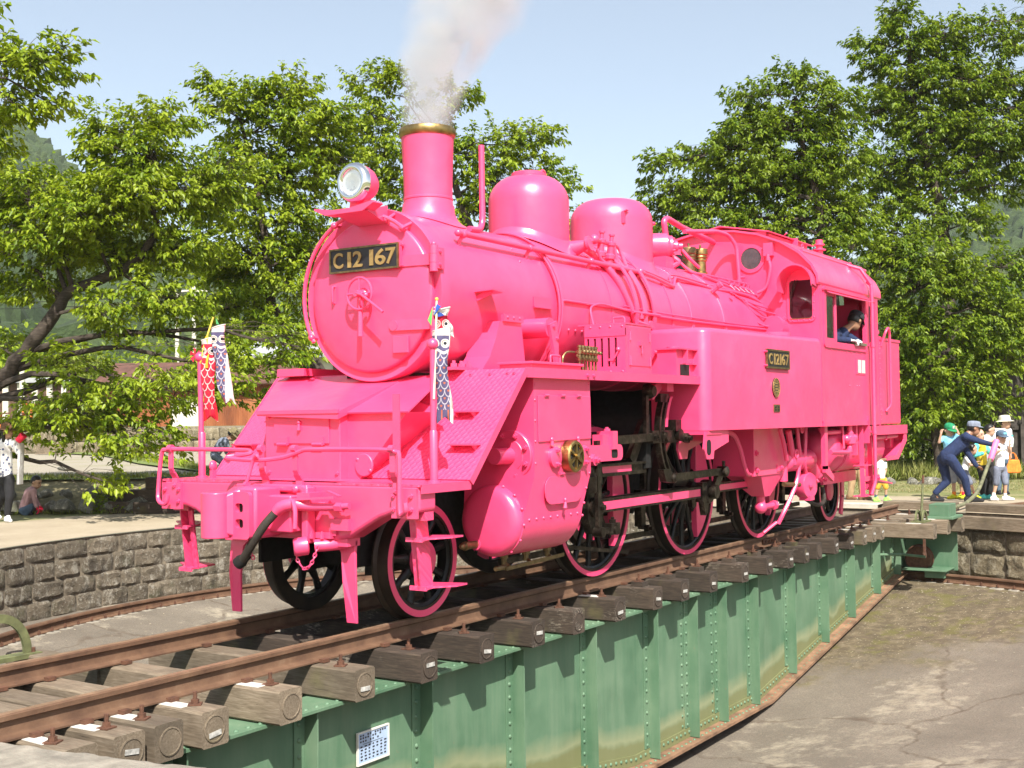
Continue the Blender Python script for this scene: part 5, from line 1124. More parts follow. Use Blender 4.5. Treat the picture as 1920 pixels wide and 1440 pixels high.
# ---------------- side tanks and cab
for s in (-1, 1):
    def Tz(x): return 2.345 if x < 3.75 else 2.345+.05*min(1,(x-3.75)/1.2)
    c0 = .11
    outl = [(3.6,s*.74),(3.6,s*(1.35-c0))]+[(3.6+c0-c0*math.cos(R(a)), s*(1.35-c0+c0*math.sin(R(a)))) for a in range(15, 91, 15)]+[(6.925,s*1.35),(6.925,s*.74)]
    rows = []
    rt = .05
    for z, ins in ((1.34,0),(2.30,0),(2.325,.008),(2.345,.03),(2.352,.06)):
        row = []
        for x, y in outl:
            yy = s*max(.74, abs(y)-ins); xx = x+(ins if x < 3.7 else 0); zz = z+(Tz(x)-2.345)*(z > 2.2); row.append((xx, yy, zz))
        rows.append(row)
    b = MB().grid(rows); k = len(outl); b.f += [tuple(range(4*k, 5*k)), tuple(range(k-1, -1, -1))]
    tank = P_('side_tank', b, smooth=40)
    b = MB(); b.box(5.0,5.8,*sorted((s*.80,s*1.15)),2.37,2.41); b.lathe([(.2,0),(.2,.05),(.17,.06),(0,.06)],(6.3,s*1.0,2.395),(0,0,1),32); b.build('tank_filler', PK, tank, smooth=30)
    b = MB(); b.box(3.62,3.97,*sorted((s*1.0,s*1.33)),1.335,1.30)
    b.prism([(3.60,1.335),(4.16,1.335),(4.16,1.22),(3.80,1.14),(3.78,1.06),(3.62,1.06),(3.56,1.16)], 'y', *sorted((s*1.30,s*1.32))); b.prism([(3.60,1.335),(4.16,1.335),(4.16,1.22),(3.80,1.14),(3.78,1.06),(3.62,1.06),(3.56,1.16)], 'y', *sorted((s*1.02,s*1.04))); b.box(3.6,4.16,*sorted((s*1.04,s*1.3)),1.30,1.336); b.box(4.15,4.165,*sorted((s*1.04,s*1.3)),1.22,1.3)
    b.build('tank_bracket', PK, tank, smooth=0)
P_('bracket_slot_shade', MB().prism(rrect(3.62,3.72,1.10,1.25,.04),'y',-1.322,-1.319), M['void'], smooth=0)  # black patch on the uncut plate, shade of a slot put in as colour
# tank plates
def side_plate(x0, x1, z0, z1, y=-1.372):
    return MB().box(x0, x1, y, y+.016, z0, z1)
sp = P_('side_number_plate', side_plate(5.12,5.79,1.995,2.195), M['plateblack'], smooth=0)
b = MB()
for x0,x1,z0,z1 in ((5.115,5.795,2.18,2.20),(5.115,5.795,1.99,2.01),(5.115,5.135,2.01,2.18),(5.775,5.795,2.01,2.18)): b.box(x0,x1,-1.378,-1.356,z0,z1)
b.build('plate_rim', M['brassdull'], sp, smooth=0)
for chn, xc, wd in (('C',5.22,.10),('1',5.335,.03),('2',5.425,.09),('1',5.515,.03),('6',5.60,.095),('7',5.71,.09)):
    if chn == '1': MB().box(xc-.016,xc+.016,-1.378,-1.371,2.035,2.155).build('numeral', M['brasslet'], sp, smooth=0)
    else: text('numeral', chn, 'brasslet', sp, (xc,-1.3745,2.095), (1,0,0), (0,0,1), wd, .12, .004, .016)
b = MB()
for z in (2.02,2.17): b.bolt((5.10,-1.35,z),(0,-1,0),.014,.02)
b.build('plate_bolts', PK, sp, smooth=0)
mp = P_('builders_plate', MB().lathe([(.105,0),(.105,.012),(.09,.014),(0,.014)], (5.40,-1.35,1.785), (0,-1,0), 40), M['plateblack'])
b = MB(); b.lathe([(.098,.012),(.098,.018),(.104,.018),(.104,.012)], (5.40,-1.35,1.785), (0,-1,0), 40, cap=False); b.lathe([(.066,.012),(.066,.017),(.070,.017),(.070,.012)], (5.40,-1.35,1.785), (0,-1,0), 40, cap=False)
for i in range(18): a = 2*PI*i/18; c = V((5.40+.083*math.cos(a),-1.366,1.785+.083*math.sin(a))); b.box(c.x-.006,c.x+.006,-1.368,-1.363,c.z-.006,c.z+.006)
for z in (.045,.015,-.015,-.045):
    for x in (-.02,.02): b.box(5.40+x-.014,5.40+x+.014,-1.368,-1.363,1.785+z-.009,1.785+z+.009)
b.build('plate_lettering', M['brasslet'], mp, smooth=0)
mp = P_('shed_plate', MB().box(5.33,5.51,-1.36,-1.35,1.52,1.60), M['brassdull'], smooth=0)
b = MB()
for x in (5.36,5.44):
    for z in (1.54,1.57):
        for q in (0,.022): b.box(x+q,x+q+.014,-1.364,-1.359,z-.008,z+.010)
b.build('plate_lettering', M['plateblack'], mp, smooth=0)
# cab
RF = [(1.355,3.06),(1.345,3.16),(1.28,3.29),(1.13,3.45),(.9,3.60),(.6,3.72),(.3,3.785),(0,3.81)]
roofl = [(-y,z) for y, z in RF]+[(y,z) for y, z in RF[-2::-1]]
ow = [(-1.35,2.30)]+[(y*.995,z-.01) for y, z in roofl]+[(1.35,2.30)]
wins = [rrect(-1.27,-.985,2.655,3.115,.035), rrect(.985,1.27,2.655,3.115,.035), circ(-.50,3.43,.135), circ(.50,3.43,.135)]
cabf = P_('cab_front', panel(ow, wins, 'x', 6.90, 6.93), smooth=0)
b = MB()
for s in (-1, 1):
    q = panel(rrect(*sorted((s*1.31,s*.955)),2.61,3.15,.06), [rrect(*sorted((s*1.27,s*.985)),2.655,3.115,.035)], 'x', 6.885, 6.899); b.add(q.v, q.f); q = panel(circ(s*.50,3.43,.18), [circ(s*.50,3.43,.135)], 'x', 6.885, 6.899); b.add(q.v, q.f)
    for z in np.arange(2.66,3.12,.09): b.rivet((6.885,s*1.29,z),(-1,0,0),.011,.009)
    for y in (1.02,1.09,1.16,1.23): b.rivet((6.885,s*y,2.63),(-1,0,0),.011,.009)
b.build('window_surround', PK, cabf, smooth=0)
b = MB(); b.box(6.905,6.911,-1.28,-.975,2.645,3.125); b.box(6.905,6.911,.975,1.28,2.645,3.125); b.prism(circ(.5,3.43,.14),'x',6.905,6.911); b.build('cab_front_glass', M['glass'], cabf, smooth=0)
MB().prism(circ(-.5,3.43,.137),'x',6.893,6.899).build('porthole_disc', simple('dull_grey_glass', (.07,.066,.072), .25, 0, .3, 9), cabf, smooth=0)
b = MB(); b.bar((6.88,-1.06,3.12),(6.88,-1.0,2.92),.008,.012); b.bar((6.878,-1.0,2.98),(6.878,-1.0,2.70),.008,.010); b.bar((6.88,-1.09,3.12),(6.88,-1.0,2.90),.008,.01); b.build('window_wiper', M['steel'], cabf, smooth=0)
MB().box(6.88,6.90,-1.265,-.99,2.645,2.655).build('window_sill', M['brassdull'], cabf, smooth=0)
for s in (-1, 1):                                      # arched hood over each front window
    rows = []
    for i in range(13):
        a = R(-8+ (188)*i/12); y = s*(1.125)+.19*math.cos(a)*1.02; z = 3.02+.23*math.sin(a)
        if i == 0 or i == 12: z -= .03
        rows.append([(6.90,y,z),(6.66,y+.02*math.cos(a),z+.02),(6.652,y+.02*math.cos(a),z+.024),(6.652,y+.035*math.cos(a),z+.045),(6.90,y+.015*math.cos(a),z+.025)])
    MB().grid(rows).build('window_hood', PK, cabf, smooth=50)
for s in (-1, 1):
    o_ = [(6.93,1.40),(7.0,1.40),(8.72,1.40),(8.72,1.34),(9.28,1.34),(9.28,3.06),(6.93,3.06)]
    wi = [[(7.10,2.38),(7.10,2.98),(8.66,2.98),(8.66,2.38)], [(8.86,1.6),(8.86,3.0),(9.16,3.0),(9.16,1.6)]]
    side = P_('cab_side', panel(o_, wi, 'y', *sorted((s*1.33,s*1.355))), smooth=0)
    b = MB(); q = panel(rrect(7.02,8.72,2.30,3.05,.05), [[(7.10,2.38),(7.10,2.98),(8.66,2.98),(8.66,2.38)]], 'y', *sorted((s*1.3555,s*1.372))); b.add(q.v,q.f); b.box(7.0,8.74,*sorted((s*1.3555,s*1.40)),2.995,3.015); b.plate([(7.06,s*1.372,3.0),(8.72,s*1.372,3.0),(8.72,s*1.47,2.955),(7.1,s*1.43,2.96)], .008); b.build('side_window_surround', PK, side, smooth=0)
    b = MB()
    for i in range(9): b.rivet((7.1+.19*i,s*1.355,3.09-.03),(0,s,0),.011,.009)
    for i in range(8): b.rivet((7.1+.2*i,s*1.355,2.275),(0,s,0),.011,.009)
    for x in (8.3,8.4,8.0): b.rivet((x,s*1.355,1.85),(0,s,0),.012,.01); b.rivet((x,s*1.355,3.1),(0,s,0),.012,.01)
    for i in range(14): b.rivet((6.95,s*1.353,1.42+.12*i),(0,s,0),.010,.008)
    b.build('cab_side_rivets', PK, side, smooth=40, kind='stuff')
    b = MB(); b.box(7.44,7.50,*sorted((s*1.335,s*1.365)),2.38,2.98); b.box(7.10,7.44,*sorted((s*1.34,s*1.36)),2.94,2.98); b.box(7.10,7.44,*sorted((s*1.34,s*1.36)),2.38,2.42); b.build('window_sash', PK, side, smooth=0)
    MB().box(7.10,7.44,*sorted((s*1.347,s*1.351)),2.40,2.96).build('side_window_glass', M['glass'], side, smooth=0)
    MB().box(8.16,8.62,*sorted((s*1.32,s*1.40)),2.375,2.41).build('arm_rest', M['sleeper'], side, smooth=0)
    b = MB(); b.box(8.87,9.15,*sorted((s*1.335,s*1.345)),1.45,3.02); dr = b.build('cab_door', PK, side, smooth=0)
    MB().box(8.92,9.10,*sorted((s*1.346,s*1.349)),2.45,2.93).build('door_window', M['void'], dr, smooth=0)
    MB().tube(rnd([(8.80,s*1.36,3.25),(8.80,s*1.42,3.20),(8.80,s*1.42,.60),(8.74,s*1.38,.42)],.05),.024,10).build('cab_grab_pipe', PK, side)
    b = MB()
    for z in (1.25,2.4): b.lathe([(.032,-.03),(.032,.03)],(8.80,s*1.42,z),(0,0,1),10); b.bar((8.80,s*1.42,z),(8.80,s*1.34,z),.03,.02)
    b.build('pipe_clips', PK, side)
    b = MB(); b.box(6.95,8.72,*sorted((s*1.28,s*1.37)),1.34,1.40); b.box(8.71,8.75,*sorted((s*1.28,s*1.37)),1.1,1.46); b.build('cab_sill', PK, side, smooth=0)
b = MB(); b.box(8.26,8.65,-1.362,-1.356,2.0,2.205); wb = P_('card_holder', b, smooth=0)
b = MB(); b.box(8.34,8.45,-1.368,-1.3625,2.02,2.19); b.box(8.50,8.62,-1.368,-1.3625,2.02,2.19); b.build('white_card', M['white'], wb, smooth=0)
P_('cab_rear', panel([(-1.35,1.34),(1.35,1.34)]+[(y*.995,z-.01) for y, z in roofl[::-1]], [rrect(.5,.9,2.7,3.2,.05),rrect(-.9,-.5,2.7,3.2,.05)], 'x', 9.25, 9.28), smooth=0)
P_('cab_floor', MB().box(6.93,9.28,-1.33,1.33,1.40,1.44), M['void'], smooth=0)
b = MB(); b.lathe([(.74,0),(.70,.03),(0,.04)], (6.93,0,ZC), AX, 40); b.tube([(7.0,-.6,2.9),(7.15,-.5,2.6),(7.1,.3,2.8)],.03); b.box(6.96,7.2,-.3,.3,2.2,2.7); b.tube([(7.1,.5,3.1),(7.1,-.5,3.1)],.04)
for y, z in ((-.4,3.0),(.1,3.1),(.4,2.9)): b.lathe([(.09,0),(.09,.06),(0,.06)], (7.0,y,z), AX, 20)
P_('backhead', b, M['void'])
P_('cab_seat_back', MB().box(8.75,8.82,-1.25,-.85,1.9,2.95), M['pink'], smooth=0)
# roof
for side_name in ('roof',):
    rows = []
    for x, k in ((6.83,1),(6.86,1),(9.36,1),(9.40,1)): rows.append([(x, y*1.012, z+.012) for y, z in roofl]+[(x, y*.995, z-.012) for y, z in roofl[::-1]])
    b = MB().grid(rows, True); n_ = len(rows[0]); L_ = len(roofl)
    b.f += [(i, i+1, n_-2-i, n_-1-i) for i in range(L_-1)]+[(3*n_+i, 3*n_+i+1, 3*n_+n_-2-i, 3*n_+n_-1-i) for i in range(L_-1)]
    roof = P_('cab_roof', b, smooth=40)
    b = MB()
    for s in (-1, 1): b.tube([(6.95,s*1.12,3.475),(9.5,s*1.12,3.475)],.03,8); b.tube([(8.7,s*1.13,3.48),(8.72,s*1.30,3.42),(8.8,s*1.42,3.2)],.024,8)
    b.build('rain_gutter', PK, roof)
    b = MB(); b.box(7.2,8.6,-.62,.62,3.735,3.77); b.plate([(7.1,-.66,3.775),(8.75,-.66,3.775),(8.75,.0,3.90),(7.1,.0,3.90)],.014); b.plate([(7.1,.66,3.775),(8.75,.66,3.775),(8.75,.0,3.90),(7.1,.0,3.90)],-.014); b.box(7.14,7.17,-.6,.6,3.74,3.80); b.box(8.0,8.03,-.70,.6,3.7,3.80)
    b.build('roof_ventilator', PK, roof, smooth=0)
    b = MB(); b.lathe([(.05,0),(.05,.06),(.09,.065),(.09,.08),(.045,.09),(.045,.13),(.075,.135),(.075,.15),(.05,.16),(.05,.21),(0,.22)], (9.1,-.62,3.70), (0,0,1), 16); b.build('whistle', PK, roof)
    b = MB(); b.tube([(9.1+.03*math.cos(2*PI*i/14),-1.05,3.53+.03*math.sin(2*PI*i/14)) for i in range(15)],.009,6); b.tube([(8.05+.03*math.cos(2*PI*i/14),-.75,3.69+.03*math.sin(2*PI*i/14)) for i in range(15)],.009,6); b.build('lifting_eye', PK, roof)
b = MB(); b.lathe([(.13,0),(.15,.05),(.15,.12),(0,.14)], (9.36,-.95,3.22), (0,-.2,-1) if False else (1,0,0), 24); P_('rear_lamp', b)
P_('lamp_pipe', MB().tube(sm([(6.88,-.72,3.52),(6.86,-.74,3.40),(6.86,-.76,3.28),(6.86,-.70,3.06),(6.82,-.60,2.99)],5),.02,8))
b = MB(); b.box(6.84,6.90,-.80,-.68,3.44,3.6); b.lathe([(.03,-.04),(.03,.04)],(6.86,-.735,3.42),(0,0,1),8); b.box(6.86,6.90,-.90,-.86,2.86,3.0); b.bolt((6.88,-.92,2.65),(-1,0,0),.04,.05); b.box(6.85,6.9,-.95,-.85,2.60,2.72); b.tube([(6.86,-.95,3.68),(6.80,-1.0,3.69)],.008,6); P_('cab_front_fittings', b, smooth=0)
P_('cab_front_drum', MB().lathe([(0,-.0),(.14,0),(.14,.22),(0,.22)], (6.70,-.83,2.55), AX, 28))
# bunker
bk = P_('coal_bunker', MB().box(9.30,10.33,-1.35,1.35,1.34,2.525), smooth=0, bev=.02)
b = MB(); b.box(9.3,10.34,-1.36,1.36,2.50,2.535); b.box(9.285,9.30,-1.36,1.36,1.30,2.53)
for i in range(16): b.rivet((9.36,-1.35,1.40+i*.07),(0,-1,0),.011,.009)
b.build('bunker_beading', PK, bk, smooth=0)
MB().tube(rnd([(9.42,-1.35,2.42),(9.42,-1.42,2.62),(9.52,-1.43,2.68),(9.60,-1.42,2.6),(9.60,-1.42,1.60),(9.56,-1.36,1.52)],.06),.018,8).build('bunker_handrail', PK, bk)
b = MB(); b.box(9.75,9.95,-1.2,-1.0,2.53,2.58); b.lathe([(.03,0),(.03,.1),(.06,.1),(.06,.14),(0,.14)],(10.0,-1.1,2.53),(0,0,1),10); b.tube([(9.9,-1.1,2.6),(10.0,-1.1,2.7)],.02,6); b.build('bunker_fittings', PK, bk)
b = MB(); b.box(8.76,10.60,-1.36,1.36,1.29,1.325); b.box(8.76,10.60,-1.365,-1.35,1.2,1.325); b.prism([(10.60,1.30),(10.60,1.10),(10.15,.84),(9.6,.84),(9.6,.90),(10.05,.9),(10.45,1.12),(10.45,1.30)],'y',-1.355,-1.34); b.prism([(10.60,1.30),(10.60,1.05),(10.55,1.05),(10.55,1.30)],'y',-1.34,1.34); b.plate([(10.6,-1.34,1.12),(10.15,-1.34,.86),(10.15,-.9,.86),(10.6,-.9,1.12)],.012)
P_('rear_platform', b, smooth=0)
b = MB(); b.tube([(9.2,-1.28,1.16),(10.3,-1.28,1.17)],.035,10); b.bar((9.75,-1.3,1.28),(9.7,-1.31,1.12),.03,.02); P_('rear_pipe', b)
# ---------------- under the cab
b = MB(); b.box(5.50,6.42,-1.05,-.55,.80,1.335); hop = P_('ash_hopper', b, smooth=0, bev=.006)
b = MB(); b.add([(5.72,-1.04,.80),(6.42,-1.04,.80),(6.42,-.6,.80),(5.72,-.6,.80),(5.97,-.98,.55),(6.14,-.98,.55),(6.14,-.82,.55),(5.97,-.82,.55)], [(0,1,2,3),(4,5,6,7),(0,1,5,4),(1,2,6,5),(2,3,7,6),(3,0,4,7)]); b.cyl((6.05,-.9,.56),(6.05,-.9,.38),.05,n=12); b.sph((6.05,-.9,.42),.075); b.cyl((6.05,-.9,.42),(6.32,-.95,.43),.035,n=10); b.lathe([(.055,0),(.055,.05),(.02,.06)],(6.3,-.95,.43),(1,-.15,0),8); b.build('hopper_funnel', PK, hop, smooth=30)
b = MB()
for x, z in ((5.56,.87),(5.56,1.06),(6.3,.86)): b.bolt((x,-1.05,z),(0,-1,0),.035,.02)
b.box(6.18,6.4,-1.062,-1.05,.83,.91); b.bolt((6.29,-1.06,.87),(0,-1,0),.03,.02); b.build('hopper_bolts', PK, hop, smooth=0)
for pts, r_ in (([(6.12,-1.12,1.33),(6.2,-1.13,1.18),(6.26,-1.13,1.05),(6.32,-1.12,.96)],.026), ([(4.6,-1.0,1.30),(4.95,-1.02,1.29),(5.1,-1.04,1.15),(5.2,-1.05,.95),(5.3,-1.05,.84),(5.5,-1.0,.83)],.026), ([(6.75,-1.1,1.33),(6.78,-1.1,1.15),(6.82,-1.1,.98),(6.78,-1.08,.72),(6.62,-1.05,.5),(6.5,-1.0,.32),(6.46,-.95,.2)],.026), ([(7.05,-1.1,1.33),(7.02,-1.1,1.1),(6.98,-1.1,.9),(7.1,-1.08,.75),(7.2,-1.06,.7)],.024), ([(6.45,-1.1,1.3),(6.55,-1.1,1.05),(6.6,-1.1,.9)],.04)):
    P_('injector_pipe', MB().tube(sm(pts, 5), r_, 8))
P_('sand_delivery_pipe', MB().tube([(6.44,-.94,.22),(6.32,-.82,.10)], .020, 8))
b = MB(); b.cyl((6.55,-1.0,.93),(7.35,-1.0,.93),.125,n=20); b.sph((6.55,-1.0,.93),.125,(.5,1,1),16,10); b.sph((7.35,-1.0,.93),.125,(1.0,1,1),16,10); b.lathe([(.13,-.01),(.13,.01)],(6.95,-1.0,.93),AX,20); b.cyl((7.35,-1.0,.90),(7.55,-1.0,.74),.1,n=16); b.cyl((6.5,-1.0,1.15),(6.5,-1.0,.7),.06,n=12)
P_('suction_elbow', b, smooth=50)
b = MB(); b.lathe([(.0,-.10),(.12,-.10),(.16,-.06),(.16,.05),(.15,.07),(.0,.08)], (7.12,-1.06,.62), (-.25,-1,0), 28); b.bar((7.05,-1.15,.62),(7.22,-1.12,.62),.03,.03); b.box(7.05,7.2,-1.14,-1.0,.44,.50); b.tube([(7.3,-1.0,.72),(7.9,-.95,.78)],.03,8); b.box(7.35,8.0,-1.05,-.85,.78,.80); b.sph((7.9,-1.0,.76),.09); b.cyl((7.45,-1.02,.68),(7.8,-1.0,.72),.05,n=10)
for x in (7.5,7.65,7.8): b.bolt((x,-1.05,.66),(0,-1,-.3),.03,.03); b.bolt((x,-1.0,.80),(0,0,1),.025,.03)
P_('injector', b, smooth=35)
P_('drain_hose', MB().tube(sm([(7.15,-1.0,.48),(7.5,-1.05,.36),(7.9,-1.02,.38),(8.05,-.95,.55)],6), .026, 8), M['rubber'])
P_('injector_valve', MB().lathe([(.03,0),(.03,.1),(.045,.1),(.045,.14),(.02,.15),(.02,.25),(0,.25)], (8.02,-.95,.55), (0,0,1), 10), M['brassdull'])
P_('injector_union', MB().tube([(6.4,-1.05,.67),(6.9,-1.06,.64)], .028, 8), M['brassdull'])
b = MB()
for c in ((6.78,-1.15,1.32),(6.6,-1.14,1.02)):
    c = V(c); b.tube([c+V((0,.0,0))+V((.05*math.cos(2*PI*i/14),0,.05*math.sin(2*PI*i/14))) for i in range(15)],.011,6); b.bar(c-V((.05,0,0)),c+V((.05,0,0)),.012,.012); b.bar(c-V((0,0,.05)),c+V((0,0,.05)),.012,.012); b.cyl(c,c+V((0,.12,0)),.012,n=6)
P_('valve_handwheels', b)
b = MB(); b.lathe([(0,-.02),(.15,.0),(.24,.05),(.29,.12),(.30,.18),(.30,2.2),(.29,2.26),(.24,2.34),(0,2.38)], (7.62,-.95,1.03), AX, 48)
for x in (8.1,8.16,8.9,9.4): b.lathe([(.301,-.012),(.307,-.012),(.307,.012),(.301,.012)], (x,-.95,1.03), AX, 48, cap=False)
P_('air_reservoir', b, smooth=45)
b = MB(); b.box(7.1,7.2,-1.32,-1.27,.82,1.36); b.prism([(7.1,.86),(7.2,.86),(7.42,.72),(7.40,.66),(7.2,.74),(7.1,.78)],'y',-1.32,-1.28); b.box(8.40,8.46,-1.30,-1.24,.95,1.36); b.box(8.50,8.56,-1.22,-1.18,1.1,1.36); P_('cab_hanger', b, smooth=0)
b = MB(); b.tube(rnd([(7.25,-1.2,1.33),(7.3,-1.22,1.26),(7.9,-1.25,1.26),(8.0,-1.2,1.33)],.05),.028,8); b.tube(rnd([(7.35,-1.3,1.02),(8.0,-1.31,1.0),(8.1,-1.31,1.06),(8.12,-1.3,1.2)],.05),.03,8); b.cyl((8.12,-1.3,1.0),(8.12,-1.3,1.36),.035,n=10); b.lathe([(.05,-.08),(.085,-.06),(.085,.02),(.05,.04),(.05,.08),(.03,.1)],(8.12,-1.3,1.17),(0,0,1),12); b.sph((8.27,-1.3,1.17),.06); b.sph((7.98,-1.3,1.17),.055); b.cyl((8.12,-1.3,1.17),(8.3,-1.3,1.17),.03,n=8); b.tube([(7.88,-1.3,1.05),(7.9,-1.28,1.35)],.013,6)
P_('air_valve_group', b, smooth=40)
b = MB()
for x in (8.56,8.92): b.bar((x,-1.31,1.32),(x-.02,-1.33,.40),.06,.014,(1,0,0))
for z in (.40,.80): b.box(8.53,8.93,-1.36,-1.20,z,z+.015)
b.box(8.54,9.3,-1.33,-1.30,.60,.66); b.bar((9.25,-1.2,1.0),(9.25,-1.2,.45),.09,.05); b.box(7.95,9.3,-1.0,-.96,.58,.72); b.bolt((9.1,-1.34,.62),(0,-1,0),.04,.03); b.plate([(9.2,-1.33,.58),(9.9,-1.33,.50),(9.95,-1.2,.50),(9.2,-1.1,.56)],.02)
P_('cab_steps', b, smooth=0)
b = MB(); b.bar((9.95,-.60,1.0),(9.92,-.60,.30),.03,.12,(1,0,0)); b.bar((9.92,-.60,.32),(9.84,-.60,.06),.03,.10,(1,0,0)); P_('rear_guard_iron', b, smooth=0)
b = MB(); b.prism([(-1.2,1.28),(1.2,1.28),(1.2,1.0),(.5,.7),(-.5,.7),(-1.2,1.0)],'x',10.35,10.5); b.box(10.5,11.0,-.12,.12,.72,.98); P_('rear_buffer_beam', b, smooth=0, bev=.02)
TREES = {}
TREES['A'] = ([(5.10,13.45,-0.01,0.170),(5.17,13.26,1.47,0.160),(5.46,12.77,2.26,0.140),(5.75,12.28,2.90,0.130),(5.98,11.90,3.48,0.110),(6.06,11.76,3.76,0.100),(6.42,11.20,4.04,0.090),(6.69,10.77,4.28,0.080),(6.90,10.42,4.85,0.060),(6.85,10.48,5.31,0.050),(6.86,10.41,6.07,0.035),(6.91,10.32,6.53,0.020)],
 [(5.83,12.39,5.53,1.02,0.56,22),(5.11,13.17,4.72,0.93,0.74,12),(5.87,12.00,4.70,1.02,0.51,20),(6.66,10.72,6.17,0.88,0.56,22),(7.11,10.55,6.84,0.65,0.30,12),(6.13,10.96,6.52,0.37,0.37,6),(7.33,10.27,5.56,0.83,0.56,20),(6.39,10.81,5.30,0.83,0.56,20),(6.75,11.40,4.56,1.02,0.51,18),(6.05,12.70,3.93,0.74,0.42,12),(7.30,10.38,4.53,0.74,0.46,16),(7.88,9.78,5.88,0.56,0.56,10),(6.87,10.16,3.63,0.83,0.42,16),(6.13,10.77,3.39,0.56,0.37,7),(5.70,11.34,1.45,0.83,0.37,12),(5.73,10.55,1.80,1.02,0.46,16),(6.59,9.59,2.05,1.02,0.42,15),(6.00,9.81,1.18,0.83,0.37,9),(5.41,10.01,0.59,0.32,0.37,3),(7.33,8.98,2.41,0.74,0.37,10),(5.93,11.50,2.46,0.74,0.28,5),(8.07,8.19,2.77,0.56,0.46,7),(5.87,13.21,2.90,0.37,0.28,3),(8.06,9.86,2.84,0.46,0.28,5),(8.22,9.11,1.92,0.46,0.28,5),(5.79,11.02,5.05,0.65,0.56,10),(5.64,13.03,5.72,0.56,0.74,10),(6.26,10.10,5.47,0.65,0.46,10)])
TREES['B'] = ([(11.00,9.82,1.38,0.160),(10.75,10.14,2.44,0.140),(10.39,10.66,3.19,0.120),(10.21,10.90,3.83,0.100),(10.13,10.97,4.79,0.090),(10.06,11.03,5.64,0.070),(9.92,11.18,6.70,0.050),(9.79,11.34,7.55,0.025)],
 [(9.49,11.76,8.19,0.42,0.27,5),(9.67,11.51,7.66,0.64,0.53,10),(10.14,10.79,7.86,0.64,0.48,12),(10.42,10.34,8.17,0.53,0.37,8),(10.43,10.37,7.32,0.74,0.58,14),(10.08,11.49,6.87,0.74,0.53,12),(10.78,9.83,7.53,0.53,0.48,9),(10.48,10.71,6.41,0.85,0.58,18),(11.14,9.87,6.74,0.53,0.53,8),(9.77,11.47,5.75,0.85,0.64,16),(10.62,10.56,5.45,0.74,0.64,14),(9.96,11.24,4.69,0.95,0.64,18),(10.34,10.31,4.12,0.64,0.64,12),(9.47,11.48,3.71,0.85,0.53,12),(9.80,10.65,3.27,0.95,0.42,14),(9.64,12.26,4.85,0.64,0.53,10),(10.80,10.30,4.80,0.53,0.53,8),(11.05,10.36,6.90,0.53,0.53,8),(10.01,12.34,6.43,0.64,0.53,7),(10.92,10.85,4.86,0.64,0.53,9),(10.22,11.96,4.23,0.74,0.53,10)])
TREES['C'] = ([(15.52,10.19,1.82,0.200),(15.62,9.93,3.80,0.170),(15.67,9.78,5.28,0.130),(15.51,9.96,6.27,0.100),(15.36,10.15,7.14,0.070),(15.21,10.33,8.01,0.030)],
 [(14.24,11.74,9.39,0.56,0.43,7),(14.54,11.27,9.51,0.37,0.37,5),(14.32,11.66,8.52,0.74,0.56,11),(14.15,12.50,8.11,0.62,0.62,8),(14.54,11.38,7.65,0.74,0.68,12),(14.22,11.91,6.92,0.74,0.56,10),(14.92,11.22,6.70,0.74,0.62,10),(15.33,10.10,8.87,0.56,0.62,8),(15.56,9.82,7.63,0.74,0.62,10),(16.09,8.99,7.86,0.68,0.49,10),(16.43,8.46,8.10,0.49,0.37,6),(15.91,9.32,7.00,0.87,0.56,14),(16.51,8.38,7.24,0.62,0.49,8),(16.79,7.98,6.86,0.43,0.31,5),(15.96,9.82,6.32,0.87,0.56,10),(15.42,10.67,5.96,0.74,0.49,8),(16.93,8.37,5.92,1.11,0.62,12),(14.19,12.55,5.99,0.74,0.74,8)])
TREES['D'] = ([(22.24,3.61,0.93,0.220),(22.19,3.53,3.85,0.180),(22.09,3.61,5.17,0.150),(22.00,3.69,6.23,0.120),(21.83,3.88,7.43,0.090),(21.67,4.07,8.49,0.060),(21.58,4.16,9.42,0.030)],
 [(19.73,7.09,7.74,0.53,0.33,6),(19.88,6.89,7.08,0.73,0.53,9),(20.38,6.08,7.99,0.80,0.46,10),(20.87,5.29,8.51,0.80,0.66,12),(21.00,5.05,9.44,0.60,0.46,9),(21.65,4.04,9.82,0.66,0.53,10),(22.09,3.39,9.14,0.80,0.66,12),(21.52,4.29,8.63,0.93,0.66,14),(20.96,5.21,7.45,1.06,0.66,14),(20.32,6.22,6.94,0.93,0.60,12),(21.88,4.17,7.47,1.06,0.66,14),(22.26,3.20,7.82,0.80,0.66,11),(20.74,5.99,6.17,1.19,0.53,14),(21.63,4.79,6.43,1.06,0.60,13),(22.44,3.56,6.55,1.06,0.66,13),(20.24,6.93,6.33,0.80,0.53,8),(21.89,4.62,5.77,1.46,0.53,12),(20.38,7.30,5.71,0.80,0.53,6),(21.37,5.07,8.58,0.80,0.66,9),(20.98,5.93,7.40,0.93,0.66,9),(22.35,3.76,8.44,0.80,0.66,9),(21.81,4.84,7.41,0.93,0.80,10),(22.47,3.83,7.26,0.80,0.80,9),(22.93,3.18,6.30,0.80,0.66,9)])
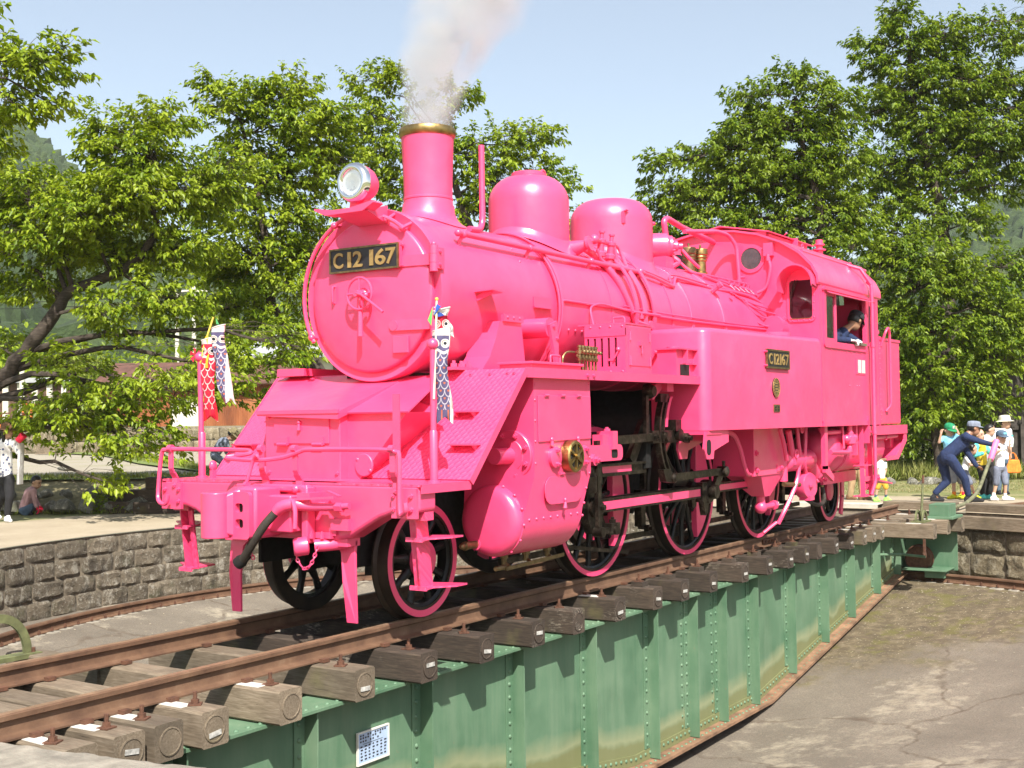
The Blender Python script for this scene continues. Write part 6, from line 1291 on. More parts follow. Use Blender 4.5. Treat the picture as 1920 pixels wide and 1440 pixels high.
TREES['E'] = ([(27.11,1.68,0.25,0.260),(26.85,1.88,4.04,0.220),(26.79,1.86,6.08,0.180),(26.67,1.98,7.25,0.150),(26.44,2.24,8.71,0.110),(26.22,2.51,10.17,0.070),(26.15,2.53,11.63,0.030)],
 [(25.94,2.81,12.51,0.58,0.51,8),(26.11,2.59,11.63,0.87,0.58,11),(26.75,1.60,11.91,0.80,0.58,10),(25.48,3.57,11.58,0.58,0.32,6),(25.65,3.34,11.06,0.73,0.44,8),(27.55,0.39,11.75,0.73,0.58,9),(28.18,-0.60,12.17,0.87,0.87,8),(26.29,2.38,10.46,1.02,0.66,14),(27.01,1.27,10.59,1.02,0.73,14),(27.73,0.18,10.43,0.87,0.73,12),(25.67,3.37,9.75,0.80,0.58,9),(26.47,2.16,9.29,1.02,0.66,13),(27.35,0.83,9.13,1.17,0.73,15),(28.00,-0.14,8.68,0.87,0.87,10),(26.21,2.97,8.47,1.02,0.66,12),(27.10,1.64,8.01,1.17,0.66,14),(28.02,0.44,7.72,0.87,0.51,8),(28.46,-0.90,9.83,1.17,1.31,12),(26.17,3.28,7.32,0.87,0.58,9),(27.11,1.99,11.33,0.87,0.73,9),(27.78,1.04,9.99,1.02,0.87,10),(26.57,2.90,9.87,0.87,0.87,9),(27.42,1.83,8.84,1.02,0.87,10),(27.97,0.83,8.35,0.87,0.73,8),(26.79,2.86,7.81,0.87,0.73,9),(25.94,3.78,8.09,0.73,0.87,8),(26.00,2.10,6.88,0.87,0.58,8),(26.74,1.17,6.59,0.87,0.58,7),(25.62,2.72,6.32,0.87,0.58,8)])
TREES['F'] = ([(22.67,1.16,0.15,0.120),(22.58,1.23,1.69,0.100),(22.48,1.30,3.10,0.080),(22.39,1.37,4.25,0.060),(22.31,1.46,5.02,0.030)],
 [(22.09,1.77,5.41,0.64,0.51,9),(21.82,2.21,5.03,0.51,0.51,7),(22.58,1.02,5.27,0.77,0.45,10),(22.31,1.47,4.51,0.90,0.64,14),(22.94,0.51,4.62,0.77,0.64,10),(23.38,-0.12,3.97,0.77,0.64,11),(22.19,1.72,3.49,0.77,0.64,13),(22.82,0.75,3.47,0.90,0.64,14),(23.46,-0.20,2.94,0.64,0.64,10),(22.35,1.53,2.46,0.77,0.64,13),(22.98,0.57,2.32,0.77,0.64,12),(23.99,-0.39,5.04,0.64,0.64,8),(22.51,1.34,1.43,0.77,0.58,11),(23.66,0.11,1.80,0.77,0.51,8),(22.37,1.95,0.79,0.51,0.51,6),(22.07,2.44,3.78,0.64,0.77,8),(24.12,-0.70,3.73,0.77,1.02,10),(21.75,2.83,5.47,0.77,0.51,8)])
TREES['H'] = ([(1.10,11.32,0.34,0.200),(1.14,11.15,2.23,0.180),(1.20,10.99,3.69,0.160),(1.37,10.65,4.92,0.140),(1.68,10.13,5.86,0.100),(2.06,9.51,6.44,0.070),(2.42,8.96,6.35,0.030)],
 [(2.90,8.23,6.42,0.62,0.29,14),(3.10,7.92,6.56,0.36,0.16,8),(2.75,8.49,5.91,0.55,0.33,11),(3.03,8.06,5.90,0.33,0.18,6),(2.44,8.99,5.48,0.66,0.58,12),(2.06,9.50,6.87,1.02,0.66,12)])
TREES['G'] = ([(22.72,8.37,0.94,0.160),(22.59,8.43,3.42,0.130),(22.49,8.51,4.73,0.100),(22.39,8.60,5.90,0.050)],
 [(22.14,8.96,6.34,0.87,0.73,8),(22.87,7.87,5.89,0.87,0.73,8),(21.59,9.82,6.06,1.02,0.73,8),(23.83,6.42,5.57,1.31,0.73,8)])
# ================================================================ TREES
def leaf_mat(name, cols, trans=.42):
    k = N(name); g = k.n('NewGeometry'); rnd_ = g.outputs['Random Per Island']
    c = k.ramp(rnd_, *[(i/(len(cols)-1), c) for i, c in enumerate(cols)])
    nz = k.n('TexNoise'); nz.inputs['Scale'].default_value = 1.1; k.l(g.outputs['Position'], nz.inputs['Vector'])
    c = k.mix(k.ramp(nz.outputs['Fac'], (.42, 0.0), (.62, .55)), c, cols[-1])
    k.col(c); k.rough(.42); k.b.inputs['Specular IOR Level'].default_value = .35
    tr = k.n('BsdfTranslucent'); k.l(k.mix(1.0, c, (1.0, 1.0, .45), 'MULTIPLY'), tr.inputs[0])
    mx = k.n('MixShader'); mx.inputs[0].default_value = trans; k.l(k.b.outputs[0], mx.inputs[1]); k.l(tr.outputs[0], mx.inputs[2]); k.l(mx.outputs[0], k.out.inputs[0]); return k.m
M['leaf'] = leaf_mat('cherry_leaf', [(.085,.155,.010), (.17,.26,.014), (.255,.35,.02), (.35,.425,.03)])
M['leafdark'] = leaf_mat('dark_leaf', [(.062,.12,.010), (.12,.20,.014), (.185,.27,.02), (.27,.35,.028)])
M['leafyellow'] = leaf_mat('yellow_green_leaf', [(.10,.15,.02), (.17,.235,.03), (.24,.30,.04), (.30,.34,.06)])
def mk_bark():
    k = N('cherry_bark').world(); f = k.noise(9, 6, .65, (1,1,4)); k.col(k.ramp(f, (.3, (.022,.016,.012)), (.55, (.06,.045,.034)), (.8, (.14,.11,.085)))); k.rough(.9); k.bump(f, .6, .02); return k.m
M['bark'] = mk_bark()
def leaves_mesh(name, P, D_, Nn, L, W_, mat, parent):
    n = len(P); S = np.cross(D_, Nn); S /= np.linalg.norm(S, axis=1, keepdims=True)+1e-9; Nn = np.cross(S, D_)
    v = np.empty((n, 4, 3)); mid = P+D_*(L*.42)[:, None]; up = Nn*(W_*.28)[:, None]
    v[:, 0] = P; v[:, 1] = mid+S*(W_*.5)[:, None]+up; v[:, 2] = P+D_*L[:, None]-Nn*(L*.10)[:, None]; v[:, 3] = mid-S*(W_*.5)[:, None]+up
    me = bpy.data.meshes.new(name); me.vertices.add(4*n); me.vertices.foreach_set('co', v.ravel())
    idx = np.arange(n)[:, None]*4+np.array([0, 1, 2, 0, 2, 3]); me.loops.add(6*n); me.loops.foreach_set('vertex_index', idx.ravel())
    me.polygons.add(2*n); me.polygons.foreach_set('loop_start', np.arange(0, 6*n, 3)); me.polygons.foreach_set('loop_total', np.full(2*n, 3)); me.update(calc_edges=True); me.validate()
    return link(name, me, mat, parent, smooth=0)
def tree(name, label, key, seed, dens=1.0, leaf=.105, mat='leaf', group=None, per=22, cat='tree'):
    trunk, blobs = TREES[key]; rs = np.random.RandomState(seed); rg = random.Random(seed)
    T = [V(p[:3]) for p in trunk]; TR = [p[3] for p in trunk]
    root = thing(name, label, cat, (T[0].x, T[0].y, -.1), 0, group)
    T2 = sm(T, 4); R2 = list(np.interp(np.linspace(0, len(TR)-1, len(T2)), range(len(TR)), TR))
    T2 = [p+V((rg.uniform(-.3,.3), rg.uniform(-.3,.3), 0))*r for p, r in zip(T2, R2)]
    tb = MB().tube(T2, R2, 9); bb = MB(); tw = MB()
    P = []; D_ = []; NN = []; L = []; W_ = []
    for bi, (x, y, z, rx, rz, n) in enumerate(blobs):
        c = V((x, y, z)); cand = [(abs((p-c).length)+max(0, (p.z-c.z))*1.5, i) for i, p in enumerate(T2[2:-1])]; i0 = min(cand)[1]+2; s = T2[i0]
        k = 7; limb = []
        dv = c-s; 
        for j in range(k+1):
            t = j/k; wob = V((rg.uniform(-1,1), rg.uniform(-1,1), rg.uniform(-.6,.6)))*(.10*dv.length*math.sin(PI*t))*.6
            limb.append(s+dv*t+V((0,0,.08*dv.length*math.sin(PI*t)*(1 if dv.z > -.5 else -.4)))+wob)
        r0 = min(R2[i0]*.42, .012+.014*dv.length); rad = [r0*(1-.8*j/k)+.006 for j in range(k+1)]; bb.tube(limb, rad, 6)
        m_ = int(1.95*(n*dens*rx*rz/.5*1.0+n*dens*.6))
        for q in range(m_+5):
            u = rs.normal(size=3); u /= np.linalg.norm(u); u[2] = u[2]*1.0; rad_ = rs.uniform(.15, 1.12)**.6
            cp = c+V((u[0]*rx*1.02*rad_, u[1]*rx*1.02*rad_, u[2]*rz*.95*rad_)); 
            a = min((limb[rg.randint(k//3, k)] for _ in range(4)), key=lambda z_: (z_-cp).length); d = cp-a
            if q >= m_: a = limb[rg.randint(3, k-1)]; cp = a+V((rg.uniform(-.35,.35), rg.uniform(-.35,.35), rg.uniform(0,.35))); d = cp-a
            if d.length < .12: continue
            mid = a+d*.5+V((rg.uniform(-.1,.1), rg.uniform(-.1,.1), rg.uniform(.0,.14)))*d.length
            tw.tube([a, mid, cp], [.006, .0045, .0025], 3, cap=False)
            h = V((d.x, d.y, d.z*.35+.05)).normalized(); h = (h+V((rg.gauss(0,.35), rg.gauss(0,.35), rg.gauss(0,.18)))).normalized()
            Ls = rg.uniform(.28, .52); tip = cp+h*Ls*.6; st = cp-h*Ls*.4
            tw.tube([st, tip], [.004, .002], 3, cap=False)
            nl = int(per*rg.uniform(.7, 1.3)); t = rs.rand(nl); bp_ = np.array(st)+np.outer(t, np.array(h)*Ls)+rs.normal(size=(nl, 3))*.035
            side = np.cross(np.array(h), [0, 0, 1.]); side /= np.linalg.norm(side)+1e-9
            sg = rs.choice([-1, 1], nl)[:, None]
            dd = np.array(h)*rs.uniform(.2, .9, nl)[:, None]+side*sg*rs.uniform(.2, .9, nl)[:, None]+np.array([0, 0, -1.])*rs.uniform(.15, .95, nl)[:, None]+rs.normal(size=(nl, 3))*.15
            dd /= np.linalg.norm(dd, axis=1, keepdims=True); nn = np.array([0, 0, 1.])+rs.normal(size=(nl, 3))*.42
            P.append(bp_); D_.append(dd); NN.append(nn); l = leaf*rs.uniform(.65, 1.2, nl); L.append(l); W_.append(l*rs.uniform(.42, .56, nl))
    tb.build('trunk', M['bark'], root, smooth=60); bb.build('limbs', M['bark'], root, smooth=60, fix=False); tw.build('twigs', M['bark'], root, smooth=60, fix=False, kind='stuff')
    P = np.concatenate(P)-np.array(root.location); o = leaves_mesh('crown', P, np.concatenate(D_), np.concatenate(NN), np.concatenate(L), np.concatenate(W_), M[mat], root); o.location = (0, 0, 0)
    o['kind'] = 'stuff'; return len(P)
NL = 0
G_ = 'cherry trees around the turntable'
NL += tree('cherry_tree', 'large leaning cherry tree at the left edge with low boughs over the gravel lot', 'A', 1, 2.0, .125, 'leaf', G_)
NL += tree('cherry_tree', 'leafy cherry tree just left of the pink smokebox', 'B', 2, 1.9, .13, 'leaf', G_)
NL += tree('cherry_tree', 'cherry tree rising behind the chimney and sand dome', 'C', 3, 1.9, .135, 'leaf', G_)
NL += tree('cherry_tree', 'cherry tree with stepped crown above the cab roof, left of the tallest tree', 'D', 4, 2.1, .14, 'leafdark', G_)
NL += tree('cherry_tree', 'tallest dark trunked cherry tree at the upper right', 'E', 5, 2.1, .145, 'leafdark', G_)
NL += tree('bushy_tree', 'dense bushy tree hanging down behind the rear of the cab', 'F', 6, 2.1, .14, 'leafdark', None, 24)
NL += tree('background_tree', 'dark tree seen low behind the steam dome and boiler', 'G', 7, 1.3, .13, 'leafdark', None, 24)
NL += tree('cherry_tree', 'nearest cherry bough reaching in from the upper left corner', 'H', 8, 1.3, .125, 'leaf', G_)
# ================================================================ BEYOND THE PIT
# yard axes: lat = metres to the right, dep = metres beyond the entrance path, measured from the visitors' entrance
FH, RH, OY = V((.8373, .5467, 0)), V((.5467, -.8373, 0)), V((-7.24, -6.16, 0))
def yd(lat, dep, z=0.0): p = OY+RH*lat+FH*dep; return V((p.x, p.y, z))
YR = math.atan2(RH.y, RH.x)
def gravel_mat():
    k = N('pale_gravel').world(); a = k.noise(30, 6, .75); b = k.noise(.5, 5, .6); c = k.ramp(a, (.25, (.17,.15,.115)), (.5, (.315,.278,.215)), (.75, (.43,.385,.31)))
    c = k.mix(k.ramp(b, (.5, 0.0), (.72, .6)), c, (.20,.20,.075)); k.col(c); k.rough(.95); k.bump(a, .5, .02); return k.m
def grass_mat(name, c0, c1, c2):
    k = N(name).world(); a = k.noise(9, 6, .7); k.col(k.ramp(a, (.25, c0), (.5, c1), (.75, c2))); k.rough(.95); k.bump(k.noise(40, 4), .5, .03); return k.m
M['gravel'] = gravel_mat(); M['turf'] = grass_mat('short_turf', (.07,.10,.02), (.14,.19,.04), (.26,.26,.09))
b = MB(); rows = []
for lat in np.linspace(-26, 2.5, 40):
    j = .25*noise.noise(V((lat*.6, 0, 5)))
    rows.append([yd(lat, 21.6+j, -.12), yd(lat, 22.2+j, .22+.06*noise.noise(V((lat*2, 1, 0)))), yd(lat, 22.9+j, .44)])
M['bank'] = grass_mat('earth_bank', (.10,.09,.045), (.22,.19,.10), (.33,.29,.17))
MB().grid(rows).build('earth_bank', M['bank'], kind='structure')
rows = [[yd(lat, d, .44+.02*noise.noise(V((lat*.4, d*.4, 0)))) for d in (22.85, 24, 26, 29, 33, 38, 47)] for lat in np.linspace(-26, 2.5, 30)]
MB().grid(rows).build('gravel_lot', M['gravel'], kind='structure')
rows = [[yd(lat, d, .452+.02*noise.noise(V((lat*.4, d*.4, 0)))) for d in (22.8, 23.6, 24.3+.2*math.sin(lat))] for lat in np.linspace(-26, 2.5, 30)]
MB().grid(rows).build('grass_verge', M['turf'], kind='structure')
q = [(22.3,33.15),(18.8,24.5),(13.3,17.9),(12.0,13.2),(8.9,10.2),(9.6,11.6),(13.6,19.0),(18.9,27.2),(21,33)]
b = MB(); b.add([(x, y, .475) for x, y in q], [tuple(range(len(q)))]); b.build('grass_strip', M['turf'], smooth=0, kind='structure')
# grass blades: verge, strip and right-hand tufts
def blades(name, pts, h, mat, lean=.35, w_=.012):
    n = len(pts); P = np.array(pts); rs = np.random.RandomState(n); D_ = np.stack([rs.normal(0, lean, n), rs.normal(0, lean, n), np.ones(n)], 1); D_ /= np.linalg.norm(D_, axis=1, keepdims=True)
    NN = rs.normal(size=(n, 3)); NN[:, 2] *= .2; L = h*rs.uniform(.5, 1.3, n); o = leaves_mesh(name, P, D_, NN, L, np.full(n, w_)*rs.uniform(.7, 1.5, n), mat, None); o['kind'] = 'stuff'; return o
M['blade'] = leaf_mat('grass_blade', [(.10,.15,.02), (.17,.23,.035), (.25,.29,.06), (.34,.34,.12)], .3)
rs = np.random.RandomState(3)
pts = [tuple(yd(rs.uniform(-11, 1), rs.uniform(22.6, 24.4), .45)) for _ in range(5000)]+[tuple(yd(rs.uniform(-11, .5), 21.3+rs.rand()*.8, -.1)) for _ in range(2500)]
for _ in range(4000):
    t = rs.rand(); w_ = rs.rand(); a = V((8.9,10.2,0)).lerp(V((18.8,24.5,0)), t); c = V((9.6,11.6,0)).lerp(V((18.9,27.2,0)), t); p = a.lerp(c, w_); pts.append((p.x, p.y, .46))
blades('verge_grass', pts, .10, M['blade'])
pts = [tuple(yd(rs.uniform(5.5, 12.5), 29.0+rs.rand()*2.2-rs.rand()*.8, -.1)) for _ in range(9000)]
blades('tall_grass', pts, .42, M['blade'], .45, .022)
pts = [tuple(yd(rs.uniform(6.5, 14.5), 24.3+rs.rand()*3.6, -.1)) for _ in range(6000)]; blades('dry_grass', pts, .045, leaf_mat('dry_grass_blade', [(.20,.19,.07), (.33,.29,.14), (.42,.36,.2), (.22,.24,.08)], .3), .6, .012)
# boulders: bank stones on the left, edging stones on the right
def boulder(seed):
    b = MB().sph((0,0,0), 1, (1,1,1), 10, 7); o = V((seed*3.7, seed, 2)); v = []
    for p in b.v: p = V(p); n_ = p.normalized(); f = 1+.30*noise.noise(n_*1.3+o)+.14*noise.noise(n_*3+o); v.append((p.x*f, p.y*f*.8, max(p.z, -.4)*f*.72))
    me = bpy.data.meshes.new('boulder'); me.from_pydata(v, [], b.f); me.materials.append(M['boulder']); me.polygons.foreach_set('use_smooth', [True]*len(me.polygons)); me.set_sharp_from_angle(angle=R(42)); return me
bl = [boulder(i+1) for i in range(6)]
rg = random.Random(11)
def put_boulder(p, s, label, group, sc=(1,1,1)):
    o = bpy.data.objects.new('boulder', rg.choice(bl)); COL.objects.link(o); o.location = p; o.rotation_euler = (rg.uniform(-.3,.3), rg.uniform(-.3,.3), rg.uniform(0,6.28)); o.scale = (s*sc[0], s*sc[1], s*sc[2]); tag(o, label, 'boulder', group); return o
i = 0
for lat in np.arange(-9.6, -5.2, .34):
    for row in range(2): put_boulder(yd(lat+rg.uniform(-.1,.1)+.15*row, 21.55+.45*row+rg.uniform(-.08,.08), -.0+.22*row), rg.uniform(.13,.25), 'mossy boulder heaped on the earth bank below the gravel lot', 'boulders on the earth bank')
for k_, (u, s) in enumerate(((8.05,.20),(8.5,.22),(9.0,.17),(9.35,.24),(9.8,.26),(10.3,.18),(12.3,.2),(12.9,.16))):
    put_boulder(yd(u, 27.3+rg.uniform(-.2,.2), -.06), s, 'grey edging stone in a row before the tall grass behind the turntable end', 'edging stones by the tall grass', (1.25,.9,.8))
for lat, d, s in ((-10.8,24.9,.14),(-10.2,27.5,.18),(-7.4,23.6,.1)): put_boulder(yd(lat, d, .48), s, 'pale loose stone lying on the gravel lot', 'loose stones on the gravel lot', (1,1,.6))
# stacked old sleepers beside the path
def timber(L, w_, h): return sleeper_mesh(w_, -L/2, L/2, h)
tcol = ['sleeperdark']
for (lat, dep, z, L, an, lab) in ((-6.55,21.55,-.1,1.25,90,'short dark sleeper at the bottom left of the stack by the path'),(-5.75,21.45,-.1,1.9,92,'long dark sleeper at the bottom of the stack by the path'),(-6.5,21.65,.1,1.2,94,'weathered sleeper with a pale cut end, middle of the stack by the path'),(-5.7,21.6,.11,1.9,91,'dark sleeper in the middle layer of the stack by the path'),(-5.6,21.6,.32,1.85,90,'topmost dark sleeper of the stack by the path'),(-4.2,21.2,-.1,1.9,88,'dark sleeper lying low behind the far rail'),(-4.1,21.3,.11,1.7,89,'dark sleeper lying on another behind the far rail')):
    o = timber(L, .30, .21).build('old_sleeper', M['sleeperdark'], None, smooth=30); o.location = yd(lat, dep, z); o.rotation_euler = (0, 0, YR+R(an)); tag(o, lab, 'timber', 'old sleepers stacked by the path')
# retaining wall behind the lot
w_ = thing('stone_retaining_wall', 'rough brown stone retaining wall behind the gravel lot', 'wall', yd(-14, 45, .4))
rows = [[yd(lat, 45.0+.35*(z-.4), z) for z in (.3, .8, 1.36)]+[yd(lat, 46.5, 1.38)] for lat in np.linspace(-30, 4, 30)]
MB().grid(rows).build('wall_core', M['mortar'], w_)
for lat in np.arange(-21.5, -7.5, .62):
    for r_ in range(2):
        o = bpy.data.objects.new('stone', rg.choice(rocksw)); COL.objects.link(o); o.parent = w_; o.location = yd(lat+.3*r_, 44.98+.17*r_, .62+.47*r_)-V(w_.location); o.rotation_euler = (0, R(-18), YR-PI/2+PI); o.rotation_euler = (0, 0, math.atan2(FH.y, FH.x)); o.scale = (.4, .60, .45)
rows = [[yd(lat, 46.4, 1.37), yd(lat, 60, 1.5), yd(lat, 75, 2.6)] for lat in np.linspace(-45, 12, 20)]
MB().grid(rows).build('upper_terrace', M['turf'], kind='structure')
# corrugated rust-red shed
def corr(name, p0, p1, z0, z1, mat, parent, pitch=.09, amp=.012):
    p0, p1 = V(p0), V(p1); d = p1-p0; n_ = V((d.y, -d.x, 0)).normalized(); k = int(d.length/pitch*4); rows = [[], []]
    for i in range(k+1):
        q = p0+d*(i/k)+n_*(amp*math.sin(i*PI/2)); rows[0].append((q.x, q.y, z0)); rows[1].append((q.x, q.y, z1))
    return MB().grid(rows).build(name, mat, parent, smooth=60, fix=False)
def rustsheet():
    k = N('rusted_corrugated_sheet').world(); f = k.noise(1.3, 6, .65, (1,1,.35)); k.col(k.ramp(f, (.3, (.13,.036,.014)), (.55, (.27,.085,.03)), (.8, (.36,.15,.06)))); k.rough(.85); k.bump(k.noise(20,4), .2, .01); return k.m
M['rustsheet'] = rustsheet(); M['creamwall'] = simple('cream_wall', (.62,.59,.50), .8, 0, .12, 2); M['roofgrey'] = simple('grey_roof_sheet', (.34,.35,.36), .55, 0, .2, 3); M['darkpane'] = simple('dark_window_pane', (.025,.024,.022), .15)
M['rustroof'] = simple('dull_red_roof', (.11,.05,.035), .8, 0, .3, 3)
sh = thing('rusty_shed', 'long rust red corrugated shed behind the cherry boughs', 'shed', yd(-12, 49, 1.4))
corr('shed_wall', yd(-16.2, 48, 0), yd(-13.6, 48, 0), 1.35, 3.05, M['rustsheet'], sh); corr('shed_wall', yd(-12.35, 48, 0), yd(-9.0, 48, 0), 1.35, 3.05, M['rustsheet'], sh); corr('shed_wall', yd(-13.6, 48, 0), yd(-12.35, 48, 0), 2.5, 3.05, M['rustsheet'], sh)
corr('shed_side', yd(-16.2, 52.5, 0), yd(-16.2, 48, 0), 1.35, 3.05, M['rustsheet'], sh); corr('shed_side', yd(-9.0, 48, 0), yd(-9.0, 52.5, 0), 1.35, 3.05, M['rustsheet'], sh)
MB().add([yd(-13.6,48.05,1.35), yd(-12.35,48.05,1.35), yd(-12.35,48.05,2.5), yd(-13.6,48.05,2.5), yd(-13.6,48.12,1.35), yd(-12.35,48.12,1.35), yd(-12.35,48.12,2.5), yd(-13.6,48.12,2.5)], [(0,1,2,3),(4,7,6,5),(0,3,7,4),(1,5,6,2),(3,2,6,7)]).build('white_door', M['creamwall'], sh, smooth=0)
b = MB(); b.plate([yd(-16.6,47.5,3.0), yd(-8.6,47.5,3.0), yd(-8.6,50.3,4.0), yd(-16.6,50.3,4.0)], .05); b.plate([yd(-16.6,53,3.0), yd(-8.6,53,3.0), yd(-8.6,50.3,4.0), yd(-16.6,50.3,4.0)], .05); b.build('roof', M['rustroof'], sh, smooth=0)
# white house
hs = thing('white_house', 'white walled house with grey sheet roof behind the left of the smokebox', 'house', yd(-8, 52, 1.4))
def wallbox(parent, lat0, lat1, d0, d1, z0, z1, mat, name): 
    c = [yd(lat0,d0), yd(lat1,d0), yd(lat1,d1), yd(lat0,d1)]; return MB().add([(p.x,p.y,z0) for p in c]+[(p.x,p.y,z1) for p in c], [(4,5,6,7),(0,1,5,4),(1,2,6,5),(2,3,7,6),(3,0,4,7)]).build(name, mat, parent, smooth=0)
wallbox(hs, -10.6, -2.2, 50.2, 57, 1.35, 4.25, M['creamwall'], 'wall')
b = MB(); b.plate([yd(-11.2,49.5,4.15), yd(-1.8,49.5,4.15), yd(-1.8,53.6,5.7), yd(-11.2,53.6,5.7)], .08); b.plate([yd(-11.2,57.7,4.15), yd(-1.8,57.7,4.15), yd(-1.8,53.6,5.7), yd(-11.2,53.6,5.7)], .08); b.build('roof', M['roofgrey'], hs, smooth=0)
for l0 in (-10.0, -7.4, -4.8):
    wn = wallbox(hs, l0, l0+2.0, 50.14, 50.2, 2.9, 3.95, M['darkpane'], 'window')
    b = MB()
    for i in range(4): b.bar(yd(l0+.66*i, 50.12, 2.9), yd(l0+.66*i, 50.12, 3.95), .05, .05, tuple(FH))
    for z in (2.9, 3.42, 3.95): b.bar(yd(l0, 50.12, z), yd(l0+2, 50.12, z), .05, .05)
    b.build('window_frame', M['rust'], wn, smooth=0)
# slatted cream barn at far left
bn = thing('slatted_barn', 'cream and brown slatted barn wall at the far left behind the lot', 'barn', yd(-21, 51, 1.4))
wallbox(bn, -25, -18.7, 51, 55, 1.35, 3.3, simple('brown_barn_board', (.10,.055,.035), .85), 'wall'); wallbox(bn, -25.4, -18.4, 50.7, 55.4, 3.3, 3.5, M['roofgrey'], 'roof')
for l0 in np.arange(-24.6, -18.7, .62): wallbox(bn, l0, l0+.24, 50.9, 51, 1.4, 3.28, M['creamwall'], 'slat')
M['orange'] = simple('orange_paint', (.75,.19,.02), .6); M['tarp'] = simple('blue_tarpaulin', (.03,.20,.55), .6)
rk = thing('orange_rack', 'orange painted rack standing beside the slatted barn', 'rack', yd(-19.3, 47, 1.4))
b = MB()
for l0 in (-18.95, -18.4):
    for d in (46.8, 47.6): b.bar(yd(l0, d, 1.38), yd(l0, d, 2.35), .09, .09, tuple(FH)); 
for z in (1.75, 2.3): b.bar(yd(-18.95, 46.8, z), yd(-18.4, 46.8, z), .09, .09); b.bar(yd(-18.95, 47.6, z), yd(-18.4, 47.6, z), .09, .09)
b.build('frame', M['orange'], rk, smooth=0)
b = MB(); b.bar(yd(-19.9, 46.7, 1.98), yd(-18.4, 46.7, 1.98), .5, .05); b.build('rack_top', M['rust'], rk, smooth=0); b = MB(); b.bar(yd(-19.8,46.7,1.4), yd(-19.8,46.7,1.96), .08,.08,tuple(FH)); b.build('leg', M['orange'], rk, smooth=0)
def lump(name, lab, lat, dep, z, s, mat, seed, cat, group=None):
    b = MB().sph((0,0,0), 1, (1,.8,.7), 12, 8); v = [tuple(V(p)*(1+.3*noise.noise(V(p)*1.6+V((seed,0,0))))) for p in b.v]; b.v = [(x*s, y*s, max(z_, -.25)*s) for x, y, z_ in v]
    o = b.build(name, mat, None, smooth=60); o.location = yd(lat, dep, z); tag(o, lab, cat, group)
lump('blue_tarpaulin', 'blue tarpaulin heap left of the orange rack', -20.2, 46.9, 1.45, .45, M['tarp'], 1, 'tarpaulin'); lump('blue_tarpaulin', 'bright blue tarpaulin bundle half hidden behind leaves', -17.2, 47, 1.45, .4, M['tarp'], 2, 'tarpaulin'); lump('white_sack', 'white sack above the blue tarpaulin heap', -20.4, 47.6, 1.5, .55, M['creamwall'], 3, 'sack')
b = MB()
for i in range(7): b.bar(yd(-17.2+.05*(i%2), 43.6, .48+.065*i), yd(-15.9+.04*(i%3), 43.6, .48+.065*i), .25, .05)
tag(b.build('stacked_boards', M['sleeper'], None, smooth=0), 'pale boards stacked at the foot of the retaining wall', 'boards')
b = MB(); b.bar(yd(-12.9, 42, 1.05), yd(-11.2, 41.6, .5), .35, .05); b.bar(yd(-12.8,42.3,.45), yd(-12.8,42.3,1.0), .1,.1); tag(b.build('leaning_slab', M['concrete'], None, smooth=0), 'pale slab leaning on the bank beside the gravel lot', 'slab')
b = MB(); b.bar(yd(-11.5, 41.2, .46), yd(-2, 40.5, .46), .4, .12); tag(b.build('concrete_kerb', M['concrete'], None, smooth=0), 'long low concrete kerb crossing the gravel lot', 'kerb')
# poles
for lat, dep, h, lab in ((-15.8,60,8.6,'white weathered pole left of the paired streamers'),(-14.05,60,9.0,'white utility pole directly behind the left streamers'),(-17.2,62,8.2,'thin white pole left of the pair of utility poles'),(-19.9,49,3.9,'short white post beside the slatted barn')):
    p_ = thing('utility_pole', lab, 'pole', yd(lat, dep, 1.4)); MB().cyl(yd(lat, dep, 1.3), yd(lat, dep, h), .13 if h > 5 else .11, .10, 10).build('shaft', M['creamwall'], p_)
    if h > 5: MB().bar(yd(lat-.7, dep, h-.5), yd(lat+.7, dep, h-.5), .1, .1).build('cross_arm', M['creamwall'], p_, smooth=0)
b = MB()
for z in (7.6, 7.9):
    b.tube([yd(-40+4*i, 60, z-.3*math.sin(PI*((i*4) % 24)/24)) for i in range(14)], .02, 4)
tag(b.build('overhead_wires', M['void'], None), 'thin overhead wires strung between the white poles', 'wires')
# dark board fence behind the right-hand group
fn = thing('board_fence', 'tall dark weathered board fence behind the group of children', 'fence', yd(15, 30, -.1))
M['darkboard'] = simple('dark_weathered_board', (.05,.042,.036), .9, 0, .5, 7, .4)
for i, l0 in enumerate(np.arange(11.9, 20, .42)):
    o = MB().add([yd(l0,30,-.1), yd(l0+.40,30,-.1), yd(l0+.40,30.04,-.1), yd(l0,30.04,-.1), yd(l0,30,1.15), yd(l0+.40,30,1.15), yd(l0+.40,30.04,1.15), yd(l0,30.04,1.15)], [(3,2,1,0),(4,5,6,7),(0,1,5,4),(1,2,6,5),(2,3,7,6),(3,0,4,7)]).build('board', M['darkboard'], fn, smooth=0)
    o = MB().add([yd(l0,30.05,1.15), yd(l0+.40,30.05,1.15), yd(l0+.40,30.09,1.15), yd(l0,30.09,1.15), yd(l0,30.05,3.1), yd(l0+.40,30.05,3.1), yd(l0+.40,30.09,3.1), yd(l0,30.09,3.1)], [(3,2,1,0),(4,5,6,7),(0,1,5,4),(1,2,6,5),(2,3,7,6),(3,0,4,7)]).build('board', M['darkboard'], fn, smooth=0)
for z in (.3, 1.1): MB().bar(yd(11.9,29.97,z), yd(20,29.97,z), .06, .08).build('fence_rail', M['darkboard'], fn, smooth=0)
for l0 in (12.6, 15.6): MB().bar(yd(l0,29.9,-.1), yd(l0,29.9,1.2), .09, .09, tuple(FH)).build('fence_post', M['darkboard'], fn, smooth=0)
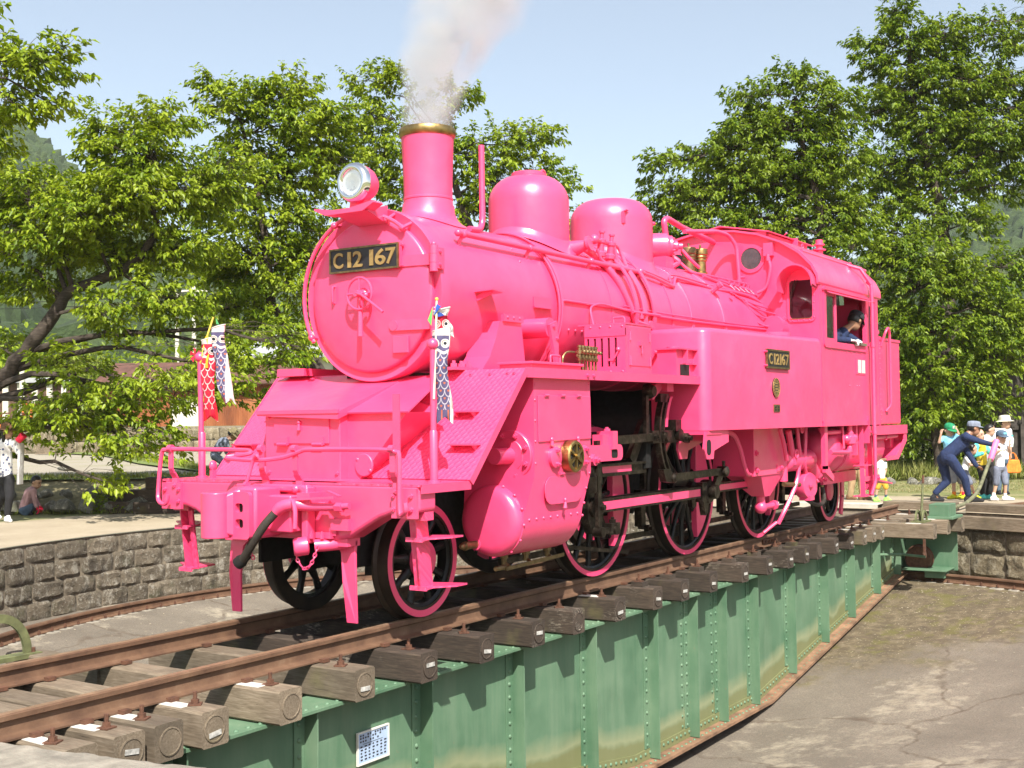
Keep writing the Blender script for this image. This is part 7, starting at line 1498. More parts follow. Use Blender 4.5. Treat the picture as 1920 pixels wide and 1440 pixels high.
# timbers at the pit edge on the right, kerb and approach rails
for (r_, a0, a1, z0, z1, w_, lab, mt) in ((8.42,-10.6,-21,-.36,-.15,.34,'heavy brown timber on the pit rim below the approach deck','sleeper'),(8.62,-11.0,-19.5,-.13,.03,.30,'brown timber plank on top of the rim beam right of the push bar','sleeper'),(8.72,-1.5,-9.2,-.13,.02,.3,'brown timber plank on the rim behind the lock lever','sleeper'),(8.42,-22,-34,-.36,-.15,.34,'heavy brown timber on the rim at the right edge','sleeper')):
    p, q = V(pol(r_, a0, (z0+z1)/2)), V(pol(r_, a1, (z0+z1)/2)); L = (q-p).length; o = sleeper_mesh(w_, -L/2, L/2, z1-z0).build('rim_timber', M[mt], None, smooth=30); o.location = ((p.x+q.x)/2, (p.y+q.y)/2, z0); o.rotation_euler = (0, 0, R((a0+a1)/2)); tag(o, lab, 'timber', 'timbers along the pit rim')
rows = [[pol(r_, a, z) for r_, z in ((8.4,-.12),(8.4,-.035),(8.75,-.03),(8.75,-.1))] for a in np.linspace(-1.2, 14, 16)]
tag(MB().grid(rows).build('kerb_stones', simple('pale_kerb_stone', (.46,.43,.37), .9, 0, .15, 6), None, smooth=30), 'pale curved kerb stones at the far end of the turntable rails', 'kerb')
d = V((math.cos(R(-17)), math.sin(R(-17)), 0)); n_ = V((-d.y, d.x, 0))
for s in (-1, 1):
    b = MB(); p = V((CX,0,0))+d*8.55+n_*s*.565-V((0,0,0)); q = p+d*14
    rows = [[tuple(c+n_*y+V((0,0,-.13+z))) for y, z in RP] for c in (p, q)]; b.grid(rows, True); k = len(RP); b.f += [tuple(range(k)), tuple(range(k, 2*k))]
    tag(b.build('approach_rail', M['rail'], None, smooth=30), ('left' if s > 0 else 'right')+'hand rusty rail of the approach track at the right edge', 'rail', 'approach track rails')
# ---- hills with forest
def hill_h(lon):                                      # height over bearing (degrees right of the entrance axis)
    pts = [(-180,30),(-70,56),(-40,56),(-27,54),(-22.5,53),(-20,44),(-15,30),(-8,18),(0,14),(8,16),(13,20),(17,28),(22,36),(30,42),(60,50),(120,40),(180,30)]
    return float(np.interp(lon, [p[0] for p in pts], [p[1] for p in pts]))
rows = []; lons = np.arange(-75, 76, 1.5)
HD, HF = [70, 140, 220, 300, 380, 460, 600, 800], [0, .06, .25, .5, .78, 1.0, 1.03, .8]
for d, f_ in zip(HD, HF):
    rows.append([tuple(yd(d*math.sin(R(l)), d*math.cos(R(l)), 1.5+2*hill_h(l)*f_+(5*noise.noise(V((l*.12, d*.01, 4)))*f_ if f_ else -2))) for l in lons])
def forest_mat(name, stops):
    k = N(name).world(); f = k.noise(.06, 5, .65); f2 = k.noise(.9, 6, .75); c = k.ramp(f, (.3, stops[0]), (.5, stops[1]), (.7, stops[2])); c = k.mix(k.ramp(f2, (.35, .6), (.6, 0.0)), c, tuple(x*.45 for x in stops[0])); k.col(c); k.rough(.9); k.bump(f2, 1.0, .6); return k.m
M['forest'] = forest_mat('hill_forest', ((.022,.045,.013), (.045,.078,.020), (.085,.12,.03)))
MB().grid(rows).build('wooded_hills', M['forest'], fix=False, kind='structure')
rs = np.random.RandomState(8); base = MB().sph((0,0,0), 1, (1,1,1), 6, 4); bv = np.array(base.v); VV = []; FF = []; off = 0; bf3 = [f for f in base.f if len(f) == 3]; bf4 = [f for f in base.f if len(f) == 4]
for i in range(15000):
    l = rs.uniform(-31, 32); d = 110+380*rs.rand()**.85; p = yd(d*math.sin(R(l)), d*math.cos(R(l)), 1.5+2*hill_h(l)*float(np.interp(d, HD, HF))); s = rs.uniform(1.5, 3.4)
    q = bv*np.array([s, s, s*rs.uniform(.9, 1.7)])*(1+.25*rs.normal(size=(len(bv), 1))); VV.append(q+np.array([p.x, p.y, p.z+s*.4])); FF += [tuple(k+off for k in f) for f in base.f]; off += len(bv)
me = bpy.data.meshes.new('forest_canopy'); me.from_pydata(np.concatenate(VV).tolist(), [], FF); link('forest_canopy', me, M['forest'], None, smooth=60, kind='stuff')
# bushes on the near foot of the hill, one leafy mass
PP, DD, NNN, LL = [], [], [], []
for i in range(150):
    l = rs.uniform(-29, 27); d = rs.uniform(58, 105); r_ = rs.uniform(1.6, 3.6); p = np.array(yd(d*math.sin(R(l)), d*math.cos(R(l)), 1.5+(d-58)*.06)); n = 420; u = rs.normal(size=(n, 3)); u /= np.linalg.norm(u, axis=1, keepdims=True); u[:, 2] = np.abs(u[:, 2])
    PP.append(p+u*np.array([r_, r_, r_*rs.uniform(.8, 1.6)])*rs.uniform(.7, 1.1, n)[:, None]); dd = u+rs.normal(size=(n, 3))*.5; dd[:, 2] -= .5; dd /= np.linalg.norm(dd, axis=1, keepdims=True); DD.append(dd); NNN.append(rs.normal(size=(n, 3))*.4+np.array([0, 0, 1.])); LL.append(rs.uniform(.35, .65, n))
L = np.concatenate(LL); o = leaves_mesh('hill_foot_bushes', np.concatenate(PP), np.concatenate(DD), np.concatenate(NNN), L, L*.55, M['leaf'], None); o['kind'] = 'stuff'
# pale shrub by the barn
def shrub(name, lab, lat, dep, z, r_, h, n, mat, seed, leaf=.16):
    rs = np.random.RandomState(seed); root = thing(name, lab, 'shrub', yd(lat, dep, z)); u = rs.normal(size=(n, 3)); u /= np.linalg.norm(u, axis=1, keepdims=True); u[:, 2] = np.abs(u[:, 2]); rad = rs.uniform(.55, 1.1, n)[:, None]
    cl = np.array([.25*noise.noise(V(x)*2.2+V((seed,0,0))) for x in u])[:, None]; P = u*np.array([r_, r_, h])*(rad+cl); D_ = u+rs.normal(size=(n, 3))*.5; D_[:, 2] -= .5; D_ /= np.linalg.norm(D_, axis=1, keepdims=True); NN = rs.normal(size=(n, 3))*.5+np.array([0,0,1.]); L = leaf*rs.uniform(.6, 1.2, n)
    o = leaves_mesh('foliage', P, D_, NN, L, L*.5, M[mat], root); o['kind'] = 'stuff'; o.location = (0, 0, 0)
    b = MB()
    for i in range(6): a = 2*PI*i/6; b.tube([(0,0,-.1), (r_*.3*math.cos(a), r_*.3*math.sin(a), h*.5), (r_*.6*math.cos(a), r_*.6*math.sin(a), h*.9)], [.05, .03, .01], 5)
    o = b.build('stems', M['bark'], None, smooth=60); o.parent = root
shrub('pale_shrub', 'bright yellow green shrub beside the slatted barn', -18.6, 53, 1.4, 1.7, 2.9, 6000, 'leafyellow', 5)
shrub('dark_shrub', 'dark round shrub between the barn and the rusty shed', -16.8, 55, 1.4, 1.8, 2.4, 4000, 'leafdark', 6)
shrub('dark_shrub', 'broad dark shrub behind the middle of the locomotive', 1.0, 33, -.1, 3.0, 2.6, 6000, 'leafdark', 7)
shrub('dark_shrub', 'broad dark shrub behind the side tank and cab', 6.0, 33, -.1, 3.2, 3.2, 7000, 'leafdark', 8)
shrub('dark_shrub', 'dark undergrowth at the foot of the bushy tree beside the board fence', 10.6, 31.5, -.1, 2.0, 2.4, 7000, 'leafdark', 9)
shrub('dark_shrub', 'dark hedge growing behind the board fence', 15.5, 33, -.1, 3.4, 4.2, 8000, 'leafdark', 10)
shrub('path_weed', 'leafy weed growing beside the stacked sleepers', -7.15, 21.7, -.1, .38, .65, 420, 'leafdark', 12, .09)
PPL = {'worker':dict(h=(15.37,-1.25,1.21),n=(15.33,-1.18,1.12),c=(15.27,-1.08,0.97),p=(15.11,-0.82,0.70),sR=(15.15,-1.17,1.06),eR=(15.27,-1.39,0.97),wR=(15.47,-1.57,0.91),fR=(15.66,-1.68,0.86),sL=(15.38,-1.06,0.90),eL=(15.30,-1.20,0.70),wL=(15.25,-1.31,0.54),fL=(15.36,-1.38,0.50),hR=(15.17,-0.74,0.66),kR=(15.23,-0.80,0.26),aR=(15.13,-0.60,0.04),tR=(15.21,-0.72,-0.12),hL=(15.06,-0.92,0.66),kL=(15.19,-1.12,0.31),aL=(15.24,-1.16,0.01),tL=(15.37,-1.37,-0.10)),
'greencap':dict(h=(15.96,-0.69,1.17),n=(15.96,-0.68,1.07),c=(15.95,-0.67,0.94),p=(15.99,-0.70,0.52),sL=(15.90,-0.59,1.02),eL=(15.80,-0.54,0.95),wL=(15.79,-0.58,1.11),fL=(15.83,-0.60,1.22),sR=(16.02,-0.78,1.04),eR=(16.00,-0.84,1.10),wR=(15.97,-0.82,1.18),fR=(15.98,-0.79,1.24),hL=(15.97,-0.66,0.49),kL=(16.02,-0.73,0.22),aL=(16.03,-0.73,-0.04),tL=(15.92,-0.65,-0.11),hR=(16.08,-0.74,0.48),kR=(16.15,-0.84,0.20),aR=(16.16,-0.84,-0.04),tR=(16.03,-0.77,-0.11)),
'toddler':dict(h=(15.78,-1.13,0.83),n=(15.76,-1.08,0.73),c=(15.74,-1.06,0.65),p=(15.71,-0.99,0.42),sL=(15.81,-1.02,0.67),eL=(15.83,-1.10,0.59),wL=(15.83,-1.19,0.59),fL=(15.86,-1.24,0.61),sR=(15.65,-1.04,0.67),eR=(15.66,-1.12,0.54),wR=(15.72,-1.20,0.55),fR=(15.75,-1.25,0.57),hL=(15.75,-0.97,0.39),kL=(15.77,-0.99,0.19),aL=(15.76,-0.95,-0.01),tL=(15.81,-1.03,-0.07),hR=(15.67,-1.03,0.39),kR=(15.72,-1.10,0.20),aR=(15.77,-1.16,-0.01),tR=(15.82,-1.24,-0.06)),
'yellow':dict(h=(16.06,-1.20,1.08),n=(16.06,-1.20,0.99),c=(16.07,-1.21,0.88),p=(16.10,-1.23,0.52),sL=(15.93,-1.17,0.88),eL=(15.85,-1.14,0.71),wL=(15.90,-1.30,0.75),fL=(15.94,-1.37,0.83),sR=(16.16,-1.26,0.89),eR=(16.16,-1.34,0.76),wR=(16.15,-1.41,0.81),fR=(16.17,-1.45,0.84),hL=(16.08,-1.20,0.48),kL=(16.10,-1.22,0.24),aL=(16.11,-1.21,-0.02),tL=(16.09,-1.27,-0.08),hR=(16.17,-1.25,0.47),kR=(16.18,-1.35,0.26),aR=(16.21,-1.28,-0.03),tR=(16.21,-1.38,-0.09)),
'greykid':dict(h=(16.90,-1.21,1.16),n=(16.88,-1.18,1.07),c=(16.87,-1.15,0.95),p=(16.89,-1.16,0.55),sL=(16.77,-1.10,1.02),eL=(16.76,-1.18,0.91),wL=(16.83,-1.28,0.96),fL=(16.87,-1.34,0.94),sR=(16.98,-1.23,1.01),eR=(16.96,-1.29,0.92),wR=(16.94,-1.35,0.96),fR=(16.96,-1.39,0.96),hL=(16.86,-1.12,0.52),kL=(16.87,-1.12,0.24),aL=(16.87,-1.10,-0.05),tL=(16.83,-1.14,-0.10),hR=(16.97,-1.19,0.51),kR=(16.93,-1.20,0.24),aR=(16.98,-1.18,-0.06),tR=(16.96,-1.24,-0.10)),
'whitehat':dict(h=(17.48,-1.37,1.29),n=(17.47,-1.35,1.17),c=(17.46,-1.33,1.04),p=(17.47,-1.32,0.58),sL=(17.33,-1.23,1.13),eL=(17.25,-1.19,0.93),wL=(17.24,-1.25,0.79),fL=(17.28,-1.32,0.77),sR=(17.58,-1.42,1.13),eR=(17.54,-1.44,0.87),wR=(17.53,-1.45,0.70),fR=(17.53,-1.46,0.63),hL=(17.44,-1.27,0.54),kL=(17.44,-1.25,0.25),aL=(17.43,-1.23,-0.03),tL=(17.40,-1.27,-0.09),hR=(17.55,-1.35,0.53),kR=(17.50,-1.36,0.25),aR=(17.56,-1.34,-0.05),tR=(17.54,-1.39,-0.10)),
'bluecap':dict(h=(15.75,-1.64,1.04),n=(15.74,-1.62,0.95),c=(15.73,-1.61,0.84),p=(15.74,-1.60,0.51),sL=(15.64,-1.55,0.89),eL=(15.56,-1.55,0.74),wL=(15.54,-1.64,0.80),fL=(15.59,-1.71,0.83),sR=(15.84,-1.68,0.88),eR=(15.81,-1.77,0.77),wR=(15.72,-1.76,0.85),fR=(15.71,-1.79,0.91),hL=(15.71,-1.56,0.47),kL=(15.71,-1.54,0.20),aL=(15.69,-1.49,-0.01),tL=(15.70,-1.56,-0.08),hR=(15.83,-1.64,0.46),kR=(15.80,-1.68,0.21),aR=(15.83,-1.66,-0.03),tR=(15.89,-1.79,-0.08)),
'khaki':dict(h=(15.04,0.69,1.56),n=(15.04,0.71,1.40),c=(15.03,0.73,1.23),p=(15.03,0.77,0.72),sL=(14.96,0.84,1.31),eL=(14.93,0.89,1.01),wL=(14.95,0.88,0.77),fL=(14.96,0.87,0.67),sR=(15.10,0.62,1.31),eR=(15.15,0.56,1.04),wR=(15.17,0.55,0.81),fR=(15.17,0.54,0.71),hL=(14.99,0.82,0.67),kL=(15.04,0.86,0.27),aL=(15.02,0.90,-0.05),tL=(15.02,0.81,-0.11),hR=(15.07,0.71,0.67),kR=(15.04,0.68,0.27),aR=(15.05,0.68,-0.05),tR=(15.13,0.56,-0.13)),
'yshorts':dict(h=(14.79,0.21,0.75),n=(14.77,0.24,0.65),c=(14.77,0.25,0.56),p=(14.78,0.25,0.32),sL=(14.69,0.28,0.59),eL=(14.63,0.28,0.48),wL=(14.65,0.27,0.36),fL=(14.66,0.25,0.32),sR=(14.86,0.20,0.59),eR=(14.87,0.19,0.46),wR=(14.81,0.20,0.36),fR=(14.81,0.21,0.31),hL=(14.76,0.28,0.29),kL=(14.75,0.31,0.15),aL=(14.73,0.34,-0.02),tL=(14.75,0.28,-0.09),hR=(14.84,0.22,0.29),kR=(14.83,0.18,0.15),aR=(14.86,0.19,-0.02),tR=(14.88,0.11,-0.10)),
'woman':dict(h=(4.81,11.61,1.39),n=(4.79,11.65,1.27),c=(4.79,11.66,1.13),p=(4.82,11.65,0.64),sR=(4.84,11.49,1.19),eR=(4.87,11.37,1.03),wR=(4.82,11.32,1.19),fR=(4.79,11.32,1.28),sL=(4.74,11.79,1.19),eL=(4.70,11.81,0.96),wL=(4.69,11.74,0.77),fL=(4.70,11.73,0.70),hR=(4.83,11.58,0.61),kR=(4.82,11.56,0.31),aR=(4.84,11.65,-0.00),tR=(4.82,11.53,-0.09),hL=(4.80,11.73,0.61),kL=(4.82,11.75,0.33),aL=(4.86,11.98,0.06),tL=(4.90,11.93,-0.05)),
'squat':dict(h=(6.09,12.64,0.48),n=(6.06,12.68,0.38),c=(6.03,12.73,0.29),p=(5.98,12.83,-0.00),sR=(5.99,12.58,0.33),eR=(5.99,12.55,0.16),wR=(6.01,12.53,0.05),fR=(6.04,12.52,-0.01),sL=(6.10,12.84,0.31),eL=(6.17,12.79,0.17),wL=(6.19,12.69,0.05),fL=(6.19,12.65,-0.01),hR=(5.93,12.76,-0.03),kR=(5.99,12.63,0.05),aR=(5.93,12.72,-0.10),tR=(5.99,12.63,-0.14),hL=(6.04,12.89,-0.04),kL=(6.13,12.79,0.05),aL=(6.07,12.88,-0.11),tL=(6.13,12.79,-0.14)),
'grey':dict(h=(9.54,11.33,1.25),n=(9.49,11.41,1.18),c=(9.44,11.50,1.10),p=(9.36,11.63,0.87),sR=(9.39,11.35,1.12),eR=(9.40,11.31,0.91),wR=(9.47,11.29,0.77),fR=(9.50,11.27,0.70),sL=(9.51,11.60,1.10),eL=(9.58,11.55,0.91),wL=(9.60,11.46,0.78),fL=(9.61,11.40,0.72),hR=(9.30,11.58,0.83),kR=(9.38,11.43,0.71),aR=(9.30,11.56,0.45),tR=(9.37,11.46,0.38),hL=(9.42,11.69,0.83),kL=(9.53,11.56,0.72),aL=(9.46,11.68,0.45),tL=(9.53,11.58,0.38))}
# ================================================================ PEOPLE
def fabric(name, c, var=.28, sc=11): return simple(name, c, .85, 0, var, sc, .0) if False else fold(name, c, var, sc)
def fold(name, c, var, sc):
    k = N(name).world(); f = k.noise(sc, 5, .6, (1,1,.6), .8); k.col(k.ramp(f, (.3, tuple(x*(1-var) for x in c)), (.7, tuple(min(1, x*(1+var)) for x in c)))); k.rough(.88); b = k.bump(f, .8, .02); k.bump(k.noise(220, 2), .2, .002, b); return k.m
SKIN = simple('skin', (.50,.30,.205), .5, 0, .08, 20, 0); SKINT = simple('tanned_skin', (.32,.165,.10), .5, 0, .1, 20, 0); HAIR = simple('black_hair', (.012,.010,.009), .4, 0, .3, 60)
FC = {k: fabric('cloth_'+k, c) for k, c in dict(navy=(.012,.024,.075), slate=(.20,.23,.30), white=(.72,.72,.74), skyblue=(.20,.50,.68), teal=(.10,.56,.52), yellow=(.72,.52,.04), grey=(.26,.27,.30), midgrey=(.16,.18,.24), black=(.015,.015,.018), khaki=(.36,.25,.14), mustard=(.60,.36,.04), mauve=(.42,.25,.26), denim=(.07,.11,.16), cream=(.64,.60,.48), green=(.01,.22,.09), lime=(.30,.75,.12), olive=(.20,.17,.09), brown=(.17,.09,.045), red=(.70,.02,.06), orange=(.75,.22,.03), acid=(.60,.62,.03), check=(.45,.47,.50)).items()}
def floral():
    k = N('floral_cloth').world(); v = k.n('TexVoronoi'); v.inputs['Scale'].default_value = 17; k.l(k.co, v.inputs['Vector'])
    k.col(k.mix(k.ramp(v.outputs['Distance'], (.30, 1.0), (.36, 0.0)), (.74,.73,.72), (.10,.12,.22))); k.rough(.85); return k.m
FC['floral'] = floral()
def spots():
    k = N('flecked_white_cloth').world(); v = k.n('TexVoronoi'); v.inputs['Scale'].default_value = 26; k.l(k.co, v.inputs['Vector'])
    k.col(k.mix(k.ramp(v.outputs['Distance'], (.16, 1.0), (.2, 0.0)), (.72,.72,.72), (.12,.13,.2))); k.rough(.85); return k.m
FC['flecked'] = spots()
def cap_(b, a, c, r0, r1, n=10):                      # tapered capsule
    a, c = V(a), V(c); b.sph(a, r0, (1,1,1), n, 6); b.sph(c, r1, (1,1,1), n, 6)
    if (c-a).length > 1e-4: b.cyl(a, c, r0, r1, n)
def skinned(name, b, vox, mat, parent, it=3, fac=.5):
    me = bpy.data.meshes.new(name); me.from_pydata(b.v, [], b.f); o = bpy.data.objects.new(name, me); COL.objects.link(o)
    bm = bmesh.new(); bm.from_mesh(me); bmesh.ops.recalc_face_normals(bm, faces=bm.faces); bm.to_mesh(me); bm.free()
    r = o.modifiers.new('r', 'REMESH'); r.mode = 'VOXEL'; r.voxel_size = vox
    s = o.modifiers.new('s', 'SMOOTH'); s.factor = fac; s.iterations = it
    dg = C.evaluated_depsgraph_get(); m2 = bpy.data.meshes.new_from_object(o.evaluated_get(dg)); COL.objects.unlink(o); bpy.data.objects.remove(o)
    m2.materials.clear(); return link(name, m2, mat, parent, smooth=180)
def hand(b, w_, f, s, curl=.5, up=V((0,0,1))):
    w_, f = V(w_), V(f); d = (f-w_).normalized() if (f-w_).length > 1e-4 else V((1,0,0)); side = d.cross(up)
    if side.length < .1: side = d.orthogonal()
    side.normalize(); dn = side.cross(d).normalized(); 
    if dn.z > 0: dn = -dn
    p = w_+d*.05*s; L = .09*s
    for t in (-.030, -.010, .010, .028): cap_(b, w_+d*.012*s+side*t*s*.6, w_+d*L+side*t*s, .014*s, .012*s, 6)
    for t, l in ((-.032,.058),(-.011,.072),(.010,.068),(.030,.052)):
        a = w_+d*L+side*t*s; m_ = a+(d*(1-curl*.6)+dn*curl).normalized()*l*.5*s; e = m_+(d*(1-curl*1.3)+dn*curl*1.3).normalized()*l*.5*s; cap_(b, a, m_, .0095*s, .009*s, 6); cap_(b, m_, e, .009*s, .007*s, 6)
    a = w_+d*.03*s-side*.034*s; m_ = a+(d*.6-side*.6+dn*.3).normalized()*.035*s; cap_(b, a, m_, .012*s, .010*s, 6); cap_(b, m_, m_+(d*.9+dn*.3).normalized()*.03*s, .010*s, .008*s, 6)
def person(key, label, face, s=1.0, hs=1.0, skin=None, shirt='white', sleeve='short', pants='black', plen='long', shoe='black', hair=True, ponytail=False, group=None, sock=None, grip=.6, J=None, lower=True, glove=None):
    J = {k: V(v) for k, v in (J or PPL[key]).items()}; skin = skin or SKIN; f = V((face[0], face[1], face[2] if len(face) > 2 else 0)).normalized()
    zs = min(J['aL'].z, J['aR'].z)-.05 if lower else J['p'].z
    root = thing('person', label, 'person', (J['p'].x, J['p'].y, zs), 0, group)
    h, n, c, p = J['h'], J['n'], J['c'], J['p']; hr = .098*hs; upv = V((0,0,1)); rt = f.cross(upv).normalized(); fu = rt.cross(f).normalized()
    b = MB(); q = MB().sph((0,0,0), 1, (1,1,1), 16, 12)
    for part in ('skull', 'jaw'):
        o_, a3 = (V((0,0,.012)), (1.0,.82,1.08)) if part == 'skull' else (f*.022*hs-fu*.05*hs, (.80,.66,.82))
        b.add([h+o_+f*(x*hr*a3[0])+rt*(y*hr*a3[1])+fu*(z*hr*a3[2]) for x, y, z in q.v], q.f)
    cap_(b, h+f*hr*.92-fu*.012*hs, h+f*hr*1.08-fu*.030*hs, .010*hs, .016*hs, 6)
    for e in (-1, 1): b.sph(h+rt*e*hr*.84-fu*.008*hs, .024*hs, (1,1,1.2), 8, 6)
    cap_(b, h+f*hr*.88-fu*.058*hs+rt*.018*hs, h+f*hr*.88-fu*.058*hs-rt*.018*hs, .011*hs, .011*hs, 6)
    cap_(b, h-fu*.06*hs-f*.02*hs, n, .048*s, .055*s); cap_(b, n, c, .06*s, .10*s); cap_(b, c, p, .105*s, .10*s)
    for S in 'LR':
        cap_(b, J['s'+S], J['e'+S], .047*s, .038*s); cap_(b, J['e'+S], J['w'+S], .037*s, .026*s); cap_(b, c, J['s'+S], .08*s, .05*s)
        if not glove: hand(b, J['w'+S], J['f'+S], s*1.05, grip)
        if lower: cap_(b, p, J['h'+S], .09*s, .085*s); cap_(b, J['h'+S], J['k'+S], .078*s, .052*s); cap_(b, J['k'+S], J['a'+S], .052*s, .034*s); cap_(b, J['a'+S], J['a'+S].lerp(J['t'+S], .5), .034*s, .032*s)
    body = skinned('body', b, .011 if s > .8 else .009, skin, root, 2)
    if glove:
        gb = MB()
        for S in 'LR': hand(gb, J['w'+S], J['f'+S], s*1.2, grip); cap_(gb, J['w'+S]+(J['e'+S]-J['w'+S]).normalized()*.05*s, J['w'+S], .036*s, .034*s)
        skinned('gloves', gb, .010, glove, root, 1)
    b = MB()
    for e in (-1, 1): b.sph(h+f*hr*.92+rt*e*.034*hs+fu*.006*hs, .0095*hs, (1,1,.7), 8, 6)
    b.build('eyes', HAIR, body); b = MB()
    for e in (-1, 1): b.bar(h+f*hr*.965+rt*e*.020*hs+fu*.026*hs, h+f*hr*.90+rt*e*.050*hs+fu*.027*hs, .008*hs, .006*hs)
    b.build('eyebrows', HAIR, body, smooth=0)
    MB().bar(h+f*hr*.985-fu*.059*hs+rt*.017*hs, h+f*hr*.985-fu*.059*hs-rt*.017*hs, .008*hs, .005*hs).build('mouth', fabric('lips_'+key, (.28,.07,.06)), body, smooth=0)
    # shirt
    b = MB(); cap_(b, n-(n-c)*.35, c, .085*s, .125*s, 12); cap_(b, c, p+upv*.02*s, .13*s, .122*s, 12)
    sm_ = MB()
    for S in 'LR':
        cap_(b, c+(J['s'+S]-c)*.5+upv*.03*s, J['s'+S], .085*s, .068*s)
        if sleeve == 'long': cap_(b, J['s'+S], J['e'+S], .068*s, .052*s); cap_(b, J['e'+S], J['w'+S]-(J['w'+S]-J['e'+S])*.04, .052*s, .042*s)
        elif sleeve == 'short': cap_(b, J['s'+S], J['s'+S].lerp(J['e'+S], .55), .068*s, .062*s)
    skinned('shirt', b, .013 if s > .8 else .011, FC[shirt], root, 3)
    if lower:
        b = MB(); cap_(b, p+upv*.03*s, p-upv*.02*s, .118*s, .122*s, 12)
        for S in 'LR':
            cap_(b, p, J['h'+S], .115*s, .10*s); t = {'long': None, 'shorts': 1.0}[plen]
            if plen == 'long': cap_(b, J['h'+S], J['k'+S], .10*s, .075*s); cap_(b, J['k'+S], J['a'+S]+(J['k'+S]-J['a'+S])*.10, .074*s, .058*s)
            else: cap_(b, J['h'+S], J['h'+S].lerp(J['k'+S], .92), .105*s, .088*s)
        skinned('trousers' if plen == 'long' else 'shorts', b, .013 if s > .8 else .011, FC[pants], root, 3)
        for S in 'LR':
            b = MB(); a, t = J['a'+S], J['t'+S]; d = (t-a); d.z = 0; d = d.normalized() if d.length > .01 else f; z0 = max(min(t.z, a.z-.03)-.012, -.098); heel = a-d*.04*s; heel.z = z0+.035*s; toe = V((t.x, t.y, z0+.028*s)); cap_(b, heel, toe, .042*s, .036*s); cap_(b, heel+upv*.03*s, a+d*.02*s, .042*s, .040*s); cap_(b, a+d*.03*s, toe-d*.03*s, .04*s, .034*s)
            skinned('shoe', b, .010, FC[shoe], root, 2)
            if sock: MB().cyl(J['a'+S], J['a'+S].lerp(J['k'+S], .28), .042*s, .046*s, 10).build('sock', FC[sock], root)
    if hair:
        b = MB(); b.add([h-f*.014*hs+fu*.016*hs+f*(x*hr*1.06)+rt*(y*hr*.94)+fu*(z*hr*1.10) for x, y, z in q.v if True], q.f)
        cut = MB(); vs = []
        for x, y, z in q.v:
            k_ = 1.0
            pnt = h-f*.014*hs+fu*.016*hs+f*(x*hr*1.06)+rt*(y*hr*.94)+fu*(z*hr*1.10)
            if x > .25 and z < .45: pnt = h+(pnt-h)*.86
            if z < -.55: pnt = h+(pnt-h)*.8
            vs.append(pnt)
        b = MB().add(vs, q.f)
        if ponytail:
            for e in (-1, 1): cap_(b, h+rt*e*hr*.7-f*hr*.2, h+rt*e*hr*.75-f*hr*.1-upv*.16*hs, .04*hs, .025*hs); cap_(b, h-f*hr*.7, h-f*hr*.75-upv*.2*hs, .07*hs, .05*hs)
        b.build('hair', HAIR, root, smooth=80)
    return root, dict(h=h, f=f, rt=rt, fu=fu, hr=hr, hs=hs, J=J)
def hat(root, K, kind, mat, tilt=0.0, name='cap'):
    h, f, rt, hr = K['h'], K['f'], K['rt'], K['hr']; fu = (K['fu']+f*tilt).normalized(); f2 = rt.cross(fu)*-1; f2 = fu.cross(rt) if fu.cross(rt).dot(f) > 0 else -fu.cross(rt)
    o_ = h+fu*hr*.42; b = MB(); n = 24; rows = []
    prof = {'cap': [(1.10,0),(1.12,.28),(1.05,.58),(.82,.86),(.45,1.0),(.02,1.04)], 'bucket': [(1.75,-.18),(1.62,-.10),(1.14,.05),(1.08,.55),(.98,.95),(.6,1.08),(.02,1.1)], 'kepi': [(1.12,-.05),(1.14,.3),(1.08,.62),(.95,.82),(.5,.92),(.02,.94)]}[kind]
    for r_, z in prof: rows.append([o_+f2*(r_*hr*math.cos(2*PI*i/n)*1.02)+rt*(r_*hr*math.sin(2*PI*i/n)*.92)+fu*(z*hr) for i in range(n)])
    b.grid(rows, True); o = b.build(name, mat, root, smooth=60)
    if kind != 'bucket':
        b = MB(); r0 = []; r1 = []; L = .82 if kind == 'cap' else .62
        for i in range(13):
            a = R(-68+136*i/12); e = math.cos(a); ins = o_+f2*(1.09*hr*math.cos(a))+rt*(1.0*hr*math.sin(a))+fu*(.03*hr); r0.append(ins); r1.append(ins+f2*(L*hr*max(e, .05)**.7)-fu*(.10*hr+.10*hr*e))
        b.grid([r0, r1, [p-fu*.006 for p in r1], [p-fu*.008 for p in r0]]); b.build('peak', mat, o, smooth=60)
    return o, o_, f2, fu
VIEW = tuple(-FH); PR = tuple(RH)                      # towards the visitors / to the right
r, K = person('worker', 'person in navy overalls and grey cap leaning on the turntable push bar', tuple(RH*.98-FH*.12-V((0,0,.10))), 1.0, 1.02, SKINT, 'navy', 'long', 'navy', 'long', 'black', grip=.35)
hat(r, K, 'kepi', FC['slate'], -.05)
gk_ = 'children and helpers at the push bar'
r, K = person('greencap', 'person in a green cap and sky blue tee with both hands raised to the cap', tuple(-FH*.9+RH*.25-V((0,0,.25))), .78, .98, None, 'skyblue', 'short', 'grey', 'shorts', 'acid', sock='orange', group=gk_)
cp, o_, f2, fu = hat(r, K, 'cap', FC['green'], .0)
text('cap_monogram', 'N', 'white', cp, o_+f2*(1.135*K['hr'])+fu*.045, tuple(-K['rt']) if False else tuple(fu.cross(f2)), tuple(fu), .038, .05, .003, .02); text('cap_monogram', 'Y', 'white', cp, o_+f2*(1.137*K['hr'])+fu*.048, tuple(fu.cross(f2)), tuple(fu), .044, .055, .003, .02)
r, K = person('toddler', 'small person in a white tee bending behind the navy overalls of the worker', PR, .56, .80, None, 'white', 'short', 'midgrey', 'shorts', 'acid', sock='red', group=gk_)
r, K = person('yellow', 'person in a yellow top with teal sleeves and black trousers pushing the bar', tuple(RH*.5-FH*.9), .72, .92, None, 'yellow', 'none', 'black', 'long', 'teal', group=gk_)
b = MB()
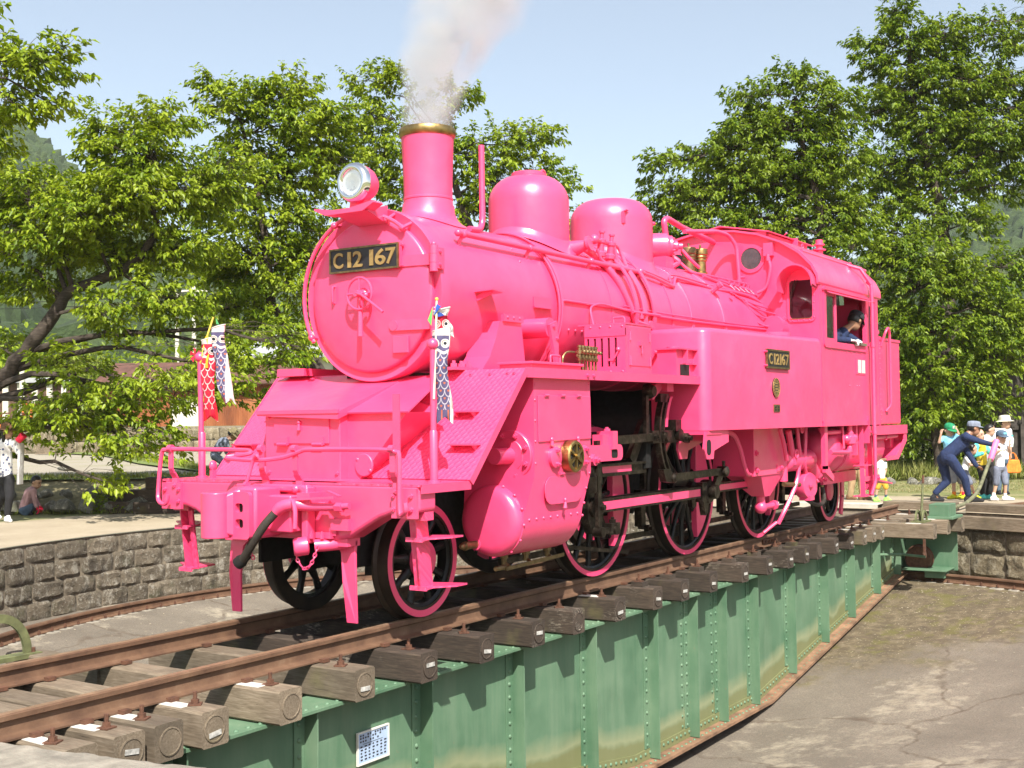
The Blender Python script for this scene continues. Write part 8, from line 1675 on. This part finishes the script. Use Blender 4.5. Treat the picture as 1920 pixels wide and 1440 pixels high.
for S in 'LR': J = K['J']; cap_(b, J['s'+S], J['e'+S], .055, .046); cap_(b, J['e'+S], J['w'+S].lerp(J['e'+S], .15), .046, .038)
skinned('sleeves', b, .011, FC['teal'], r, 2)
r, K = person('greykid', 'dark haired person in a checked grey top leaning towards the push bar', tuple(RH*.9-FH*.4-V((0,0,.2))), .74, .92, None, 'check', 'short', 'black', 'long', 'black', group=gk_)
r, K = person('whitehat', 'taller person in a cream bucket hat and white top behind the boy in grey shorts', tuple(RH*.7-FH*.7), .90, 1.0, None, 'white', 'short', 'denim', 'long', 'black', ponytail=False, group=gk_)
hat(r, K, 'bucket', FC['cream'], -.05, 'bucket_hat')
bag = thing('hand_bag', 'orange hand bag hanging from the arm of the person in the bucket hat', 'bag', tuple(K['J']['fR']+V((.0,.0,-.30))))
c0 = K['J']['fR']+V((.03,-.02,-.18)); b = MB(); q = [(x*.15, z*.14) for x, z in ((-.75,.9),(.75,.9),(1,-.6),(.8,-.95),(-.8,-.95),(-1,-.6))]
b.add([c0+RH*x+V((0,0,z))+FH*(.05 if s_ else -.05) for s_ in (0, 1) for x, z in q], [tuple(range(6)), tuple(range(11, 5, -1))]+[(i, (i+1) % 6, 6+(i+1) % 6, 6+i) for i in range(6)]); b.build('bag_body', FC['orange'], bag, bev=.02)
for s_ in (-.04, .04): MB().tube(sm([c0+RH*-.08+FH*s_+V((0,0,.12)), c0+RH*-.05+FH*s_*.5+V((0,0,.22)), c0+FH*s_*.2+V((0,0,.26)), c0+RH*.05+FH*s_*.5+V((0,0,.22)), c0+RH*.08+FH*s_+V((0,0,.12))], 4), .009, 6).build('handle', FC['orange'], bag)
r, K = person('bluecap', 'person in a blue cap, white tee and grey shorts holding up a bottle', tuple(-FH*.95+RH*.2-V((0,0,.1))), .70, .95, None, 'white', 'short', 'midgrey', 'shorts', 'white', sock='white', group=gk_)
cp, o_, f2, fu = hat(r, K, 'cap', FC['denim'], .0); b = MB()
for i in range(3): b.bar(o_+f2*(1.13*K['hr'])+K['rt']*(.022*(i-1)-.008)+fu*.045, o_+f2*(1.13*K['hr'])+K['rt']*(.022*(i-1)+.008)+fu*.045, .004, .035)
b.build('cap_badge', FC['skyblue'], cp, smooth=0)
f_ = K['J']['fR']; bt = thing('drink_bottle', 'clear drink bottle with green cap held up by the boy in the blue cap', 'bottle', tuple(f_)); MB().lathe([(.0,0),(.032,0),(.034,.01),(.034,.12),(.03,.15),(.015,.175),(.015,.19),(0,.19)], f_-V((0,0,.04))+RH*.02, (0.12,-.1,1), 14).build('bottle_body', simple('pale_plastic_bottle', (.62,.72,.66), .2, 0, .1), bt); MB().cyl(f_+V((0.018,-.015,.145))+RH*.02, f_+V((.021,-.018,.175))+RH*.02, .018, n=10).build('bottle_cap', FC['teal'], bt)
r, K = person('khaki', 'person in khaki trousers and brown shoes walking behind the rear of the locomotive', PR, 1.0, 1.0, None, 'white', 'short', 'khaki', 'long', 'brown')
r, K = person('yshorts', 'small person in mustard shorts and lime green shoes behind the rear steps', tuple(RH*.8-FH*.5), .60, .86, None, 'flecked', 'short', 'mustard', 'shorts', 'lime', sock='denim')
r, K = person('woman', 'person in floral top and black trousers at the left edge holding up something red', tuple(RH*.95-FH*.25), .92, .98, None, 'floral', 'long', 'black', 'long', 'white', ponytail=True)
hat(r, K, 'bucket', FC['brown'], .05, 'sun_hat')
J = K['J']; b = MB(); rows = []
for t in np.linspace(0, 1, 8): p0 = J['sR'].lerp(J['hR'], t*1.15)+RH*(.13+.05*t)-FH*.02; rows.append([p0-FH*.10, p0+RH*.025, p0+FH*.10, p0+FH*.09+RH*.03, p0+RH*.045, p0-FH*.09+RH*.03])
MB().grid(rows, True).build('white_shawl', FC['white'], r, smooth=60)
mg = thing('red_cup', 'red cup held up by the person in the floral top', 'cup', tuple(J['fR'])); MB().lathe([(.05,0),(.062,.14),(.055,.14),(.045,.01),(0,.01)], J['fR']+RH*.03-V((0,0,.05))-FH*.03, (.3,-.5,.6), 16).build('cup_body', FC['red'], mg)
r, K = person('squat', 'dark haired person in a mauve jacket squatting by the bank with red gloves', tuple(RH*.9-FH*.2-V((0,0,.35))), .80, .95, None, 'mauve', 'long', 'denim', 'long', 'black', glove=FC['red'])
r, K = person('grey', 'person in pale grey clothes and olive hat bending over behind the front handrail', tuple(RH*.8-V((0,0,.6))), .80, .95, None, 'slate', 'long', 'slate', 'long', 'black')
hat(r, K, 'bucket', FC['olive'], .1, 'sun_hat')
# driver leaning out of the cab window
DJ = dict(h=(8.56,-1.265,2.715), n=(8.43,-1.19,2.605), c=(8.32,-1.10,2.47), p=(8.26,-.95,2.05), sL=(8.52,-1.15,2.53), eL=(8.60,-1.30,2.425), wL=(8.36,-1.355,2.432), fL=(8.26,-1.37,2.425), sR=(8.14,-1.14,2.53), eR=(7.92,-1.20,2.44), wR=(8.06,-1.34,2.435), fR=(8.16,-1.375,2.425))
r, K = person('driver', 'person in dark blue work clothes and black cap leaning out of the cab window', (.78,-.30,-.42), .92, .98, SKINT, 'navy', 'long', J=DJ, lower=False, glove=FC['white'], grip=.5)
hat(r, K, 'kepi', fabric('cloth_capblack', (.022,.022,.028)), .12)
for m_ in (bpy.data.materials['cloth_navy'],): pass
# ================================================================ CARP STREAMERS
def carp_mat(name, body, ring, acc):
    k = N(name); p = k.sep(); u = k.math('MULTIPLY', p[0], 19.0); v_ = k.math('MULTIPLY', p[2], 19.0)   # print: rows of scales, gill, eye and tail bands along the streamer
    row = k.math('FLOOR', v_); off = k.math('MULTIPLY', k.math('MODULO', k.math('ABSOLUTE', row), 2.0), .5)
    fu_ = k.math('SUBTRACT', k.math('FRACT', k.math('ADD', u, off)), .5); fv = k.math('SUBTRACT', 1.0, k.math('FRACT', v_))
    d = k.math('SQRT', k.math('ADD', k.math('MULTIPLY', fu_, fu_), k.math('MULTIPLY', k.math('MULTIPLY', fv, fv), .30)))
    rg_ = k.ramp(d, (.43, 0.0), (.46, 1.0), (.51, 1.0), (.54, 0.0)); c = k.mix(rg_, body, ring)
    dot = k.ramp(d, (.13, 1.0), (.17, 0.0)); c = k.mix(dot, c, acc)
    z = p[2]; head = k.math('GREATER_THAN', z, -.15); 
    ex = k.math('SUBTRACT', k.math('ABSOLUTE', p[0]), .035); ez = k.math('ADD', z, .10); ed = k.math('SQRT', k.math('ADD', k.math('MULTIPLY', ex, ex), k.math('MULTIPLY', ez, ez)))
    eye = k.ramp(ed, (.0, (.02,.02,.03)), (.009, (.02,.02,.03)), (.010, (.75,.73,.70)), (.016, (.75,.73,.70)), (.017, acc), (.022, acc), (.023, (.75,.73,.70)), (.028, (.75,.73,.70)), (.029, body), interp='CONSTANT')
    hd = k.mix(k.math('GREATER_THAN', z, -.045), eye, (.74,.72,.68)); c = k.mix(head, c, hd)
    gill = k.ramp(k.math('ABSOLUTE', k.math('ADD', z, k.math('ADD', .155, k.math('MULTIPLY', k.math('SINE', k.math('MULTIPLY', p[0], 60.0)), .012)))), (.008, 1.0), (.010, 0.0)); c = k.mix(gill, c, (.74,.72,.68))
    tail = k.math('LESS_THAN', z, -.56); strp = k.ramp(k.math('FRACT', k.math('MULTIPLY', p[0], 22.0)), (.16, acc), (.2, body), (.5, body), interp='CONSTANT'); c = k.mix(tail, c, strp)
    c = k.mix(k.math('LESS_THAN', z, -.655), c, (.74,.72,.68)); c = k.mix(k.math('GREATER_THAN', k.math('ABSOLUTE', p[0]), .062), c, (.72,.70,.68)); k.col(c); k.rough(.75)
    tr = k.n('BsdfTranslucent'); k.l(c, tr.inputs[0]); mx = k.n('MixShader'); mx.inputs[0].default_value = .25; k.l(k.b.outputs[0], mx.inputs[1]); k.l(tr.outputs[0], mx.inputs[2]); k.l(mx.outputs[0], k.out.inputs[0]); return k.m
CARPB = carp_mat('blue_carp_print', (.115,.10,.21), (.62,.60,.66), (.60,.16,.08)); CARPR = carp_mat('red_carp_print', (.62,.02,.06), (.74,.70,.66), (.70,.05,.05))
def carp(name, top, bend, L, rz, mat, parent, seed, w_=.075):
    n = 16; rows = []; rgc = random.Random(seed)
    for i in range(23):
        t = i/22; z = -L*t; wd = w_*(.92+.10*math.sin(t*7+seed)-.12*t); th = .030*(1-t*.75)+.006
        if t > .95: wd *= 1.0
        cx = bend[0]*t*t+.008*math.sin(t*9+seed); cy = bend[1]*t*t+.012*math.sin(t*6+seed*2)
        row = []
        for j in range(n):
            a = 2*PI*j/n; x = wd*math.cos(a); y = th*math.sin(a)+.016*math.sin(t*14+j*1.3+seed)*(t > .08)+.010*noise.noise(V((j*.9, t*9, seed))); zz = z
            if t > .93: zz = z+(.05*(1-abs(math.cos(a))))*(t-.93)/.07
            if i == 0: zz += .015*math.cos(a)
            row.append((cx+x, cy+y, zz))
        rows.append(row)
    b = MB().grid(rows, True); o = b.build(name, mat, None, smooth=70, fix=False); o.parent = parent; o.location = V(top)-wloc(parent); o.rotation_euler = (0, 0, rz)
    r_ = MB().tube([(rows[0][j][0], rows[0][j][1], rows[0][j][2]) for j in list(range(n))+[0]], .004, 6, cap=False).build('mouth_ring', M['white'], None); r_.parent = o
    return o
M['yellowstick'] = simple('yellow_stick', (.75,.58,.10), .5); M['ribbon'] = simple('yellow_ribbon', (.75,.45,.03), .7)
fz = -PI/2                                             # faces the front
A = thing('carp_streamers', 'pair of blue grey carp streamers tied to the right front pole by the smokebox', 'carp streamers', (-.56,-1.147,2.0))
MB().tube([(-.575,-1.165,1.62),(-.545,-1.165,2.02),(-.51,-1.15,2.31)], .0075, 8).build('stick', simple('cream_stick', (.70,.66,.48), .5), A); MB().sph((-.51,-1.15,2.315), .013).build('finial', M['yellowstick'], A)
carp('blue_carp', (-.50,-1.17,2.105), (.03,0), .66, R(-57), CARPB, A, 1.2, .064)
carp('folded_carp', (-.475,-1.16,2.245), (.05,.02), .20, R(-50), CARPR, A, 2.6, .062)
b = MB(); b.plate([(-.535,-1.145,2.20),(-.525,-1.20,2.26),(-.52,-1.16,2.28)], .003); b.plate([(-.52,-1.15,2.24),(-.50,-1.21,2.20),(-.51,-1.16,2.19)], .003); b.build('blue_vane', simple('blue_foil', (.05,.12,.5), .4), A, smooth=0)
b = MB(); b.plate([(-.55,-1.13,2.13),(-.55,-1.10,2.17),(-.545,-1.14,2.26)], .003); b.build('green_vane', simple('green_foil', (.15,.5,.12), .4), A, smooth=0)
B_ = thing('carp_streamers', 'red carp and dark blue carp streamers with yellow ribbon on the left front pole', 'carp streamers', (-.56,1.165,2.0))
MB().tube([(-.57,1.15,1.95),(-.57,1.10,2.10),(-.56,1.01,2.31)], .0075, 8).build('stick', M['yellowstick'], B_)
carp('red_carp', (-.555,1.075,2.145), (0,.05), .66, R(-60), CARPR, B_, .4, .062); carp('dark_blue_carp', (-.55,.965,2.235), (.10,.0), .62, R(-60), CARPB, B_, 3.3, .062)
b = MB(); rows = []
for t in np.linspace(0, 1, 9): p_ = V((-.575,1.07-.0*t,2.16-.25*t)); rows.append([p_+V((0,.018+.004*math.sin(t*8),0)), p_+V((-.008*math.sin(t*9),-.018,0))])
MB().grid(rows).build('yellow_ribbon', M['ribbon'], B_, smooth=60, fix=False)
b = MB(); b.plate([(-.55,.985,2.255),(-.55,.955,2.25),(-.55,.99,2.30)], .003); b.build('green_vane', simple('green_foil_left', (.1,.4,.15), .4), B_, smooth=0)
b = MB()
for i in range(5): a = R(72*i); b.plate([(-.57,1.21,2.02), (-.57,1.21+.06*math.cos(a),2.02+.06*math.sin(a)), (-.58,1.21+.05*math.cos(a+.7),2.02+.05*math.sin(a+.7))], .003)
b.build('red_pinwheel', FC['red'], B_, smooth=0)
# ================================================================ SMOKE
def smoke_mat():
    m_ = bpy.data.materials.new('chimney_smoke'); m_.use_nodes = True; t = m_.node_tree; t.nodes.clear(); k = N.__new__(N); k.m = m_; k.t = t
    out = t.nodes.new('ShaderNodeOutputMaterial'); pv = t.nodes.new('ShaderNodeVolumePrincipled'); t.links.new(pv.outputs[0], out.inputs['Volume'])
    g = t.nodes.new('ShaderNodeNewGeometry'); k.co = g.outputs['Position']; p = k.sep()
    h = k.math('SUBTRACT', p[2], 3.93); hh = k.math('MAXIMUM', h, 0.0)
    wob = k.n('TexNoise'); wob.inputs['Scale'].default_value = 1.7; wob.inputs['Detail'].default_value = 2; k.l(k.co, wob.inputs['Vector']); wv = k.sep(wob.outputs['Color'])
    amp = k.math('MULTIPLY', k.math('MINIMUM', hh, 1.0), .55)
    axx = k.math('ADD', k.math('MULTIPLY', k.math('POWER', hh, 1.7), .34), .93); axy = k.math('MULTIPLY', k.math('POWER', hh, 1.7), -.10)
    dx = k.math('ADD', k.math('SUBTRACT', p[0], axx), k.math('MULTIPLY', k.math('SUBTRACT', wv[0], .5), amp)); dy = k.math('ADD', k.math('SUBTRACT', p[1], axy), k.math('MULTIPLY', k.math('SUBTRACT', wv[1], .5), amp))
    rad = k.math('ADD', k.math('MULTIPLY', hh, .24), .225); d = k.math('DIVIDE', k.math('SQRT', k.math('ADD', k.math('MULTIPLY', dx, dx), k.math('MULTIPLY', dy, dy))), rad)
    fall = k.ramp(d, (.25, 1.0), (.65, .55), (1.0, 0.0)); nz = k.ramp(k.noise(2.6, 5, .6, None, .8), (.36, .08), (.60, 1.0))
    fade = k.ramp(k.math('DIVIDE', h, 4.2), (.0, 1.0), (.35, .62), (1.0, .0)); de = k.math('MULTIPLY', k.math('MULTIPLY', fall, nz), k.math('MULTIPLY', fade, 9.0))
    k.l(de, pv.inputs['Density']); pv.inputs['Color'].default_value = (.70,.73,.75,1); pv.inputs['Anisotropy'].default_value = .1; return m_
b = MB(); rows = []
for z in (3.93, 4.2, 4.6, 5.1, 5.7, 6.4, 7.2, 8.0):
    h = z-3.93; cx, cy, rr = .93+.34*h**1.7, -.10*h**1.7, .26+.42*h; rows.append([(cx+rr*math.cos(2*PI*i/24), cy+rr*math.sin(2*PI*i/24), z) for i in range(24)])
b.grid(rows, True); b.f += [tuple(range(23, -1, -1)), tuple(range(7*24, 8*24))]
sk = b.build('chimney_smoke', smoke_mat(), None, smooth=0); sk['kind'] = 'stuff'
# ================================================================ HAZE
hz = bpy.data.materials.new('valley_haze'); hz.use_nodes = True; hz.node_tree.nodes.clear()
o_ = hz.node_tree.nodes.new('ShaderNodeOutputMaterial'); pv = hz.node_tree.nodes.new('ShaderNodeVolumePrincipled'); hz.node_tree.links.new(pv.outputs[0], o_.inputs['Volume'])
pv.inputs['Color'].default_value = (.86,.92,.98,1); pv.inputs['Density'].default_value = .0002
tagh = MB().box(-900, 900, -900, 900, -3.2, 150).build('haze', hz, None, smooth=0); tagh['kind'] = 'stuff'
